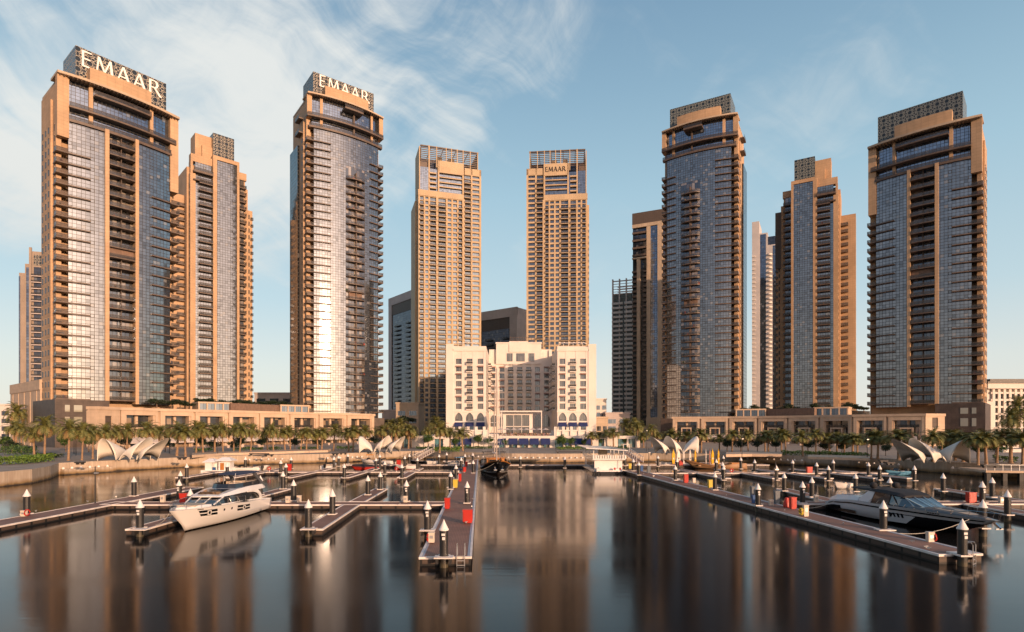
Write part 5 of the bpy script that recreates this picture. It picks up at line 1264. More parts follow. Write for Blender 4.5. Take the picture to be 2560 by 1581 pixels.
hedge('low green planting bed under the palms before the left podium, fourth shop', [gp(580, 1129), gp(655, 1127)], 2.5, 1.0, 90, 'leaf')
hedge('low green planting bed before the left podium, right of the middle', [gp(672, 1128), gp(700, 1127)], 2.5, 1.0, 90, 'leaf')
hedge('low green planting bed before the last left podium shops', [gp(745, 1127), gp(795, 1126)], 2.5, 1.0, 90, 'leaf')
hedge('low green planting bed left of the small left shells', [gp(842, 1125), gp(885, 1125)], 2.5, 1.0, 90, 'leaf')
hedge('bright low hedge behind the left gangway', [gp(1085, 1131), gp(1150, 1131)], 2.5, 1.2, 120, 'leaf_bright')
hedge('long low hedge below the hotel shops on the left', [gp(1040, 1124), gp(1230, 1123)], 1.6, .8, 90, 'leaf')
hedge('low hedge below the hotel shops on the right', [gp(1392, 1126), gp(1470, 1125)], 2.0, 1.0, 90, 'leaf_bright')
hedge('low hedge behind the houseboat', [gp(1510, 1128), gp(1570, 1127)], 2.0, 1.2, 100, 'leaf')
hedge('long bright low hedge before the right podium', [gp(1955, 1138), gp(2050, 1140), gp(2168, 1145)], 2.4, 1.0, 110, 'leaf_bright')
hedge('low hedge right of the big right shells', [gp(2482, 1156), gp(2545, 1158)], 2.4, 1.2, 110, 'leaf')
# stepped white planting tiers at the far right
m = MB()
for i in range(5): m.box(XA(2508, 150), XA(2560, 150), 150 + i * 1.6, 152 + i * 1.6, GROUND + 1.1 * i, GROUND + 1.1 * i + .8)
tag(m.build('planting_steps', S['white']), 'white stepped planting walls at the right edge behind the palms', 'steps')

# groined shells: petals arching between feet
S['shell'] = mat('shell_white', (.74, .69, .61), .45, var=.04, vscale=.5)
BIG = [((-2.6, 4.6), (-6.4, -1.2), (-2.0, -2.0), (-4.4, -2.4, 4.6)), ((-1.9, -1.4), (1.1, -2.2), (1.6, 3.6), (3.6, .3, 4.8)), ((1.2, -.6), (2.7, -1.7), (3.0, 4.0), (7.1, .6, 4.6))]
SMALL = [((-1.6, -1.0), (-5.0, -1.7), (-2.9, 3.0), (-5.0, -.2, 4.3)), ((-1.4, -1.4), (.4, -2.0), (2.6, 3.0), (2.2, -.2, 4.4)), ((1.6, -1.0), (3.2, -1.9), (4.4, 3.4), (6.3, .3, 4.3))]
def shell(label, px, by, petals, mir=1, sc=.95):
    """curved sheets that rise from a point on the ground to a tall leaning arch"""
    g = G(px, by, GROUND); root = empty('shell_canopy', g, 0, label, 'canopy', 'white shell canopies on the quay'); TH = .14
    for A, F1, F2, T in petals:
        A, F1, F2 = (Vector((q[0] * mir * sc, q[1] * sc, 0)) for q in (A, F1, F2)); T = Vector((T[0] * mir * sc, T[1] * sc, T[2] * sc)); mid = (F1 + F2) / 2
        def pt(i, j, k):
            t = -1 + 2 * j / 20; u = max(0.0, 1 - t * t); P = F1 * (1 - t) / 2 + F2 * (1 + t) / 2 + (Vector((T.x, T.y, 0)) - mid) * u ** .9
            P.z = T.z * u ** .62; s_ = .03 + .97 * i / 12; q = A + (P - A) * s_; q.z = P.z * s_ ** .70 + 4.6 * s_ * (1 - s_) * t * t * sc
            c = (A + mid) / 2 + Vector((0, 0, .4)); return q + (c - q).normalized() * (TH * k)
        for k in (0,):
            r0_ = [[pt(i, j, 0) for j in range(21)] for i in range(13)]; r1_ = [[pt(i, j, 1) for j in range(21)] for i in range(13)]
        m = MB(); m.grid(r0_); m.grid([r[::-1] for r in r1_])
        for j in range(20): m.face([r0_[12][j], r0_[12][j + 1], r1_[12][j + 1], r1_[12][j]])
        for i in range(12):
            for j in (0, 20): m.face([r0_[i][j], r0_[i + 1][j], r1_[i + 1][j], r1_[i][j]])
        m.build('petal', S['shell'], root, None, True)
    return root
shell('large white shell canopy on the left quay near the hedge', 330, 1151, BIG)
shell('small white shell canopy on the left quay before the slim lettered tower', 950, 1132, SMALL, 1, 1.0)
shell('small white shell canopy on the right quay behind the upright boards', 1690, 1134, SMALL, -1, 1.0)
shell('large white shell canopy on the right quay under the palms', 2330, 1158, BIG, -1)

# low ledge with dome lights at the foot of the quay
def quay_at(px):
    for (a, ya), (b, yb) in zip(QPX, QPX[1:]):
        if a <= px <= b: t = (px - a) / (b - a); p, q = G(a, ya), G(b, yb); 
        else: continue
        # the wall is straight between its corners: find where the ray of px meets it
        r = (px - CX) / FPX; d = q - p; u = (r * p.y - p.x) / (d.x - r * d.y); return p + d * u, d.normalized()
DOME = MB(); DOME.lathe([(.20, 0), (.22, .1), (.19, .24), (.11, .33), (0, .37)], n=10)
dome0 = None; S['lamp'] = mat('opal_dome', (.86, .80, .74), .35)
segs = [(150, 276), (618, 722), (815, 906), (1162, 1588), (1848, 2012), (2146, 2256), (2384, 2505)]
for si, (a, b) in enumerate(segs):
    lm = MB(); p0, t = quay_at(a); xs = [a + (b - a) * i / 12 for i in range(13)]; P_ = [quay_at(x)[0] for x in xs]
    for p, q in zip(P_, P_[1:]):
        d = (q - p).normalized(); n = Vector((d.y, -d.x, 0)) * 1.1; 
        lm.prism([(p.x, p.y), (q.x, q.y), (q.x + n.x, q.y + n.y), (p.x + n.x, p.y + n.y)], -1, 1.05)
    tag(lm.build('quay_ledge', S['quay']), kind='structure')
    dist = 0.0; last = None
    for x in [a + 3 + i * .5 for i in range(int((b - a - 6) / .5))]:
        p, d = quay_at(x)
        if last is None or (p - last).length > 1.5:
            last = p; n = Vector((d.y, -d.x, 0)) * .55; loc = (p.x + n.x, p.y + n.y, 1.05)
            if dome0 is None: dome0 = tag(DOME.build('dome_light', S['lamp'], None, loc), 'small white dome light on the low ledge of the quay', 'light', 'dome lights along the quay ledge')
            else: again(dome0, loc)
# dark benches along the promenade
S['bench'] = mat('dark_bench', (.035, .033, .033), .6)
for i, (px, py, w) in enumerate(((455, 1150, 20), (648, 1139, 48), (672, 1142, 22), (858, 1137, 18), (838, 1139, 16), (1235, 1134, 60), (1424, 1134, 66), (2208, 1158, 20), (2225, 1163, 20), (2475, 1170, 40), (200, 1162, 22))):
    g = G(px, py, GROUND); L = w / FPX * g.y; m = MB(); m.box(-L / 2, L / 2, -.35, .35, .28, .5); m.box(-L / 2 + .2, -L / 2 + .5, -.25, .25, 0, .28); m.box(L / 2 - .5, L / 2 - .2, -.25, .25, 0, .28)
    tag(m.build('bench', S['bench'], None, g), f"long dark bench on the promenade, {ORD[i]} counted along the quay", 'bench', 'benches on the promenade')
# kerbed paving terraces that step up from the water's edge
for lab, pts, z in (('pale curved seating terrace on the left quay', [(480, 1145), (560, 1139), (640, 1137), (820, 1131), (828, 1127), (640, 1131), (480, 1139)], .55), ('pale curved seating terrace on the right quay', [(1815, 1143), (1880, 1142), (1955, 1143), (1955, 1137), (1880, 1135), (1815, 1137)], .6), ('second pale seating terrace on the right quay', [(2020, 1148), (2090, 1150), (2175, 1152), (2175, 1146), (2090, 1144), (2020, 1143)], .5)):
    m = MB(); m.prism([gp(*p) for p in pts], GROUND, GROUND + z); tag(m.build('seating_terrace', S['podium']), lab, 'terrace')
# pots with small bushes before the shop fronts, and closed parasols on the podium
S['pot'] = mat('cream_pot', (.60, .48, .40), .7)
pot0 = None
def pot(px, Y, lab):
    global pot0
    loc = (XA(px, Y), Y, GROUND)
    if pot0 is None:
        pot0 = empty('plant_pot', loc, 0, lab, 'plant pot', 'plant pots before the shops'); m = MB(); m.lathe([(.0, 0), (.42, 0), (.62, .95), (.52, .95), (.5, .85), (0, .85)], n=12); m.build('pot', S['pot'], pot0)
        m = MB(); leaf_cloud(m, (0, 0, 1.7), (.9, .9, .9), 260, .14, random.Random(4)); m.build('bush', S['leaf_dark'], pot0)
    else: dup(pot0, loc, px, lab, None, 1 + .15 * math.sin(px))
for i, (px, Y) in enumerate(((405, 172), (432, 176), (487, 182), (512, 186), (571, 190), (606, 194), (648, 197), (655, 200), (725, 208), (752, 212), (797, 218), (822, 222), (868, 232), (895, 236))): pot(px, Y - 8, f"cream pot with a dark bush before the left shops, {ORD[i]} from the left")
for i, (px, Y) in enumerate(((1752, 243), (1817, 238), (1824, 238), (1893, 232), (1925, 228), (1968, 222), (2000, 218), (2044, 212), (2085, 207), (2128, 202), (2170, 198), (2215, 194), (2260, 190))): pot(px, Y - 10, f"cream pot with a dark bush before the right shops, {ORD[i]} from the left")
for lab, px, Y, z in (('closed brown parasol before the right podium, left one', 2279, 188, 5.6), ('closed brown parasol before the right podium, right one', 2297, 188, 5.6)):
    r = empty('closed_parasol', (XA(px, Y), Y, GROUND), 0, lab, 'parasol'); m = MB(); m.tube([(0, 0, 0), (0, 0, 6.2)], .08, 8); m.build('pole', S['dark'], r); m = MB(); m.lathe([(.12, 1.9), (.42, 2.4), (.52, 3.6), (.30, 5.6), (.06, 6.4)], n=10); m.build('canopy', S['timber'], r)
# ---------------------------------------------------------------- the marina: pontoons
DZ = .6
S['deck'] = mat('brown_decking', (.30, .155, .108), .75, var=.16, vscale=.5, joints=(.145, 2.4, .35), bump=.1, bscale=30)
S['edge'] = mat('pale_edge', (.78, .70, .64), .55, var=.12, vscale=1.2)
S['gutter'] = mat('grey_edge_band', (.36, .38, .43), .5, var=.1)
def float_mat():
    m = bpy.data.materials.new('float_panels'); m.use_nodes = True
    k = NT(m.node_tree); b = m.node_tree.nodes['Principled BSDF']; tc = k.n('ShaderNodeTexCoord')
    u, v, _ = k.sep(tc.outputs['UV']); f = k.m('FRACT', k.m('DIVIDE', u, 1.55)); g = k.m('LESS_THAN', k.m('ABSOLUTE', k.m('SUBTRACT', f, .5)), .43)
    g = k.m('MULTIPLY', g, k.m('GREATER_THAN', v, .12)); st = k.m('LESS_THAN', k.m('FRACT', k.m('MULTIPLY', v, 5.0)), .8)
    k.put(b.inputs['Base Color'], k.mix(k.m('MULTIPLY', g, k.m('ADD', .55, k.m('MULTIPLY', st, .45))), (.006, .006, .006), (.085, .058, .044))); b.inputs['Roughness'].default_value = .6
    return m
S['float'] = float_mat()
NPON = [0]
def pontoon(label, P, Q, w, band=False, group='floating pontoons'):
    """floating walkway from P to Q (X, Y), width w"""
    P, Q = Vector((*P[:2], 0)), Vector((*Q[:2], 0)); t = (Q - P).normalized(); L = (Q - P).length
    NPON[0] += 1; dz = DZ + .0035 * NPON[0] - .07
    r = empty('pontoon', (P.x, P.y, 0), math.atan2(t.y, t.x), label, 'pontoon', group)
    h = w / 2
    d = MB(); e = .24 if band else .1
    d.face([(.1, -h + e, dz), (L - .1, -h + e, dz), (L - .1, h - e, dz), (.1, h - e, dz)], [(-h, 0), (-h, L), (h, L), (h, 0)])
    d.face([(.1, -h + e, dz - .05), (L - .1, -h + e, dz - .05), (L - .1, h - e, dz - .05), (.1, h - e, dz - .05)])
    d.build('deck', S['deck'], r)
    g = MB(); z0, z1 = dz - .11, dz + .03
    g.box(-.06, .1, -h - .05, h + .05, z0, z1); g.box(L - .1, L + .06, -h - .05, h + .05, z0, z1)
    g.box(.1, L - .1, -h - .05, -h + .1, z0, z1); g.box(.1, L - .1, h - .1, h + .05, z0, z1)
    g.build('edge_trim', S['edge'], r)
    if band:
        b = MB(); b.box(.1, L - .1, -h + .1, -h + .24, dz - .1, dz + .012); b.box(.1, L - .1, h - .24, h - .1, dz - .1, dz + .012); b.build('edge_band', S['gutter'], r)
    f = MB(); f.box(0, L, -h + .02, h - .02, -.5, dz - .11); f.build('float', S['float'], r)
    return r
V2 = lambda x, y: (x, y)
main = pontoon('broad central pier with brown deck running away from the camera', (-4.15, 35.8), (-10.2, 146), 3.2, True)
pontoon('left cross walkway behind the white flybridge yacht', (-43.2, 61.35), (-7.1, 61.35), 2.3)
pontoon('near left walkway running off the picture at the lower left', (-43.4, 30), (-43.4, 78), 2.9)
pontoon('slim finger pontoon left of the white flybridge yacht', (-29.9, 45.6), (-30.2, 60.1), 1.5)
pontoon('finger pontoon in open water between the white yacht and the central pier', (-15.9, 45.6), (-16.8, 60.1), 1.7)
pontoon('finger pontoon behind the left cross walkway, nearest the central pier', (-16.9, 62.6), (-17.3, 75.8), 1.7)
pontoon('finger pontoon behind the left cross walkway, behind the white yacht', (-30.2, 62.6), (-30.0, 75.8), 1.7)
pontoon('second left cross walkway', (-56, 105.2), (-8.6, 105.2), 2.3)
for i, (x, x2) in enumerate(((-53.6, -53.8), (-45.4, -45.2), (-36.3, -36.0), (-27.0, -26.9), (-17.8, -18.2))):
    pontoon(f"finger pontoon before the second left walkway, {ORD[i]} from the left", (x, 92.6), (x2, 104.1), 1.4)
    if i > 0: pontoon(f"finger pontoon behind the second left walkway, {ORD[i - 1]} from the left", (x2, 106.4), (x2 - .1, 114), 1.4)
pontoon('third left cross walkway near the quay', (-36.5, 124.5), (-9.6, 124.5), 2.0)
pontoon('short dark landing under the left gangway', (-16.5, 139), (-10.5, 139), 3.0)
pontoon('plain walkway between the wooden boat and the houseboat', (-1.5, 124.0), (16.5, 124.0), 2.0)
pontoon('long right pier with brown deck running to the lower right', (28.35, 36.3), (22.5, 107), 2.9, True)
pontoon('right cross walkway behind the black and white yacht', (30.2, 61.4), (75, 61.4), 2.3)
pontoon('finger pontoon behind the right cross walkway, left one', (35.0, 62.6), (35.4, 75.2), 1.8)
pontoon('finger pontoon behind the right cross walkway, right one', (55.6, 62.6), (56.2, 75.2), 1.8)
pontoon('finger pontoon right of the black and white yacht', (47.9, 45), (48.3, 60.2), 1.9)
pontoon('second right cross walkway', (24.6, 101.8), (66, 101.8), 2.1)
for i, (x, x2) in enumerate(((33.8, 32.2), (41.8, 39.8), (50.0, 47.0), (57.7, 54.2), (63.0, 59.6))):
    pontoon(f"finger pontoon before the second right walkway, {ORD[i]} from the left", (x, 90.6), (x * .6 + x2 * .4, 100.7), 1.5)
    pontoon(f"finger pontoon behind the second right walkway, {ORD[i]} from the left", (x * .5 + x2 * .5, 102.9), (x2, 111), 1.5)
pontoon('third right cross walkway with the upright boards', (23.2, 124), (55, 124), 2.6)
pontoon('landing behind the upright boards', (36, 129.5), (51, 129.5), 4.0)
pontoon('landing of the houseboat', (20.5, 107.2), (20.0, 124), 1.6)

# ---------------------------------------------------------------- mooring piles
S['pile'] = mat('black_pile', (.020, .019, .019), .42, var=.3, vscale=2.5)
def pile_mat():
    m = mat('black_pile', (.020, .019, .019), .42, var=.3, vscale=2.5); k = NT(m.node_tree); b = m.node_tree.nodes['Principled BSDF']; tc = k.n('ShaderNodeTexCoord')
    x, y, z = k.sep(tc.outputs['Object']); n = k.noise(tc.outputs['Object'], 6.0, 4); st = k.noise(k.vmap(tc.outputs['Object'], (7, 7, .5)), 1.0, 3)
    c = k.mix(k.m('MULTIPLY', k.smooth(st, .55, .8), .5), (.021, .020, .020), (.075, .068, .06))
    c = k.mix(k.smooth(k.m('ADD', z, k.m('MULTIPLY', n, .35)), .62, .30), c, (.075, .062, .036)); k.put(b.inputs['Base Color'], c); return m
S['pile'] = pile_mat()
S['cap'] = mat('white_cap', (.80, .755, .72), .45, var=.04)
S['plate'] = mat('white_plate', (.75, .72, .68), .5)
S['steel'] = mat('galvanised_steel', (.55, .54, .53), .35, metal=.7)
r0 = empty('mooring_pile', (0, -600, 0), 0, 'pile', 'mooring pile', 'black mooring piles with white caps')
m = MB(); m.lathe([(.265, -1.5), (.265, 2.28)], n=20); m.build('shaft', S['pile'], r0)
m = MB(); m.lathe([(.24, 2.28), (.305, 2.28), (.305, 2.36), (.27, 2.39), (.0, 2.97)], n=20); m.build('cap', S['cap'], r0)
m = MB(); m.box(-.36, .36, -.36, -.29, .62, .72); m.box(-.36, .36, .29, .36, .62, .72); m.box(-.36, -.29, -.29, .29, .62, .72); m.box(.29, .36, -.29, .29, .62, .72); m.build('guide_collar', S['edge'], r0)
PILES = [('', 67, 1222.6), ('', 335, 1190.5), ('', 350, 1247.6), ('', 467, 1158.5), ('', 451, 1177), ('', 448, 1198.7), ('', 476, 1221), ('', 568, 1157), ('', 651, 1188.4), ('', 707.5, 1178), ('', 715, 1157.7), ('', 734, 1198.7), ('', 771, 1247.7), ('', 831, 1222.8), ('', 860.5, 1158.7), ('', 919.8, 1188.3), ('', 950.7, 1179),
         ('', 1004.7, 1159.3), ('', 1016, 1200), ('', 1068.6, 1250.8), ('', 1109.6, 1298), ('', 1167.8, 1203), ('', 1183, 1150), ('', 1140, 1161), ('', 1126.8, 1178.5), ('', 1153, 1143), ('', 1162.5, 1134.5), ('', 1182, 1132), ('', 1043.5, 1143.6), ('', 1097.7, 1135.3), ('', 1116.7, 1131), ('', 1012, 1139), ('', 1023.6, 1134.4), ('', 1301, 1139.7),
         ('', 613.6, 1141.3), ('', 702, 1149.5), ('', 728, 1142.2), ('', 834.8, 1141.3), ('', 846.7, 1138), ('', 869.6, 1134), ('', 939.9, 1143.8), ('', 949.7, 1135.6), ('', 962, 1152),
         ('', 1412, 1141.3), ('', 1583.3, 1146.2), ('', 1597, 1153.6), ('', 1645, 1138.2), ('', 1692.5, 1146), ('', 1688.3, 1162.6), ('', 1563, 1137.2), ('', 1787.2, 1179.7), ('', 1790.6, 1147.3), ('', 1806.5, 1154.5), ('', 1809, 1162.6), ('', 1808.3, 1138.3), ('', 1852, 1142.8), ('', 1886.7, 1148.2), ('', 1941, 1162.6), ('', 1960.5, 1181.6),
         ('', 1981.4, 1149.1), ('', 1895, 1207.4), ('', 2029.6, 1192.2), ('', 2041.5, 1155.4), ('', 2071, 1163.5), ('', 2006.4, 1202.8), ('', 2083, 1148.6), ('', 2138.9, 1182.6), ('', 2171.2, 1155), ('', 2199.2, 1162.3), ('', 2286, 1163.5), ('', 2357.8, 1182.5), ('', 2456, 1202.6), ('', 2480.4, 1192.7), ('', 2518.8, 1224), ('', 2224.5, 1192.7), ('', 2457.3, 1247.6), ('', 2208.6, 1250), ('', 2405.9, 1295.7)]
named = {350: 'near the bow of the white flybridge yacht', 771: 'at the near end of the open finger pontoon', 831: 'half way along the open finger pontoon', 1068.6: 'left of the central pier near the camera', 1109.6: 'at the near end of the central pier',
         67: 'on the near left walkway by the picture edge', 2405.9: 'at the near end of the right pier', 2208.6: 'in front of the black and white yacht', 2457.3: 'behind the bow of the black and white yacht', 2518.8: 'nearest the right picture edge', 1167.8: 'on the central pier near the red cabinet', 1895: 'on the right pier beside the grey service cabinet', 1301: 'alone before the middle of the quay'}
zones = {}
plist = []
for _, px, ty in PILES:
    Y = FPX * (CH - 2.97) / (ty - HZ); X = XA(px, Y)
    zone = ('left' if px < 1060 else 'middle' if px < 1310 else 'right') + (' near' if Y < 62 else ' middle' if Y < 80 else ' far' if Y < 100 else ' farthest')
    plist.append((px, X, Y, zone)); zones.setdefault(zone, []).append(px)
words = {'near': 'near pontoons', 'middle': 'second pontoon row', 'far': 'third pontoon row', 'farthest': 'rows near quay'}
first = True
for px, X, Y, zone in plist:
    if px in named: lab = 'black pile with white cone cap ' + named[px]
    else:
        side, row = zone.split(); zs_ = sorted(zones[zone]); lab = f"white capped pile, {ORD[zs_.index(px)]} from left, {words[row]}, {side} side"
    if first: r = r0; r.location = (X, Y, 0); r['label'] = lab; first = False
    else: r = dup(r0, (X, Y, 0), 0, lab)
    if px in (448, 350, 1016, 1109.6, 1167.8, 2006.4, 2456, 2208.6, 2405.9, 1895, 2286, 1068.6):
        m = MB(); m.box(-.11, .11, -.285, -.262, 1.98, 2.12); m.box(-.07, .11, -.283, -.262, 1.72, 1.9); m.build('sign_plate', S['plate'], r)

# ---------------------------------------------------------------- cabinets, ladders, bins, cleats
S['red'] = mat('red_paint', (.50, .032, .02), .4, var=.06); S['yellow'] = mat('yellow_plastic', (.62, .47, .06), .5); S['blue'] = mat('blue_plastic', (.02, .09, .26), .5); S['grey_box'] = mat('grey_cabinet', (.13, .15, .17), .5); S['cream'] = mat('cream_cabinet', (.68, .58, .47), .5); S['rope'] = mat('rope', (.55, .5, .42), .9); S['orange'] = mat('orange_plastic', (.80, .30, .02), .5)
def fire_box(label, px, by, w=.75, h=1.15, dz_=0, mt='red'):
    g = G(px, by, DZ); r = empty('fire_cabinet', (g.x, g.y, DZ), 0, label, 'cabinet', 'red fire cabinets on the pontoons')
    m = MB(); m.box(-w / 2, w / 2, -.28, .28, .12, h); m.box(-w / 2 - .03, w / 2 + .03, -.31, .31, h, h + .07); m.box(-w / 2 + .05, w / 2 - .05, -.2, .2, .0, .12); m.build('body', S[mt], r)
    m = MB(); m.box(-w / 2 + .07, w / 2 - .07, -.305, -.281, .2, h - .08); m.box(w / 2 - .16, w / 2 - .12, -.33, -.305, .6, .75); m.build('door', S[mt], r)
for a in (('red fire cabinet on the right side of the central pier', 1169.5, 1307, .8, 1.05), ('red fire cabinet at the left edge of the central pier', 1118.5, 1272, .5, 1.0), ('red fire cabinet by the pile behind the white yacht', 460, 1258.5, .72, 1.0), ('red fire cabinet far along the left pontoons', 723, 1177.5, .75, 1.2), ('red cabinet at the edge of the central pier beyond the yellow bin', 1150, 1204, .4, 1.1),
          ('red fire cabinet on the third left walkway', 997, 1164, .8, 1.1), ('tilted red bin by the central pier boat', 1161, 1180, .6, .8), ('red cabinet on the far end of the central pier', 1166, 1166, .5, .9), ('red fire cabinet on the right pier beside the ring buoy cover', 1982, 1272.5, .5, 1.1), ('narrow red fire cabinet on the far part of the right pier', 1714.5, 1207, .6, 1.15), ('red fire cabinet by the upright boards', 1702, 1164, .8, 1.0),
          ('red fire cabinet on the far right pontoons', 2023, 1182.5, .9, 1.0), ('red fire cabinet behind the bow of the black and white yacht', 2428, 1257, .8, 1.05)):
    fire_box(*a)
def bin_(name, label, px, by, w, h, mt, cat='bin'):
    g = G(px, by, DZ); r = empty(name, (g.x, g.y, DZ), 0, label, cat)
    m = MB(); a, b = w / 2 * .85, w / 2
    q = [(-a, -a), (a, -a), (a, a), (-a, a)]; Q = [(-b, -b), (b, -b), (b, b), (-b, b)]
    for i in range(4): j = (i + 1) % 4; m.face([(*q[i], 0), (*q[j], 0), (*Q[j], h), (*Q[i], h)])
    m.face([(*p, 0) for p in q[::-1]]); m.face([(*p, h) for p in Q]); m.build('body', S[mt], r)
    m = MB(); m.box(-b - .04, b + .04, -b - .04, b + .04, h + .004, h + .09); m.box(-b * .5, b * .5, b + .04, b + .1, h - .03, h + .05); m.build('lid', S[mt], r)
for a in (('waste_bin', 'yellow bin at the edge of the central pier', 1138.5, 1219.5, .62, 1.0, 'yellow'), ('waste_bin', 'yellow bin on the right pier', 1776, 1220, .6, 1.0, 'yellow'), ('waste_bin', 'small yellow bin near the houseboat', 1575, 1172, .5, .9, 'yellow'), ('waste_bin', 'blue bin near the houseboat', 1604, 1178.5, .5, 1.0, 'blue'), ('waste_bin', 'blue bin beside the grey service cabinet', 1885, 1258.5, .4, .75, 'blue'),
          ('service_cabinet', 'tall grey service cabinet beside the pile on the right pier', 1883, 1246, .55, 1.25, 'grey_box'), ('service_cabinet', 'tall grey cabinet at the foot of the light pole on the right pier', 1942, 1260, .5, 1.3, 'grey_box'), ('service_cabinet', 'grey cabinet by the light pole near the houseboat', 1622, 1183, .6, 1.2, 'grey_box')):
    bin_(*a, cat='bin' if a[0] == 'waste_bin' else 'cabinet')
def pedestal(label, px, by, h=.62, buoy=None, hose=False):
    g = G(px, by, DZ); r = empty('service_pedestal', (g.x, g.y, DZ), 0, label, 'pedestal')
    m = MB(); m.box(-.2, .2, -.16, .16, 0, h); m.box(-.22, .22, -.18, .18, h, h + .08); m.build('body', S['cream'], r)
    m = MB(); m.box(-.12, .12, -.175, -.161, h * .45, h * .8); m.build('socket_panel', S['steel'], r)
    if buoy:
        m = MB(); pts = [(.02 + .3 * math.cos(i * .5236), 0, .33 + .26 * math.sin(i * .5236)) for i in range(13)]; m.tube([(buoy * .26, p[0], p[2]) for p in pts], .055, 6); m.build('ring_buoy', S['red'], r)
    if hose:
        m = MB()
        for k in range(3): m.tube([(-.34 - .06 * k, .28 * math.cos(i * .5236), .42 + .3 * math.sin(i * .5236)) for i in range(13)], .05, 6)
        m.build('hose_reel', S['yellow'], r)
pedestal('cream service pedestal with a red ring buoy on the near right pier', 2325, 1355, .62, 1)
pedestal('white cabinet with a yellow hose reel on the right pier', 2014, 1291, .95, None, True)
pedestal('cream service pedestal with a red ring buoy at the edge of the central pier', 1079, 1356, .62, -1)
pedestal('small pedestal on the near left walkway by the edge pile', 60, 1291, .45, 1)
pedestal('small pedestal with blue top on the left cross walkway, left one', 407, 1256, .7)
pedestal('small pedestal on the left cross walkway right of the white yacht', 720, 1257, .6)
pedestal('small pedestal on the left cross walkway by the third pile', 748, 1256, .65)
pedestal('cream pedestal on the left cross walkway near the central pier', 1014, 1256, .6)
pedestal('cream pedestal on the right pier behind the grey cabinets', 1928, 1264, .5)
pedestal('cream pedestal on the right pier near the yellow bin', 1735, 1207, .6)
pedestal('small pedestal on the right cross walkway behind the yacht stern', 2040, 1255, .6)
pedestal('cream pedestal on the right cross walkway by the picture edge', 2503, 1258, .55)
g = G(1967, 1268.5, DZ); m = MB(); m.lathe([(.0, 0), (.34, .02), (.36, .1), (.30, .5), (.18, .95), (0, 1.0)], n=14); o = tag(m.build('ring_buoy_cover', S['red'], None, (g.x, g.y, DZ)), 'rounded red ring buoy cover on the right pier', 'buoy cover')
# ring buoys standing on posts along the left pontoons
for lab, px, by in (('red ring buoy on the second left walkway', 673, 1180), ('red ring buoy with white cross by the third left finger', 991, 1180), ('red ring buoy on the second right walkway', 1829, 1185)):
    g = G(px, by, DZ); r = empty('ring_buoy', (g.x, g.y, DZ), 0, lab, 'ring buoy'); m = MB(); m.tube([(.26 * math.cos(i * .5236), 0, .6 + .26 * math.sin(i * .5236)) for i in range(13)], .09, 6); m.build('ring', S['red'], r)
    m = MB(); m.box(-.05, .05, .1, .16, 0, .9); m.build('post', S['plate'], r)
# ladders with hooped rails
def ladder(label, px, by, ang=0, hoop=.55):
    g = G(px, by, DZ); r = empty('swim_ladder', (g.x, g.y, 0), ang, label, 'ladder'); m = MB()
    for s in (-.24, .24): m.tube([(s, -.1, -.8), (s, -.1, DZ + hoop * .8), (s, -.02, DZ + hoop), (s, .25, DZ + hoop), (s, .36, DZ + hoop * .7), (s, .36, DZ)], .028, 6)
    m.build('rails', S['steel'], r); m = MB()
    for k in range(5): m.bar((-.24, -.1, -.5 + .28 * k), (.24, -.1, -.5 + .28 * k), .05)
    m.build('rungs', S['steel'], r)
ladder('steel ladder at the near end of the central pier', 1152, 1391, 0, .75); ladder('steel ladder with hooped rails beside the nearest right pile', 2431, 1388, R(35), .8)
# the bracket platforms that hold the end piles
def bracket(label, px, by, w=1.15, d=.75):
    g = G(px, by, DZ); m = MB(); m.box(-w / 2, w / 2, -d / 2, d / 2, .545, .62); m.box(-w / 2 + .1, -w / 2 + .25, -d / 2 + .1, d / 2 - .1, .2, .54, 1); m.box(w / 2 - .25, w / 2 - .1, -d / 2 + .1, d / 2 - .1, .2, .54, 1)
    tag(m.build('pile_bracket', [S['edge'], S['dark']], None, (g.x, g.y, .09)), label, 'bracket', 'brackets that hold piles')
bracket('pale bracket round the pile at the near end of the central pier', 1109.6, 1396); bracket('pale bracket round the pile left of the central pier', 1068.6, 1328); bracket('pale bracket round the nearest right pile', 2405.9, 1386, 1.5); bracket('pale bracket round the pile at the slim finger', 352, 1326); bracket('pale bracket round the pile at the open finger', 772, 1325)
bracket('pale bracket round the pile before the black and white yacht', 2212, 1327, 1.3); bracket('pale bracket at the far part of the right pier', 1690, 1199); bracket('pale bracket beside the yellow bin pile', 1790, 1221); bracket('pale bracket of the pile by the yellow bin on the central pier', 1127, 1220, 1.0); bracket('pale bracket of the pile beside the far central pier', 1140, 1196, 1.0)
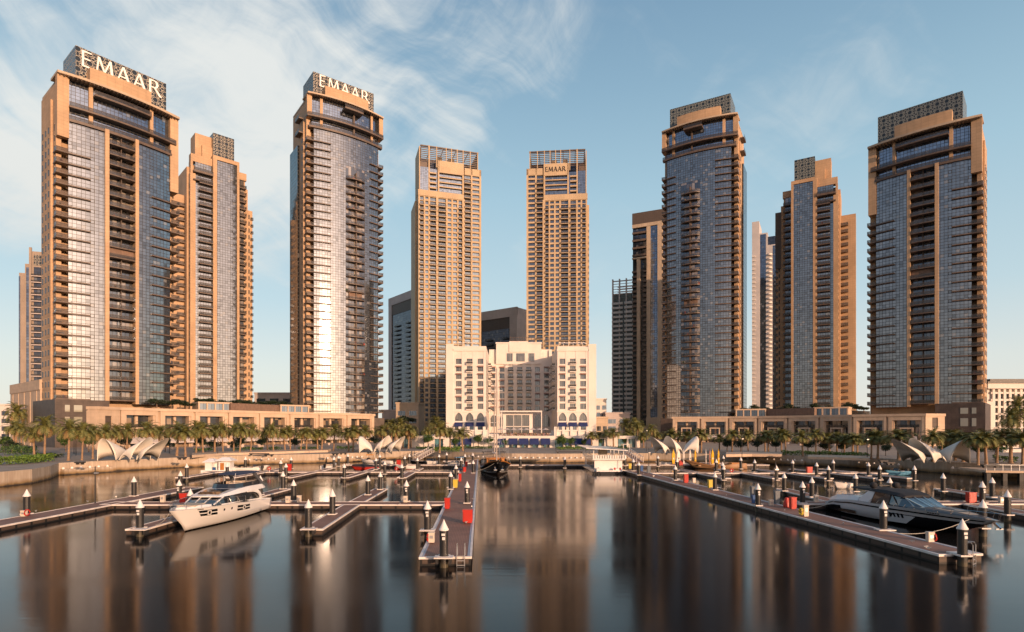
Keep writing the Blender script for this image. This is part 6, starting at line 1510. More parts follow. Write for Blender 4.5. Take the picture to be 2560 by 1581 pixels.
# mooring cleats
cl = MB(); cl.box(-.05, .05, -.04, .04, 0, .1); cl.box(-.16, .16, -.03, .03, .09, .13); c0 = None
CLE = [(470, 1238), (403, 1224), (352, 1230), (290, 1244), (219, 1256), (90, 1280), (1000, 1262.5), (1183, 1250), (1179, 1268), (1175, 1285), (1188, 1228), (1165, 1309), (1906, 1263), (1962, 1278), (2108, 1312), (2315, 1371), (2321, 1374), (1816, 1240), (1745, 1222), (1680, 1205), (1634, 1192), (2403, 1226), (1609, 1186), (2280, 1357)]
for px, py in CLE:
    g = G(px, py, DZ)
    if c0 is None: c0 = tag(cl.build('mooring_cleat', S['steel'], None, (g.x, g.y, DZ + .03)), 'small pale steel cleat on a pontoon edge', 'cleat', 'mooring cleats')
    else: again(c0, (g.x, g.y, DZ + .03), px * .3)
def pole(label, px, by, h, z=DZ):
    g = G(px, by, z); r = empty('light_pole', (g.x, g.y, z), 0, label, 'light pole'); m = MB(); m.tube([(0, 0, 0), (0, 0, h)], [.07, .05], 8); m.build('post', S['dark'], r)
    m = MB(); m.box(-.06, .3, -.12, .12, h * .80, h * .80 + .14); m.build('lamp', S['steel'], r)
pole('thin grey light pole on the near left walkway', 238, 1258, 3.9); pole('thin light pole standing on the right pier', 1939, 1259, 4.4); pole('thin light pole near the houseboat', 1622, 1183, 4.4)
for i, (px, by, h) in enumerate(((190, 1140, 6), (185, 1136, 6), (677, 1128, 5), (424, 1134, 5.5), (544, 1140, 4), (840, 1140, 5), (1390, 1132, 7), (1616, 1130, 7), (1855, 1146, 5), (1161, 1134, 6), (2168, 1150, 5), (2420, 1150, 5.5))):
    pole(f"slim dark lamp post on the promenade, {ORD[i]} in a line round the bay", px, by, h, GROUND)
# ---------------------------------------------------------------- boats
def paint(name, col, rough=.22, coat=.4): return mat(name, col, rough, coat=coat, var=.03, vscale=.6)
S['gel'] = paint('white_gelcoat', (.82, .79, .76)); S['black_hull'] = paint('black_hull', (.010, .010, .012), .16, .6); S['grey_hull'] = paint('silver_grey_hull', (.62, .63, .66), .25)
S['tint'] = mat('tinted_glass', (.012, .014, .018), .05, spec=.9, coat=.5); S['tint_blue'] = mat('blue_tinted_glass', (.02, .03, .05), .05, spec=1.0, coat=1.0)
S['canvas'] = mat('black_canvas', (.016, .016, .019), .8); S['navy'] = mat('navy_canvas', (.02, .03, .07), .75); S['tan'] = mat('tan_cushion', (.50, .40, .30), .8); S['teak'] = mat('teak', (.36, .21, .11), .6, var=.15); S['varnish'] = mat('varnished_wood', (.42, .17, .04), .35, var=.15, vscale=2); S['chrome'] = mat('polished_steel', (.75, .74, .73), .18, metal=1); S['antifoul'] = mat('dark_bottom', (.03, .022, .02), .6)
S['mast'] = mat('weathered_mast', (.40, .33, .29), .6); S['dkgrey'] = mat('dark_grey_deck', (.085, .088, .095), .35, coat=.3)
def waterline_mat(name, col, line=.10):
    m = mat(name, col, .22, coat=.4); k = NT(m.node_tree); b = m.node_tree.nodes['Principled BSDF']; x, y, z = k.sep(k.n('ShaderNodeTexCoord').outputs['Object'])
    k.put(b.inputs['Base Color'], k.mix(k.m('GREATER_THAN', z, line), (.02, .018, .017), col)); return m
S['gel_hull'] = waterline_mat('white_hull_paint', (.82, .79, .76), .09)
def lerp(tab, t):
    for (a, va), (b, vb) in zip(tab, tab[1:]):
        if t <= b: return va + (vb - va) * (t - a) / (b - a)
    return tab[-1][1]
def smoothlerp(tab, t):
    for (a, va), (b, vb) in zip(tab, tab[1:]):
        if t <= b: u = (t - a) / (b - a); u = u * u * (3 - 2 * u); return va + (vb - va) * u
    return tab[-1][1]
def hull_rows(L, B, sheer, keel, n=30, rake=.10, chine=.2, full=2.4, aft=.94, midz=.55, flare=.93):
    """sections from stern to bow: keel, chine, mid, sheer (starboard side y>0 here means to the left of the bow)"""
    rows = []
    for i in range(n + 1):
        t = i / n; zs_ = smoothlerp(sheer, t); u = max(0, (t - .40) / .60)
        bd = B / 2 * (aft + (1 - aft) * min(1, t / .3)) * (1 - u ** full); bc = .88 * B / 2 * (1 - max(0, (t - .28) / .72) ** (full * .72)); bm = (bd * .55 + bc * .45) * (flare + (1 - flare) * (1 - u))
        zc = chine + .35 * u ** 2; zk = keel * (1 - u ** 3)
        xd = L * t; xk = L * t * (1 - rake * u * 1.3); xc = L * t * (1 - rake * u); xm = L * t * (1 - rake * .45 * u)
        zm = zc + (zs_ - zc) * midz
        rows.append([(xk, 0, zk), (xc, bc, zc), (xm, bm, zm), (xd, bd, zs_)])
    return rows
def hull(rows, parent, mats, band_mat=lambda i, j: 0, name='hull', transom=True):
    m = MB()
    for s in (1, -1):
        for i in range(len(rows) - 1):
            for j in range(3):
                q = [rows[i][j], rows[i + 1][j], rows[i + 1][j + 1], rows[i][j + 1]]
                m.face([(x, y * s, z) for x, y, z in (q if s > 0 else q[::-1])], None, band_mat(i, j), True)
    if transom:
        r = rows[0]; m.face([(x, y, z) for x, y, z in r] + [(x, -y, z) for x, y, z in r[::-1][:-1]], None, band_mat(0, 1))
    return m.build(name, mats, parent, None, True)
def side_patch(m, rows, x0, x1, f0, f1, s, off=.025, mi=0, n=6, skew=0.0):
    """a panel lying on the upper hull side between heights f0 and f1 (fractions between chine and sheer)"""
    def at(x, f):
        for a, b in zip(rows, rows[1:]):
            if a[3][0] <= x <= b[3][0]:
                t = (x - a[3][0]) / max(1e-6, b[3][0] - a[3][0]); q = [tuple(a[k][c] + (b[k][c] - a[k][c]) * t for c in range(3)) for k in range(4)]
                lo, mid, hi = q[1], q[2], q[3]
                if f < .55: u = f / .55; p = [lo[c] + (mid[c] - lo[c]) * u for c in range(3)]
                else: u = (f - .55) / .45; p = [mid[c] + (hi[c] - mid[c]) * u for c in range(3)]
                return (p[0], (p[1] + off) * s, p[2])
        return (x, 0, 0)
    for i in range(n):
        a, b = x0 + (x1 - x0) * i / n, x0 + (x1 - x0) * (i + 1) / n
        m.face([at(a, f0), at(b, f0), at(b + skew, f1), at(a + skew, f1)], None, mi)
def deck_of(rows, m, inset=.04, drop=.04, mi=0, i0=0, i1=None):
    rr = rows[i0:i1]
    for a, b in zip(rr, rr[1:]):
        ya, yb = max(a[3][1] - inset, 0), max(b[3][1] - inset, 0)
        m.face([(a[3][0], -ya, a[3][2] - drop), (b[3][0], -yb, b[3][2] - drop), (b[3][0], yb, b[3][2] - drop), (a[3][0], ya, a[3][2] - drop)], None, mi)
def loft(m, secs, mi=0, cap=True, sm=True):
    """closed sections of equal length joined along x"""
    m.grid([s + [s[0]] for s in secs], mi, sm)
    if cap: m.face(secs[0][::-1], None, mi); m.face(secs[-1], None, mi)
def trap(x, w0, w1, z0, z1, r=.0, n=1):
    """section across the boat: flat bottom, leaning sides, softly crowned top"""
    return [(x, -w0, z0), (x, -w1, z1 - r), (x, -w1 * .82, z1), (x, 0, z1 + .04), (x, w1 * .82, z1), (x, w1, z1 - r), (x, w0, z0)]

def white_yacht():
    L, B = 14.6, 4.2
    r = empty('flybridge_yacht', (-27.05, 59.9, 0), R(-90), 'white flybridge yacht moored at the left pontoon, bow towards the camera', 'yacht')
    rows = hull_rows(L, B, [(0, 1.30), (.35, 1.62), (.6, 1.86), (1, 2.0)], -.35, rake=.115, chine=.28, full=2.5)
    hull(rows, r, [S['gel_hull']])
    m = MB(); deck_of(rows, m); m.build('deck', S['gel'], r)
    # knuckle lines and rub rail
    for s in (1, -1):
        m = MB(); side_patch(m, rows, .3, 14.0, .965, 1.0, s, .035, 0, 20); m.build('rub_rail', S['grey_hull'], r); m = MB(); side_patch(m, rows, .3, 6.2, .30, .345, s, .05, 0, 10); m.build('spray_rail', S['grey_hull'], r)
    for s in (1, -1):
        for x0, x1 in ((10.2, 12.2), (5.0, 7.3)):
            m = MB(); side_patch(m, rows, x0, x1, .47, .61, s, .03, 0, 4, .08); side_patch(m, rows, x0 + .1, x1 + .1, .67, .82, s, .03, 0, 4, .08)
            w = m.build('hull_window', S['tint'], r)
            m = MB(); xm = (x0 + x1) / 2
            side_patch(m, rows, xm - .18, xm + .26, .50, .78, s, .045, 0, 2, .05); m.build('porthole_rim', S['gel'], w)
            m = MB(); side_patch(m, rows, xm - .07, xm + .15, .55, .73, s, .06, 0, 2, .04); m.build('porthole', S['tint'], w)
        for x in (8.2, 9.3): m = MB(); side_patch(m, rows, x, x + .2, .62, .76, s, .03, 0, 1, .04); m.build('porthole', S['tint'], r)
        m = MB(); side_patch(m, rows, 11.9, 12.5, .88, .93, s, .03, 0, 2); m.build('name_plate', S['tint'], r)
    # swim platform
    m = MB(); m.box(-1.0, .02, -1.75, 1.75, .32, .44); m.box(-.9, 0, -1.6, 1.6, .442, .46, 0); m.build('swim_platform', S['gel'], r)
    # cabin with dark glass all round under a white roof
    m = MB()
    loft(m, [trap(2.5, 1.80, 1.62, 1.50, 2.46), trap(5.5, 1.80, 1.62, 1.62, 2.50), trap(8.0, 1.70, 1.50, 1.74, 2.50), trap(8.9, 1.60, 1.36, 1.80, 2.44), trap(10.4, 1.35, 1.20, 1.84, 1.94)], 0, True, False)
    m.build('cabin_glass', S['tint'], r)
    m = MB()
    for s in (1, -1):
        m.bar((8.9, s * 1.42, 2.46), (10.3, s * 1.28, 1.95), .09); m.bar((8.95, s * .45, 2.50), (10.45, s * .40, 1.98), .06)
        pts = [(2.2, s * 1.86, 1.45), (2.5, s * 1.86, 1.95), (3.0, s * 1.84, 2.30), (3.8, s * 1.78, 2.48), (5.0, s * 1.76, 2.56)]
        for a, b in zip(pts, pts[1:]): m.bar(a, b, .12, .3)
        m.bar((2.5, s * 1.84, 1.56), (9.6, s * 1.62, 1.88), .05, .10)
    m.build('window_frames', S['gel'], r)
    m = MB()
    loft(m, [trap(.9, 1.70, 1.60, 2.46, 2.62), trap(1.6, 1.84, 1.66, 2.46, 2.86), trap(4.5, 1.90, 1.66, 2.50, 2.92), trap(6.6, 1.84, 1.55, 2.50, 2.86), trap(8.4, 1.66, 1.36, 2.48, 2.68), trap(9.3, 1.30, 1.10, 2.44, 2.50)])
    m.build('coachroof', S['gel'], r)
    for x0, x1, z0, z1 in ((6.9, 8.0, 2.862, 2.752), (8.15, 8.85, 2.735, 2.62)):
        m = MB(); m.face([(x0, -1.05, z0 + .035), (x1, -.95, z1 + .035), (x1, .95, z1 + .035), (x0, 1.05, z0 + .035)]); m.build('roof_hatch', S['tint'], r)
    # flybridge: dark wrap screen, seats, helm, thin hardtop on raked legs
    m = MB(); fp = [(1.7, 1.45), (3.5, 1.5), (5.2, 1.42), (6.1, 1.1), (6.45, .55), (6.5, 0)]; fp = fp + [(x, -y) for x, y in fp[-2::-1]]
    for (a, b), (c, d) in zip(fp, fp[1:]):
        m.face([(a, b, 2.80), (c, d, 2.80), (c - .22, d * .93, 3.26), (a - .22, b * .93, 3.26)]); m.face([(a - .08, b * .93, 2.80), (c - .08, d * .93, 2.80), (c - .3, d * .88, 3.26), (a - .3, b * .88, 3.26)])
    m.build('windscreen', S['tint'], r)
    m = MB(); m.box(1.9, 3.4, -1.1, 1.1, 2.9, 3.25); m.box(3.9, 4.5, .1, 1.0, 2.9, 3.4); m.box(4.8, 5.3, .1, 1.0, 2.9, 3.3); m.build('flybridge_seat', S['tan'], r)
    m = MB(); loft(m, [trap(1.0, 1.2, 1.1, 4.12, 4.20), trap(2.5, 1.45, 1.35, 4.14, 4.24), trap(4.4, 1.35, 1.2, 4.12, 4.22), trap(5.1, 1.0, .9, 4.08, 4.14)]); m.build('hardtop', S['navy'], r)
    m = MB()
    for s in (1, -1): m.bar((.9, s * 1.4, 2.85), (2.6, s * 1.25, 4.14), .16, .34); m.tube([(3.9, s * 1.1, 2.85), (3.9, s * 1.1, 4.12)], .04, 6)
    m.build('hardtop_leg', S['dkgrey'], r)
    m = MB(); m.tube([(5.9, .9, 3.2), (5.6, .9, 4.3)], .015, 5); m.tube([(3.0, -.8, 4.2), (3.0, -.8, 5.0)], .015, 5); m.build('antenna', S['gel'], r)
    # foredeck: trunk, sun pad, rails, anchor
    m = MB(); loft(m, [trap(9.9, 1.3, 1.15, 1.80, 1.98), trap(11.4, 1.05, .9, 1.86, 2.1), trap(12.8, .6, .45, 1.92, 2.06)]); m.build('foredeck_trunk', S['gel'], r)
    m = MB(); m.box(10.7, 12.3, -.75, .75, 2.06, 2.18); m.build('sun_pad', S['tan'], r)
    m = MB()
    for s in (1, -1):
        pts = [(x, s * (lerp([(k[3][0], k[3][1]) for k in rows], x) - .06), lerp([(k[3][0], k[3][2]) for k in rows], x)) for x in (6.0, 7.5, 9.0, 10.5, 12.0, 13.3, 14.3)]
        m.tube([(x, y, z + .55) for x, y, z in pts], .018, 5); m.tube([(x, y, z + .28) for x, y, z in pts[3:]], .012, 5)
        for x, y, z in pts: m.tube([(x, y, z), (x, y, z + .55)], .016, 5)
    m.tube([(14.3, .25, 2.55), (14.75, 0, 2.5), (14.3, -.25, 2.55)], .018, 5)
    m.build('rail', S['chrome'], r)
    m = MB(); m.bar((14.2, 0, 1.55), (14.62, 0, 1.3), .14, .1); m.bar((14.55, -.22, 1.26), (14.55, .22, 1.26), .12); m.build('anchor', S['dkgrey'], r)
    for ch in r.children:
        if ch.name.split('.')[0] in ('cabin_glass', 'window_frames', 'coachroof', 'roof_hatch', 'windscreen', 'flybridge_seat'): ch.scale.z = 1.05; ch.location.z = -.085
white_yacht()

def sport_yacht():
    L, B = 17.2, 4.7
    r = empty('sport_yacht', (34.75, 60.0, 0), math.atan2(-.994, .105), 'sleek black and silver sport yacht with black canvas top beside the right pier', 'yacht')
    rows = hull_rows(L, B, [(0, .95), (.08, 1.35), (.25, 1.62), (.6, 1.72), (1, 1.62)], -.4, n=36, rake=.15, chine=.22, full=2.0, flare=.86)
    # black bow sweeping back under a silver stern quarter
    hull(rows, r, [S['black_hull'], S['grey_hull']], lambda i, j: 1 if (j == 1 and 5 <= i < 18) or (j == 2) else 0)
    m = MB()
    for s in (1, -1):
        side_patch(m, rows, .6, 16.6, .74, .84, s, .02, 0, 24)
    m.build('hull_stripe', S['tint'], r)
    for s in (1, -1):
        m = MB(); side_patch(m, rows, 8.2, 10.4, .0, .50, s, .022, 0, 8, .9); m.build('hull_panel', S['grey_hull'], r)
        m = MB()
        for k in range(5): side_patch(m, rows, 8.3 + .42 * k, 8.52 + .42 * k, .32, .58, s, .04, 0, 1, -.12)
        m.build('hull_vent', S['tint'], r)
        m = MB(); side_patch(m, rows, 1.0, 4.6, .08, .30, s, .10, 0, 8); m.build('side_sponson', S['black_hull'], r)
        m = MB()
        for k, w in enumerate((.12, .1, .14, .1, .12)): side_patch(m, rows, 12.4 + .2 * k, 12.4 + .2 * k + w, .88, .95, s, .03, 0, 1)
        m.build('name_letters', S['black_hull'], r)
    m = MB(); deck_of(rows, m, .05, .02, 0); m.build('deck', S['dkgrey'], r)
    m = MB(); m.box(-1.3, .05, -1.9, 1.9, .28, .42); m.build('swim_platform', S['dkgrey'], r)
    m = MB(); loft(m, [trap(.3, 2.0, 1.75, .9, 1.42), trap(1.5, 2.1, 1.85, 1.3, 1.85), trap(3.6, 2.15, 1.85, 1.5, 2.0), trap(4.6, 2.1, 1.8, 1.5, 1.95)]); m.build('engine_cover', S['grey_hull'], r)
    m = MB()
    for s in (1, -1):
        for a, b in ((.7, 1.8), (2.2, 3.3)): m.tube([(a, s * 1.3, 1.75), (a + .05, s * 1.3, 2.02), (b - .05, s * 1.3, 2.2), (b, s * 1.3, 1.95)], .02, 5)
    m.build('stern_rail', S['chrome'], r)
    # silver wings that carry the canvas
    m = MB()
    for s in (1, -1):
        P = [(4.3, 1.95, 1.55), (6.1, 1.9, 1.6), (6.45, 1.62, 2.95), (5.75, 1.62, 2.98)]
        for k in (0, .12): m.face([(x, s * (y - k), z) for x, y, z in P])
        for i in range(4): a, b = P[i], P[(i + 1) % 4]; m.face([(a[0], s * a[1], a[2]), (b[0], s * b[1], b[2]), (b[0], s * (b[1] - .12), b[2]), (a[0], s * (a[1] - .12), a[2])])
    m.build('radar_wing', S['grey_hull'], r)
    m = MB(); loft(m, [trap(6.0, 1.85, 1.60, 1.6, 2.9), trap(8.2, 1.8, 1.5, 1.65, 2.95)], 0, True, False); m.build('side_curtain', S['tint'], r)
    m = MB(); loft(m, [trap(2.9, 1.45, 1.35, 2.86, 2.98), trap(5.0, 1.72, 1.55, 2.86, 3.05), trap(7.4, 1.75, 1.45, 2.84, 3.16), trap(9.0, 1.6, 1.2, 2.75, 2.98), trap(9.5, 1.45, 1.1, 2.62, 2.80)]); m.build('canvas_top', S['canvas'], r)
    m = MB(); loft(m, [trap(8.2, 1.72, 1.42, 1.75, 2.78), trap(9.3, 1.68, 1.25, 1.75, 2.70), trap(10.6, 1.45, 1.1, 1.74, 2.15), trap(11.6, 1.15, .9, 1.72, 1.80)], 0, True, False); m.build('windscreen', S['tint_blue'], r)
    m = MB()
    for s in (1, -1):
        m.bar((9.3, s * 1.25, 2.72), (11.5, s * .95, 1.80), .06); m.bar((9.4, s * .45, 2.75), (11.7, s * .35, 1.82), .05); m.bar((8.3, s * 1.45, 2.76), (9.2, s * 1.66, 1.78), .06); m.bar((9.6, s * 1.22, 2.55), (10.9, s * 1.44, 1.76), .05)
    m.bar((9.32, -1.25, 2.72), (9.32, 1.25, 2.72), .05); m.build('windscreen_frame', S['chrome'], r)
    # foredeck slope with pale sun pads and panel joints
    m = MB(); loft(m, [trap(10.4, 1.85, 1.7, 1.66, 1.86), trap(12.6, 1.5, 1.3, 1.66, 1.86), trap(14.8, .85, .7, 1.62, 1.74), trap(16.2, .3, .2, 1.6, 1.66)]); m.build('foredeck', S['dkgrey'], r)
    m = MB(); m.face([(11.9, -.8, 1.905), (13.6, -.7, 1.845), (13.6, .7, 1.845), (11.9, .8, 1.905)]); m.build('sun_pad', S['tan'], r)
    m = MB(); m.face([(14.0, -.5, 1.825), (15.0, -.36, 1.765), (15.0, .36, 1.765), (14.0, .5, 1.825)]); m.build('sun_pad', S['tan'], r)
    for i in range(9):
        x = 6.4 + i * .95; m = MB()
        for s in (1, -1):
            y = lerp([(k[3][0], k[3][1]) for k in rows], x) - .1; m.bar((x, s * y, 1.72), (x - .25, s * (y - .42), 1.90 if x < 11 else 1.8), .035)
        m.build('deck_rib', S['tan'], r)
    for s in (1, -1):
        m = MB(); m.lathe([(.12, 2.95), (.16, 3.12), (.30, 3.26), (.34, 3.46), (.26, 3.68), (0, 3.78)], (5.6, s * 1.15, 0), 14); m.build('radar_dome', S['canvas'], r)
    m = MB(); m.bar((5.6, -1.15, 3.05), (5.6, 1.15, 3.05), .12); m.tube([(5.4, 0, 3.0), (5.3, 0, 3.75)], .03, 6); m.box(5.1, 5.6, -.5, .5, 3.35, 3.43); m.build('radar_bar', S['dark'], r)
    m = MB()
    for s in (1, -1):
        pts = [(x, s * max(lerp([(k[3][0], k[3][1]) for k in rows], x) - .08, .08), 1.66) for x in (12.8, 14.0, 15.2, 16.2, 17.0)]
        m.tube([(x + .15, y, z + .5) for x, y, z in pts], .018, 5)
        for x, y, z in pts: m.tube([(x, y, z), (x + .15, y, z + .5)], .014, 5)
    m.build('bow_rail', S['chrome'], r)
    m = MB(); m.bar((16.6, 0, 1.45), (17.15, 0, 1.05), .16); m.bar((17.05, -.3, 1.0), (17.05, .3, 1.0), .1); m.build('anchor', S['chrome'], r)
    m = MB(); m.tube([(-1.2, 1.4, .5), (-2.4, 1.5, 1.5)], .05, 6); m.box(-2.45, -1.2, 1.3, 1.7, .55, .6); m.build('gangplank', S['steel'], r)
    for ch in r.children:
        if ch.name.split('.')[0] in ('canvas_top', 'side_curtain', 'windscreen', 'windscreen_frame', 'radar_wing', 'radar_dome', 'radar_bar'): ch.scale.z = .86; ch.location.z = .22
sport_yacht()

def sailing_boat():
    L, B = 17.0, 5.9
    r = empty('wooden_sailing_boat', (-4.0, 118.5, 0), R(-84), 'black hulled two masted wooden boat with orange cabin beside the central pier', 'boat')
    rows = hull_rows(L, B, [(0, 2.2), (.3, 1.6), (.6, 1.75), (1, 2.7)], -.6, n=26, rake=.16, chine=.1, full=2.2, aft=.8, flare=.9)
    hull(rows, r, [S['black_hull'], S['antifoul']], lambda i, j: 1 if j == 0 else 0)
    m = MB(); deck_of(rows, m, .1, .2); m.build('deck', S['teak'], r)
    for s in (1, -1):
        m = MB(); side_patch(m, rows, .2, 16.6, .96, 1.05, s, .05, 0, 22); m.build('rub_rail', S['varnish'], r); m = MB(); side_patch(m, rows, 4, 16.2, .06, .10, s, .03, 0, 18); m.build('hull_line', S['gel'], r)
    m = MB(); m.box(2.5, 8.2, -1.7, 1.7, 1.3, 2.75); m.box(2.3, 8.5, -1.85, 1.85, 2.75, 2.88); m.build('cabin', S['varnish'], r)
    m = MB()
    for k in range(4):
        for s in (1, -1): m.box(3.0 + 1.3 * k, 3.8 + 1.3 * k, s * 1.70, s * 1.73, 1.9, 2.5)
    m.box(8.2, 8.24, -1.2, 1.2, 1.9, 2.5); m.build('window', S['tint'], r)
    m = MB(); m.box(8.9, 11, -.9, .9, 1.5, 2.1); m.build('deck_hatch', S['varnish'], r)
    for x, h in ((10.5, 20.0), (5.0, 17.5)):
        m = MB(); m.tube([(x, 0, 1.0), (x, 0, h * .6), (x, 0, h)], [.13, .10, .06], 8); a = m.build('mast', S['mast'], r)
        m = MB()
        for z in (h * .33, h * .55, h * .78): m.bar((x, -1.1, z), (x, 1.1, z), .08)
        for s in (1, -1):
            m.tube([(x, 0, h), (x, s * 1.1, h * .78), (x, s * 1.1, h * .55), (x - .2, s * 2.6, 1.9)], .022, 5); m.tube([(x, 0, h * .55), (x + .4, s * 2.6, 1.9)], .02, 5)
        m.build('spreader', S['steel'], a)
    m = MB(); m.tube([(10.5, 0, 19.8), (17.8, 0, 3.2)], .03, 5); m.tube([(5, 0, 17.3), (10.5, 0, 12)], .02, 5); m.tube([(5, 0, 17.3), (.3, 0, 2.4)], .02, 5); m.build('stay', S['steel'], r)
    m = MB(); m.tube([(16.2, 0, 2.6), (20.0, 0, 3.5)], [.13, .07], 8); m.build('bowsprit', S['varnish'], r)
    m = MB(); m.tube([(5, 0, 3.6), (10.0, 0, 3.8)], .2, 8); m.tube([(.2, 0, 3.5), (4.9, 0, 3.6)], .18, 8); m.build('furled_sail', S['gel'], r)
    for s in (1, -1):
        m = MB(); m.bar((15.6, s * .75, 1.75), (15.9, s * .6, 1.1), .16, .1); m.bar((15.9, s * .9, 1.05), (15.9, s * .35, 1.05), .12); m.build('anchor', S['chrome'], r)
sailing_boat()

def houseboat():
    r = empty('houseboat', (17.9, 107.3, 0), 0, 'white two deck houseboat with flat roof at the far end of the right pier', 'houseboat')
    m = MB(); m.box(-3.0, 3.3, -.9, 15, -.3, .45); m.build('float', S['black_hull'], r)
    m = MB(); m.box(-2.45, 2.75, .2, 14.4, .45, 2.6); m.build('cabin', S['gel'], r)
    for y in (1.2, 3.2, 5.2, 7.2, 9.2):
        m = MB(); m.box(-2.49, -2.44, y, y + 1.2, 1.1, 2.2); m.build('window', S['tint'], r)
    m = MB(); m.box(-2.9, 3.2, -.5, 14.9, 2.6, 2.78); m.build('upper_deck', S['gel'], r)
    m = MB()
    for i in range(14): m.box(-2.85 + .455 * i, -2.55 + .455 * i, -.48, -.42, 2.85, 3.45)
    for z in (2.82, 3.5): m.box(-2.9, 3.2, -.5, -.4, z, z + .07)
    for x in (-2.88, 3.12): m.box(x, x + .08, -.45, 14.8, 3.5, 3.58); m.box(x, x + .06, -.45, 14.8, 2.9, 3.3)
    m.build('railing', S['gel'], r)
    m = MB(); loft(m, [[(-4.2, -1.2, 4.75), (3.5, -1.6, 4.35), (3.5, -1.6, 4.5), (-4.2, -1.2, 4.9)], [(-4.2, 14, 4.85), (3.5, 15, 4.45), (3.5, 15, 4.6), (-4.2, 14, 5.0)]], 0, True, False); m.build('roof', S['gel'], r)
    m = MB()
    for x in (-2.7, 2.9):
        for y in (0, 5, 10, 14): m.box(x, x + .12, y, y + .12, 2.78, 4.55 + (.25 if x < 0 else 0))
    m.build('roof_post', S['gel'], r)
    m = MB(); m.box(-.9, .5, 3.5, 6, 2.78, 4.4); m.box(1.2, 2.4, 1.0, 2.2, 2.78, 3.6); m.build('deck_bar', S['tan'], r)
    m = MB(); m.box(-2.2, 2.6, -.85, .1, .45, .7); m.box(-2.2, -1.4, -.8, -.1, .7, 1.1); m.box(.9, 2.5, -.7, -.1, .7, 1.0); m.build('deck_box', S['gel'], r)
    for x in (-2.6, -1.8, 1.6, 2.5, 3.0): 
        m = MB(); m.tube([(x + .28 * math.cos(i * .5236), -.98, .15 + .28 * math.sin(i * .5236)) for i in range(13)], .08, 6); m.build('tyre_fender', S['canvas'], r)
    for x, c in ((-1.9, 'red'), (1.2, 'red'), (2.2, 'red')):
        m = MB(); m.lathe([(0, 0), (.17, .1), (.19, .3), (.1, .5), (0, .52)], (x, -.6, .7), 10); m.build('buoy', S[c], r)
houseboat()

def small_boat(label, px, by, L, B, ang, hullm='gel', stripe=None, cover=None, top=None, shield=True, name='motorboat', motor=True, Y=None, trim=None):
    g = G(px, by, 0); r = empty(name, (g.x, g.y, 0), ang, label, 'boat', 'small boats in the marina')
    rows = hull_rows(L, B, [(0, .75), (.5, .8), (1, 1.05)], -.2, n=14, rake=.12, chine=.1, full=2.1, aft=.9)
    x0 = L / 2; rows = [[(x - x0, y, z) for x, y, z in q] for q in rows]
    hull(rows, r, [S[hullm], S[stripe or hullm]], lambda i, j: 1 if j == (0 if trim is None else trim) else 0)
    m = MB(); deck_of(rows, m, .03, .03, 0, 8); deck_of(rows, m, .03, .03, 0, 0, 2)
    for s in (1, -1):
        for a, b in zip(rows[1:9], rows[2:10]): m.face([(a[3][0], s * a[3][1], a[3][2]), (b[3][0], s * b[3][1], b[3][2]), (b[3][0], s * (b[3][1] - .22), b[3][2]), (a[3][0], s * (a[3][1] - .22), a[3][2])])
    m.build('deck', S['gel'], r)
    if cover:
        m = MB(); secs = []
        for i in range(1, 14): q = rows[i][3]; secs.append([(q[0], -q[1] - .03, q[2] - .12), (q[0], -q[1] * .7, q[2] + .2), (q[0], 0, q[2] + .38 * math.sin(3.1 * i / 14) + .12), (q[0], q[1] * .7, q[2] + .2), (q[0], q[1] + .03, q[2] - .12)])
        m.grid(secs); m.build('cover', S[cover], r)
    else:
        m = MB(); m.box(-L * .28, -L * .12, -B * .3, B * .3, .35, .8); m.box(-L * .02, L * .06, -B * .36, -B * .08, .4, .95); m.box(-L * .02, L * .06, B * .08, B * .36, .4, .95); m.build('seat', S['tan'], r)
        if shield:
            m = MB()
            for s in (1, -1): m.face([(L * .12, 0, .95), (L * .08, s * B * .38, .88), (L * .02, s * B * .34, 1.28), (L * .06, 0, 1.36)]); m.face([(L * .08, s * B * .38, .88), (-L * .02, s * B * .42, .82), (-L * .04, s * B * .38, 1.1), (L * .02, s * B * .34, 1.28)])
            m.build('windscreen', S['tint'], r)
        if top:
            m = MB(); loft(m, [trap(-L * .22, B * .36, B * .32, 1.95, 2.05), trap(L * .1, B * .36, B * .32, 1.95, 2.08)]); m.build('canopy', S[top], r); m = MB()
            for s in (1, -1):
                for x in (-L * .2, L * .08): m.tube([(x, s * B * .4, .8), (x, s * B * .33, 1.98)], .03, 5)
            m.build('canopy_frame', S['chrome'], r)
    if motor:
        m = MB(); m.box(-L / 2 - .5, -L / 2 - .05, -.22, .22, .55, 1.15); m.box(-L / 2 - .35, -L / 2 - .1, -.1, .1, -.5, .55); m.build('outboard', S['dark'], r)
    return r
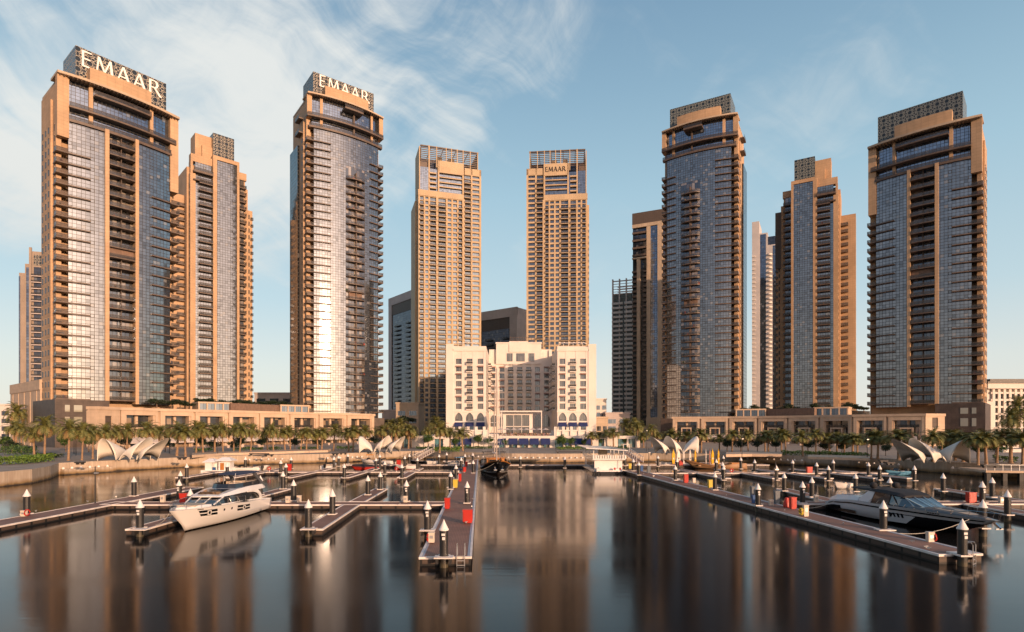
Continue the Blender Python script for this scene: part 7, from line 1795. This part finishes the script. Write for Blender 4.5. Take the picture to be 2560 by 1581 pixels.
for a, kw in ((('white and blue striped speedboat on the second right walkway', 2238, 1189, 5.6, 2.1, R(200)), dict(hullm='blue_pale', top=None, shield=True)),
              (('low boat under a dark cover with red hull, third left finger row', 911, 1177, 5.6, 2.1, R(190)), dict(hullm='red', cover='canvas')),
              (('white motorboat with red waterline near the central pier', 1015, 1174, 5.0, 2.0, R(186)), dict(stripe='red', shield=True)),
              (('white motorboat stern on at the third left walkway', 826, 1172, 5.2, 2.4, R(85)), dict(top=None)),
              (('small boat with an orange top near the small left shells', 922, 1158, 4.6, 2.0, R(170)), dict(top='orange', hullm='gel')),
              (('white motorboat near the small left shells', 960, 1160, 5.2, 2.2, R(160)), dict(shield=True)),
              (('white motorboat with a dark canopy below the left gangway', 1076, 1162, 5.0, 2.2, R(255)), dict(top='canvas')),
              (('dark motorboat left of the canopied white boat', 1044, 1161, 4.6, 2.0, R(180)), dict(hullm='black_hull')),
              (('white motorboat with a blue cover beside the central pier', 1141, 1187, 5.8, 2.3, R(264)), dict(cover='navy')),
              (('boat with a light blue canopy at the far central pier', 1144, 1166, 5.6, 2.2, R(200)), dict(top='blue_pale')),
              (('long white speedboat on the far left pontoons', 603, 1179, 7.4, 2.2, R(188)), dict(shield=True)),
              (('white motorboat partly behind the white pontoon piles at left', 638, 1177, 5.6, 2.2, R(12)), dict(shield=True)),
              (('white dinghy by the upright boards', 1657, 1165, 3.8, 1.5, R(185)), dict(shield=False, stripe='gel')),
              (('small white tender behind the black and white yacht', 2107, 1222, 3.6, 1.5, R(200)), dict(shield=False))):
    if 'blue_pale' not in S: S['blue_pale'] = paint('pale_blue', (.13, .34, .52))
    small_boat(*a, **kw)

def hut_boat():
    g = G(548, 1181, 0); r = empty('cabin_boat', (g.x, g.y, 0), R(4), 'white cabin boat with two peaked roofs and a brown door, far left pontoons', 'boat'); r.scale = (.8, .8, .8)
    m = MB(); m.box(-3.6, 3.2, -1.6, 1.6, -.3, .6); m.build('hull', S['gel'], r)
    m = MB(); m.box(-2.8, -1.2, -1.2, 1.2, .6, 2.6); m.box(-1.2, -.6, .4, 1.2, .6, 2.6); m.box(.3, 3.0, -1.1, 1.2, .6, 2.5); m.build('cabin', S['gel'], r)
    m = MB(); m.box(.7, 1.6, -1.16, -1.1, .62, 2.3); m.build('door', S['varnish'], r)
    for x0, x1, z in ((-3.2, -.2, 2.6), (-.2, 3.6, 2.9)):
        m = MB(); a = [(x0, -1.7, z), (x1, -1.7, z), (x1, 1.7, z), (x0, 1.7, z)]; b = [(x0 + 1.1, -.5, z + .75), (x1 - 1.1, -.5, z + .75), (x1 - 1.1, .5, z + .75), (x0 + 1.1, .5, z + .75)]
        for i in range(4): j = (i + 1) % 4; m.face([a[i], a[j], b[j], b[i]])
        m.face(b); m.face([(p[0], p[1], z - .15) for p in a[::-1]])
        for i in range(4): j = (i + 1) % 4; m.face([(*a[i][:2], z - .15), (*a[j][:2], z - .15), a[j], a[i]])
        m.build('roof', S['gel'], r)
    m = MB(); m.box(-.9, -.3, -1.5, -1.1, .6, 1.3); m.build('blue_drum', S['blue'], r)
hut_boat()

def dhow():
    g = G(1790, 1172, 0); r = empty('wooden_barge', (g.x, g.y, 0), R(178), 'brown open wooden barge moored in front of the upright boards', 'boat')
    rows = hull_rows(13.0, 3.2, [(0, 1.2), (.5, .8), (1, 1.9)], -.3, n=18, rake=.16, chine=.05, full=2.2, aft=.6); rows = [[(x - 6, y, z) for x, y, z in q] for q in rows]
    hull(rows, r, [S['teak'], S['antifoul']], lambda i, j: 1 if j == 0 else 0); m = MB(); deck_of(rows, m, .1, .35); m.build('deck', S['teak'], r)
    m = MB()
    for x in (-4, -1.5, 1, 3.5): m.box(x, x + .5, -1.3, 1.3, .6, .85)
    m.build('thwart', S['teak'], r); m = MB(); m.box(-5.0, -3.0, -.9, .9, .8, 1.3); m.build('box', S['varnish'], r)
dhow()

# upright paddle boards in a stand on the far right walkway
S['board_y'] = mat('yellow_board', (.72, .40, .03), .35); S['board_w'] = mat('white_board', (.70, .64, .58), .35); S['board_r'] = mat('red_board_edge', (.55, .10, .06), .4)
def board(label, px, h, m1, lean=0.0, m2=None):
    Y = 127.0; r = empty('paddle_board', (XA(px, Y), Y, DZ), lean, label, 'paddle board', 'upright paddle boards')
    m = MB(); n = 14; out = []
    for i in range(n + 1):
        t = i / n; w = .40 * max(0.0, (1 - abs(2 * t - .85) ** 2.6 * (1.0 if t > .42 else .55))) + .02
        out.append((max(w, .03), t * h, .10 * (t - .4) ** 2))
    for (w0, z0, y0), (w1, z1, y1) in zip(out, out[1:]):
        for yy in (0, .12): m.face([(-w0, y0 + yy, z0), (w0, y0 + yy, z0), (w1, y1 + yy, z1), (-w1, y1 + yy, z1)])
        for s in (1, -1): m.face([(s * w0, y0, z0), (s * w1, y1, z1), (s * w1, y1 + .12, z1), (s * w0, y0 + .12, z0)], None, 1)
    m.build('board', [S[m1], S[m2 or m1]], r)
    m = MB(); m.box(-.16, .16, -.03, -.004, h * .3, h * .42); m.build('deck_grip', S['dkgrey' if m1 == 'board_w' else 'board_w'], r)
for a in (('yellow upright paddle board, furthest left of the row', 1684, 3.3, 'board_y', .5), ('white and red upright paddle board, second from the left', 1697, 3.4, 'board_w', .3, 'board_r'), ('white upright paddle board, third from the left', 1710, 3.3, 'board_w', .9), ('white upright paddle board, fourth from the left', 1726, 3.4, 'board_w', .8), ('orange yellow upright paddle board, fifth from the left', 1739, 3.4, 'board_y', .9),
          ('thin white upright paddle board, sixth from the left', 1766, 3.2, 'board_w', 1.1), ('white and red upright paddle board, seventh from the left', 1776, 3.3, 'board_w', 1.0, 'board_r'), ('orange yellow upright paddle board, eighth from the left', 1782, 3.4, 'board_y', .6), ('orange yellow upright paddle board, furthest right of the row', 1797, 3.3, 'board_y', .8)):
    board(*a)
for i, (px, mt) in enumerate(((1676, 'board_w'), (1690, 'red'), (1715, 'board_w'), (1735, 'board_r'), (1752, 'board_w'), (1770, 'dkgrey'), (1813, 'board_w'))):
    Y = 124.2; r = empty('lying_board', (XA(px, Y), Y, DZ + .03), .3 * i, f"board lying flat before the upright boards, {ORD[i]} from the left", 'board'); m = MB()
    m.prism([(-1.4, 0), (-1.0, -.28), (.9, -.3), (1.5, 0), (.9, .3), (-1.0, .28)], .02, .16); m.build('hull', S[mt], r)

# gangways from the quay down to the pontoons
def gangway(label, a, b, w=1.5):
    a, b = Vector(a), Vector(b); t = (b - a); L = math.hypot(t.x, t.y); rz = math.atan2(t.y, t.x); r = empty('gangway', a, rz, label, 'gangway', 'white truss gangways'); dz = b.z - a.z
    m = MB(); m.face([(0, -w / 2, .05), (L, -w / 2, dz + .05), (L, w / 2, dz + .05), (0, w / 2, .05)]); m.face([(0, -w / 2, -.1), (L, -w / 2, dz - .1), (L, w / 2, dz - .1), (0, w / 2, -.1)]); m.build('walkway', S['deck'], r)
    for s in (-1, 1):
        m = MB(); y = s * w / 2; n = 7
        for i in range(n): x0, x1 = L * i / n, L * (i + 1) / n; z0, z1 = dz * i / n, dz * (i + 1) / n; m.bar((x0, y, z0), (x0, y, z0 + 1.15), .09); m.bar((x0, y, z0), (x1, y, z1 + 1.15), .07)
        m.bar((0, y, 1.15), (L, y, dz + 1.15), .1); m.bar((0, y, 0), (L, y, dz), .12); m.bar((L, y, dz), (L, y, dz + 1.15), .09); m.build('truss', S['trim'], r)
    m = MB()
    for y in (-w / 2, w / 2): m.bar((-.2, y, 0), (-.2, y, 2.1), .14)
    m.bar((-.2, -w / 2, 2.1), (-.2, w / 2, 2.1), .14); m.build('gate_frame', S['trim'], r)
gangway('white truss gangway sloping down on the left, before the hotel palms', (XA(1078, 150), 150, GROUND + .1), (XA(1040, 141), 141, .75)); gangway('white truss gangway sloping down on the right, beside the houseboat', (XA(1566, 146), 146, GROUND + .1), (XA(1600, 131), 131, .75))
# viewing deck on dark piles at the far right
r = empty('viewing_deck', (XA(2540, 92), 92, 0), R(-12), 'grey viewing deck on dark piers at the right edge of the quay', 'deck')
m = MB(); m.box(-4.2, 9, 0, 8, 1.35, 1.7); m.build('slab', S['podium'], r); m = MB()
for i in range(6): m.box(-3.8 + 2.3 * i, -3.2 + 2.3 * i, .5, 1.2, -.5, 1.35)
m.build('pier', S['dark'], r); m = MB(); m.box(-4.2, 9, .05, .12, 2.6, 2.68)
for i in range(12): m.box(-4.1 + 1.15 * i, -4.04 + 1.15 * i, .05, .11, 1.7, 2.6)
m.build('railing', S['steel'], r)
# mooring ropes, sagging between boat and pontoon
def rope(label, a, b, sag=.25):
    a, b = Vector(a), Vector(b); m = MB(); m.tube([a.lerp(b, i / 8) - Vector((0, 0, sag * 4 * (i / 8) * (1 - i / 8))) for i in range(9)], .022, 5); tag(m.build('mooring_rope', S['rope']), label, 'rope', 'mooring ropes')
for a in (('rope from the white yacht bow to its finger pontoon', (-27.6, 46.4, 1.85), (-29.3, 47.2, .62)), ('rope amidships from the white yacht to its finger pontoon', (-29.0, 52.5, 1.5), (-29.6, 51.0, .62)), ('stern rope from the white yacht to the cross walkway', (-26.2, 59.6, 1.2), (-25.6, 60.6, .62)),
          ('bow rope from the black and white yacht to the right pier', (35.2, 44.2, 1.55), (29.2, 43.4, .62), .4), ('stern rope from the black and white yacht to the right pier', (32.6, 58.0, 1.2), (28.6, 57.0, .62)), ('bow rope from the wooden sailing boat to the central pier', (-3.2, 103, 2.2), (-7.0, 105, .62))):
    rope(*a)
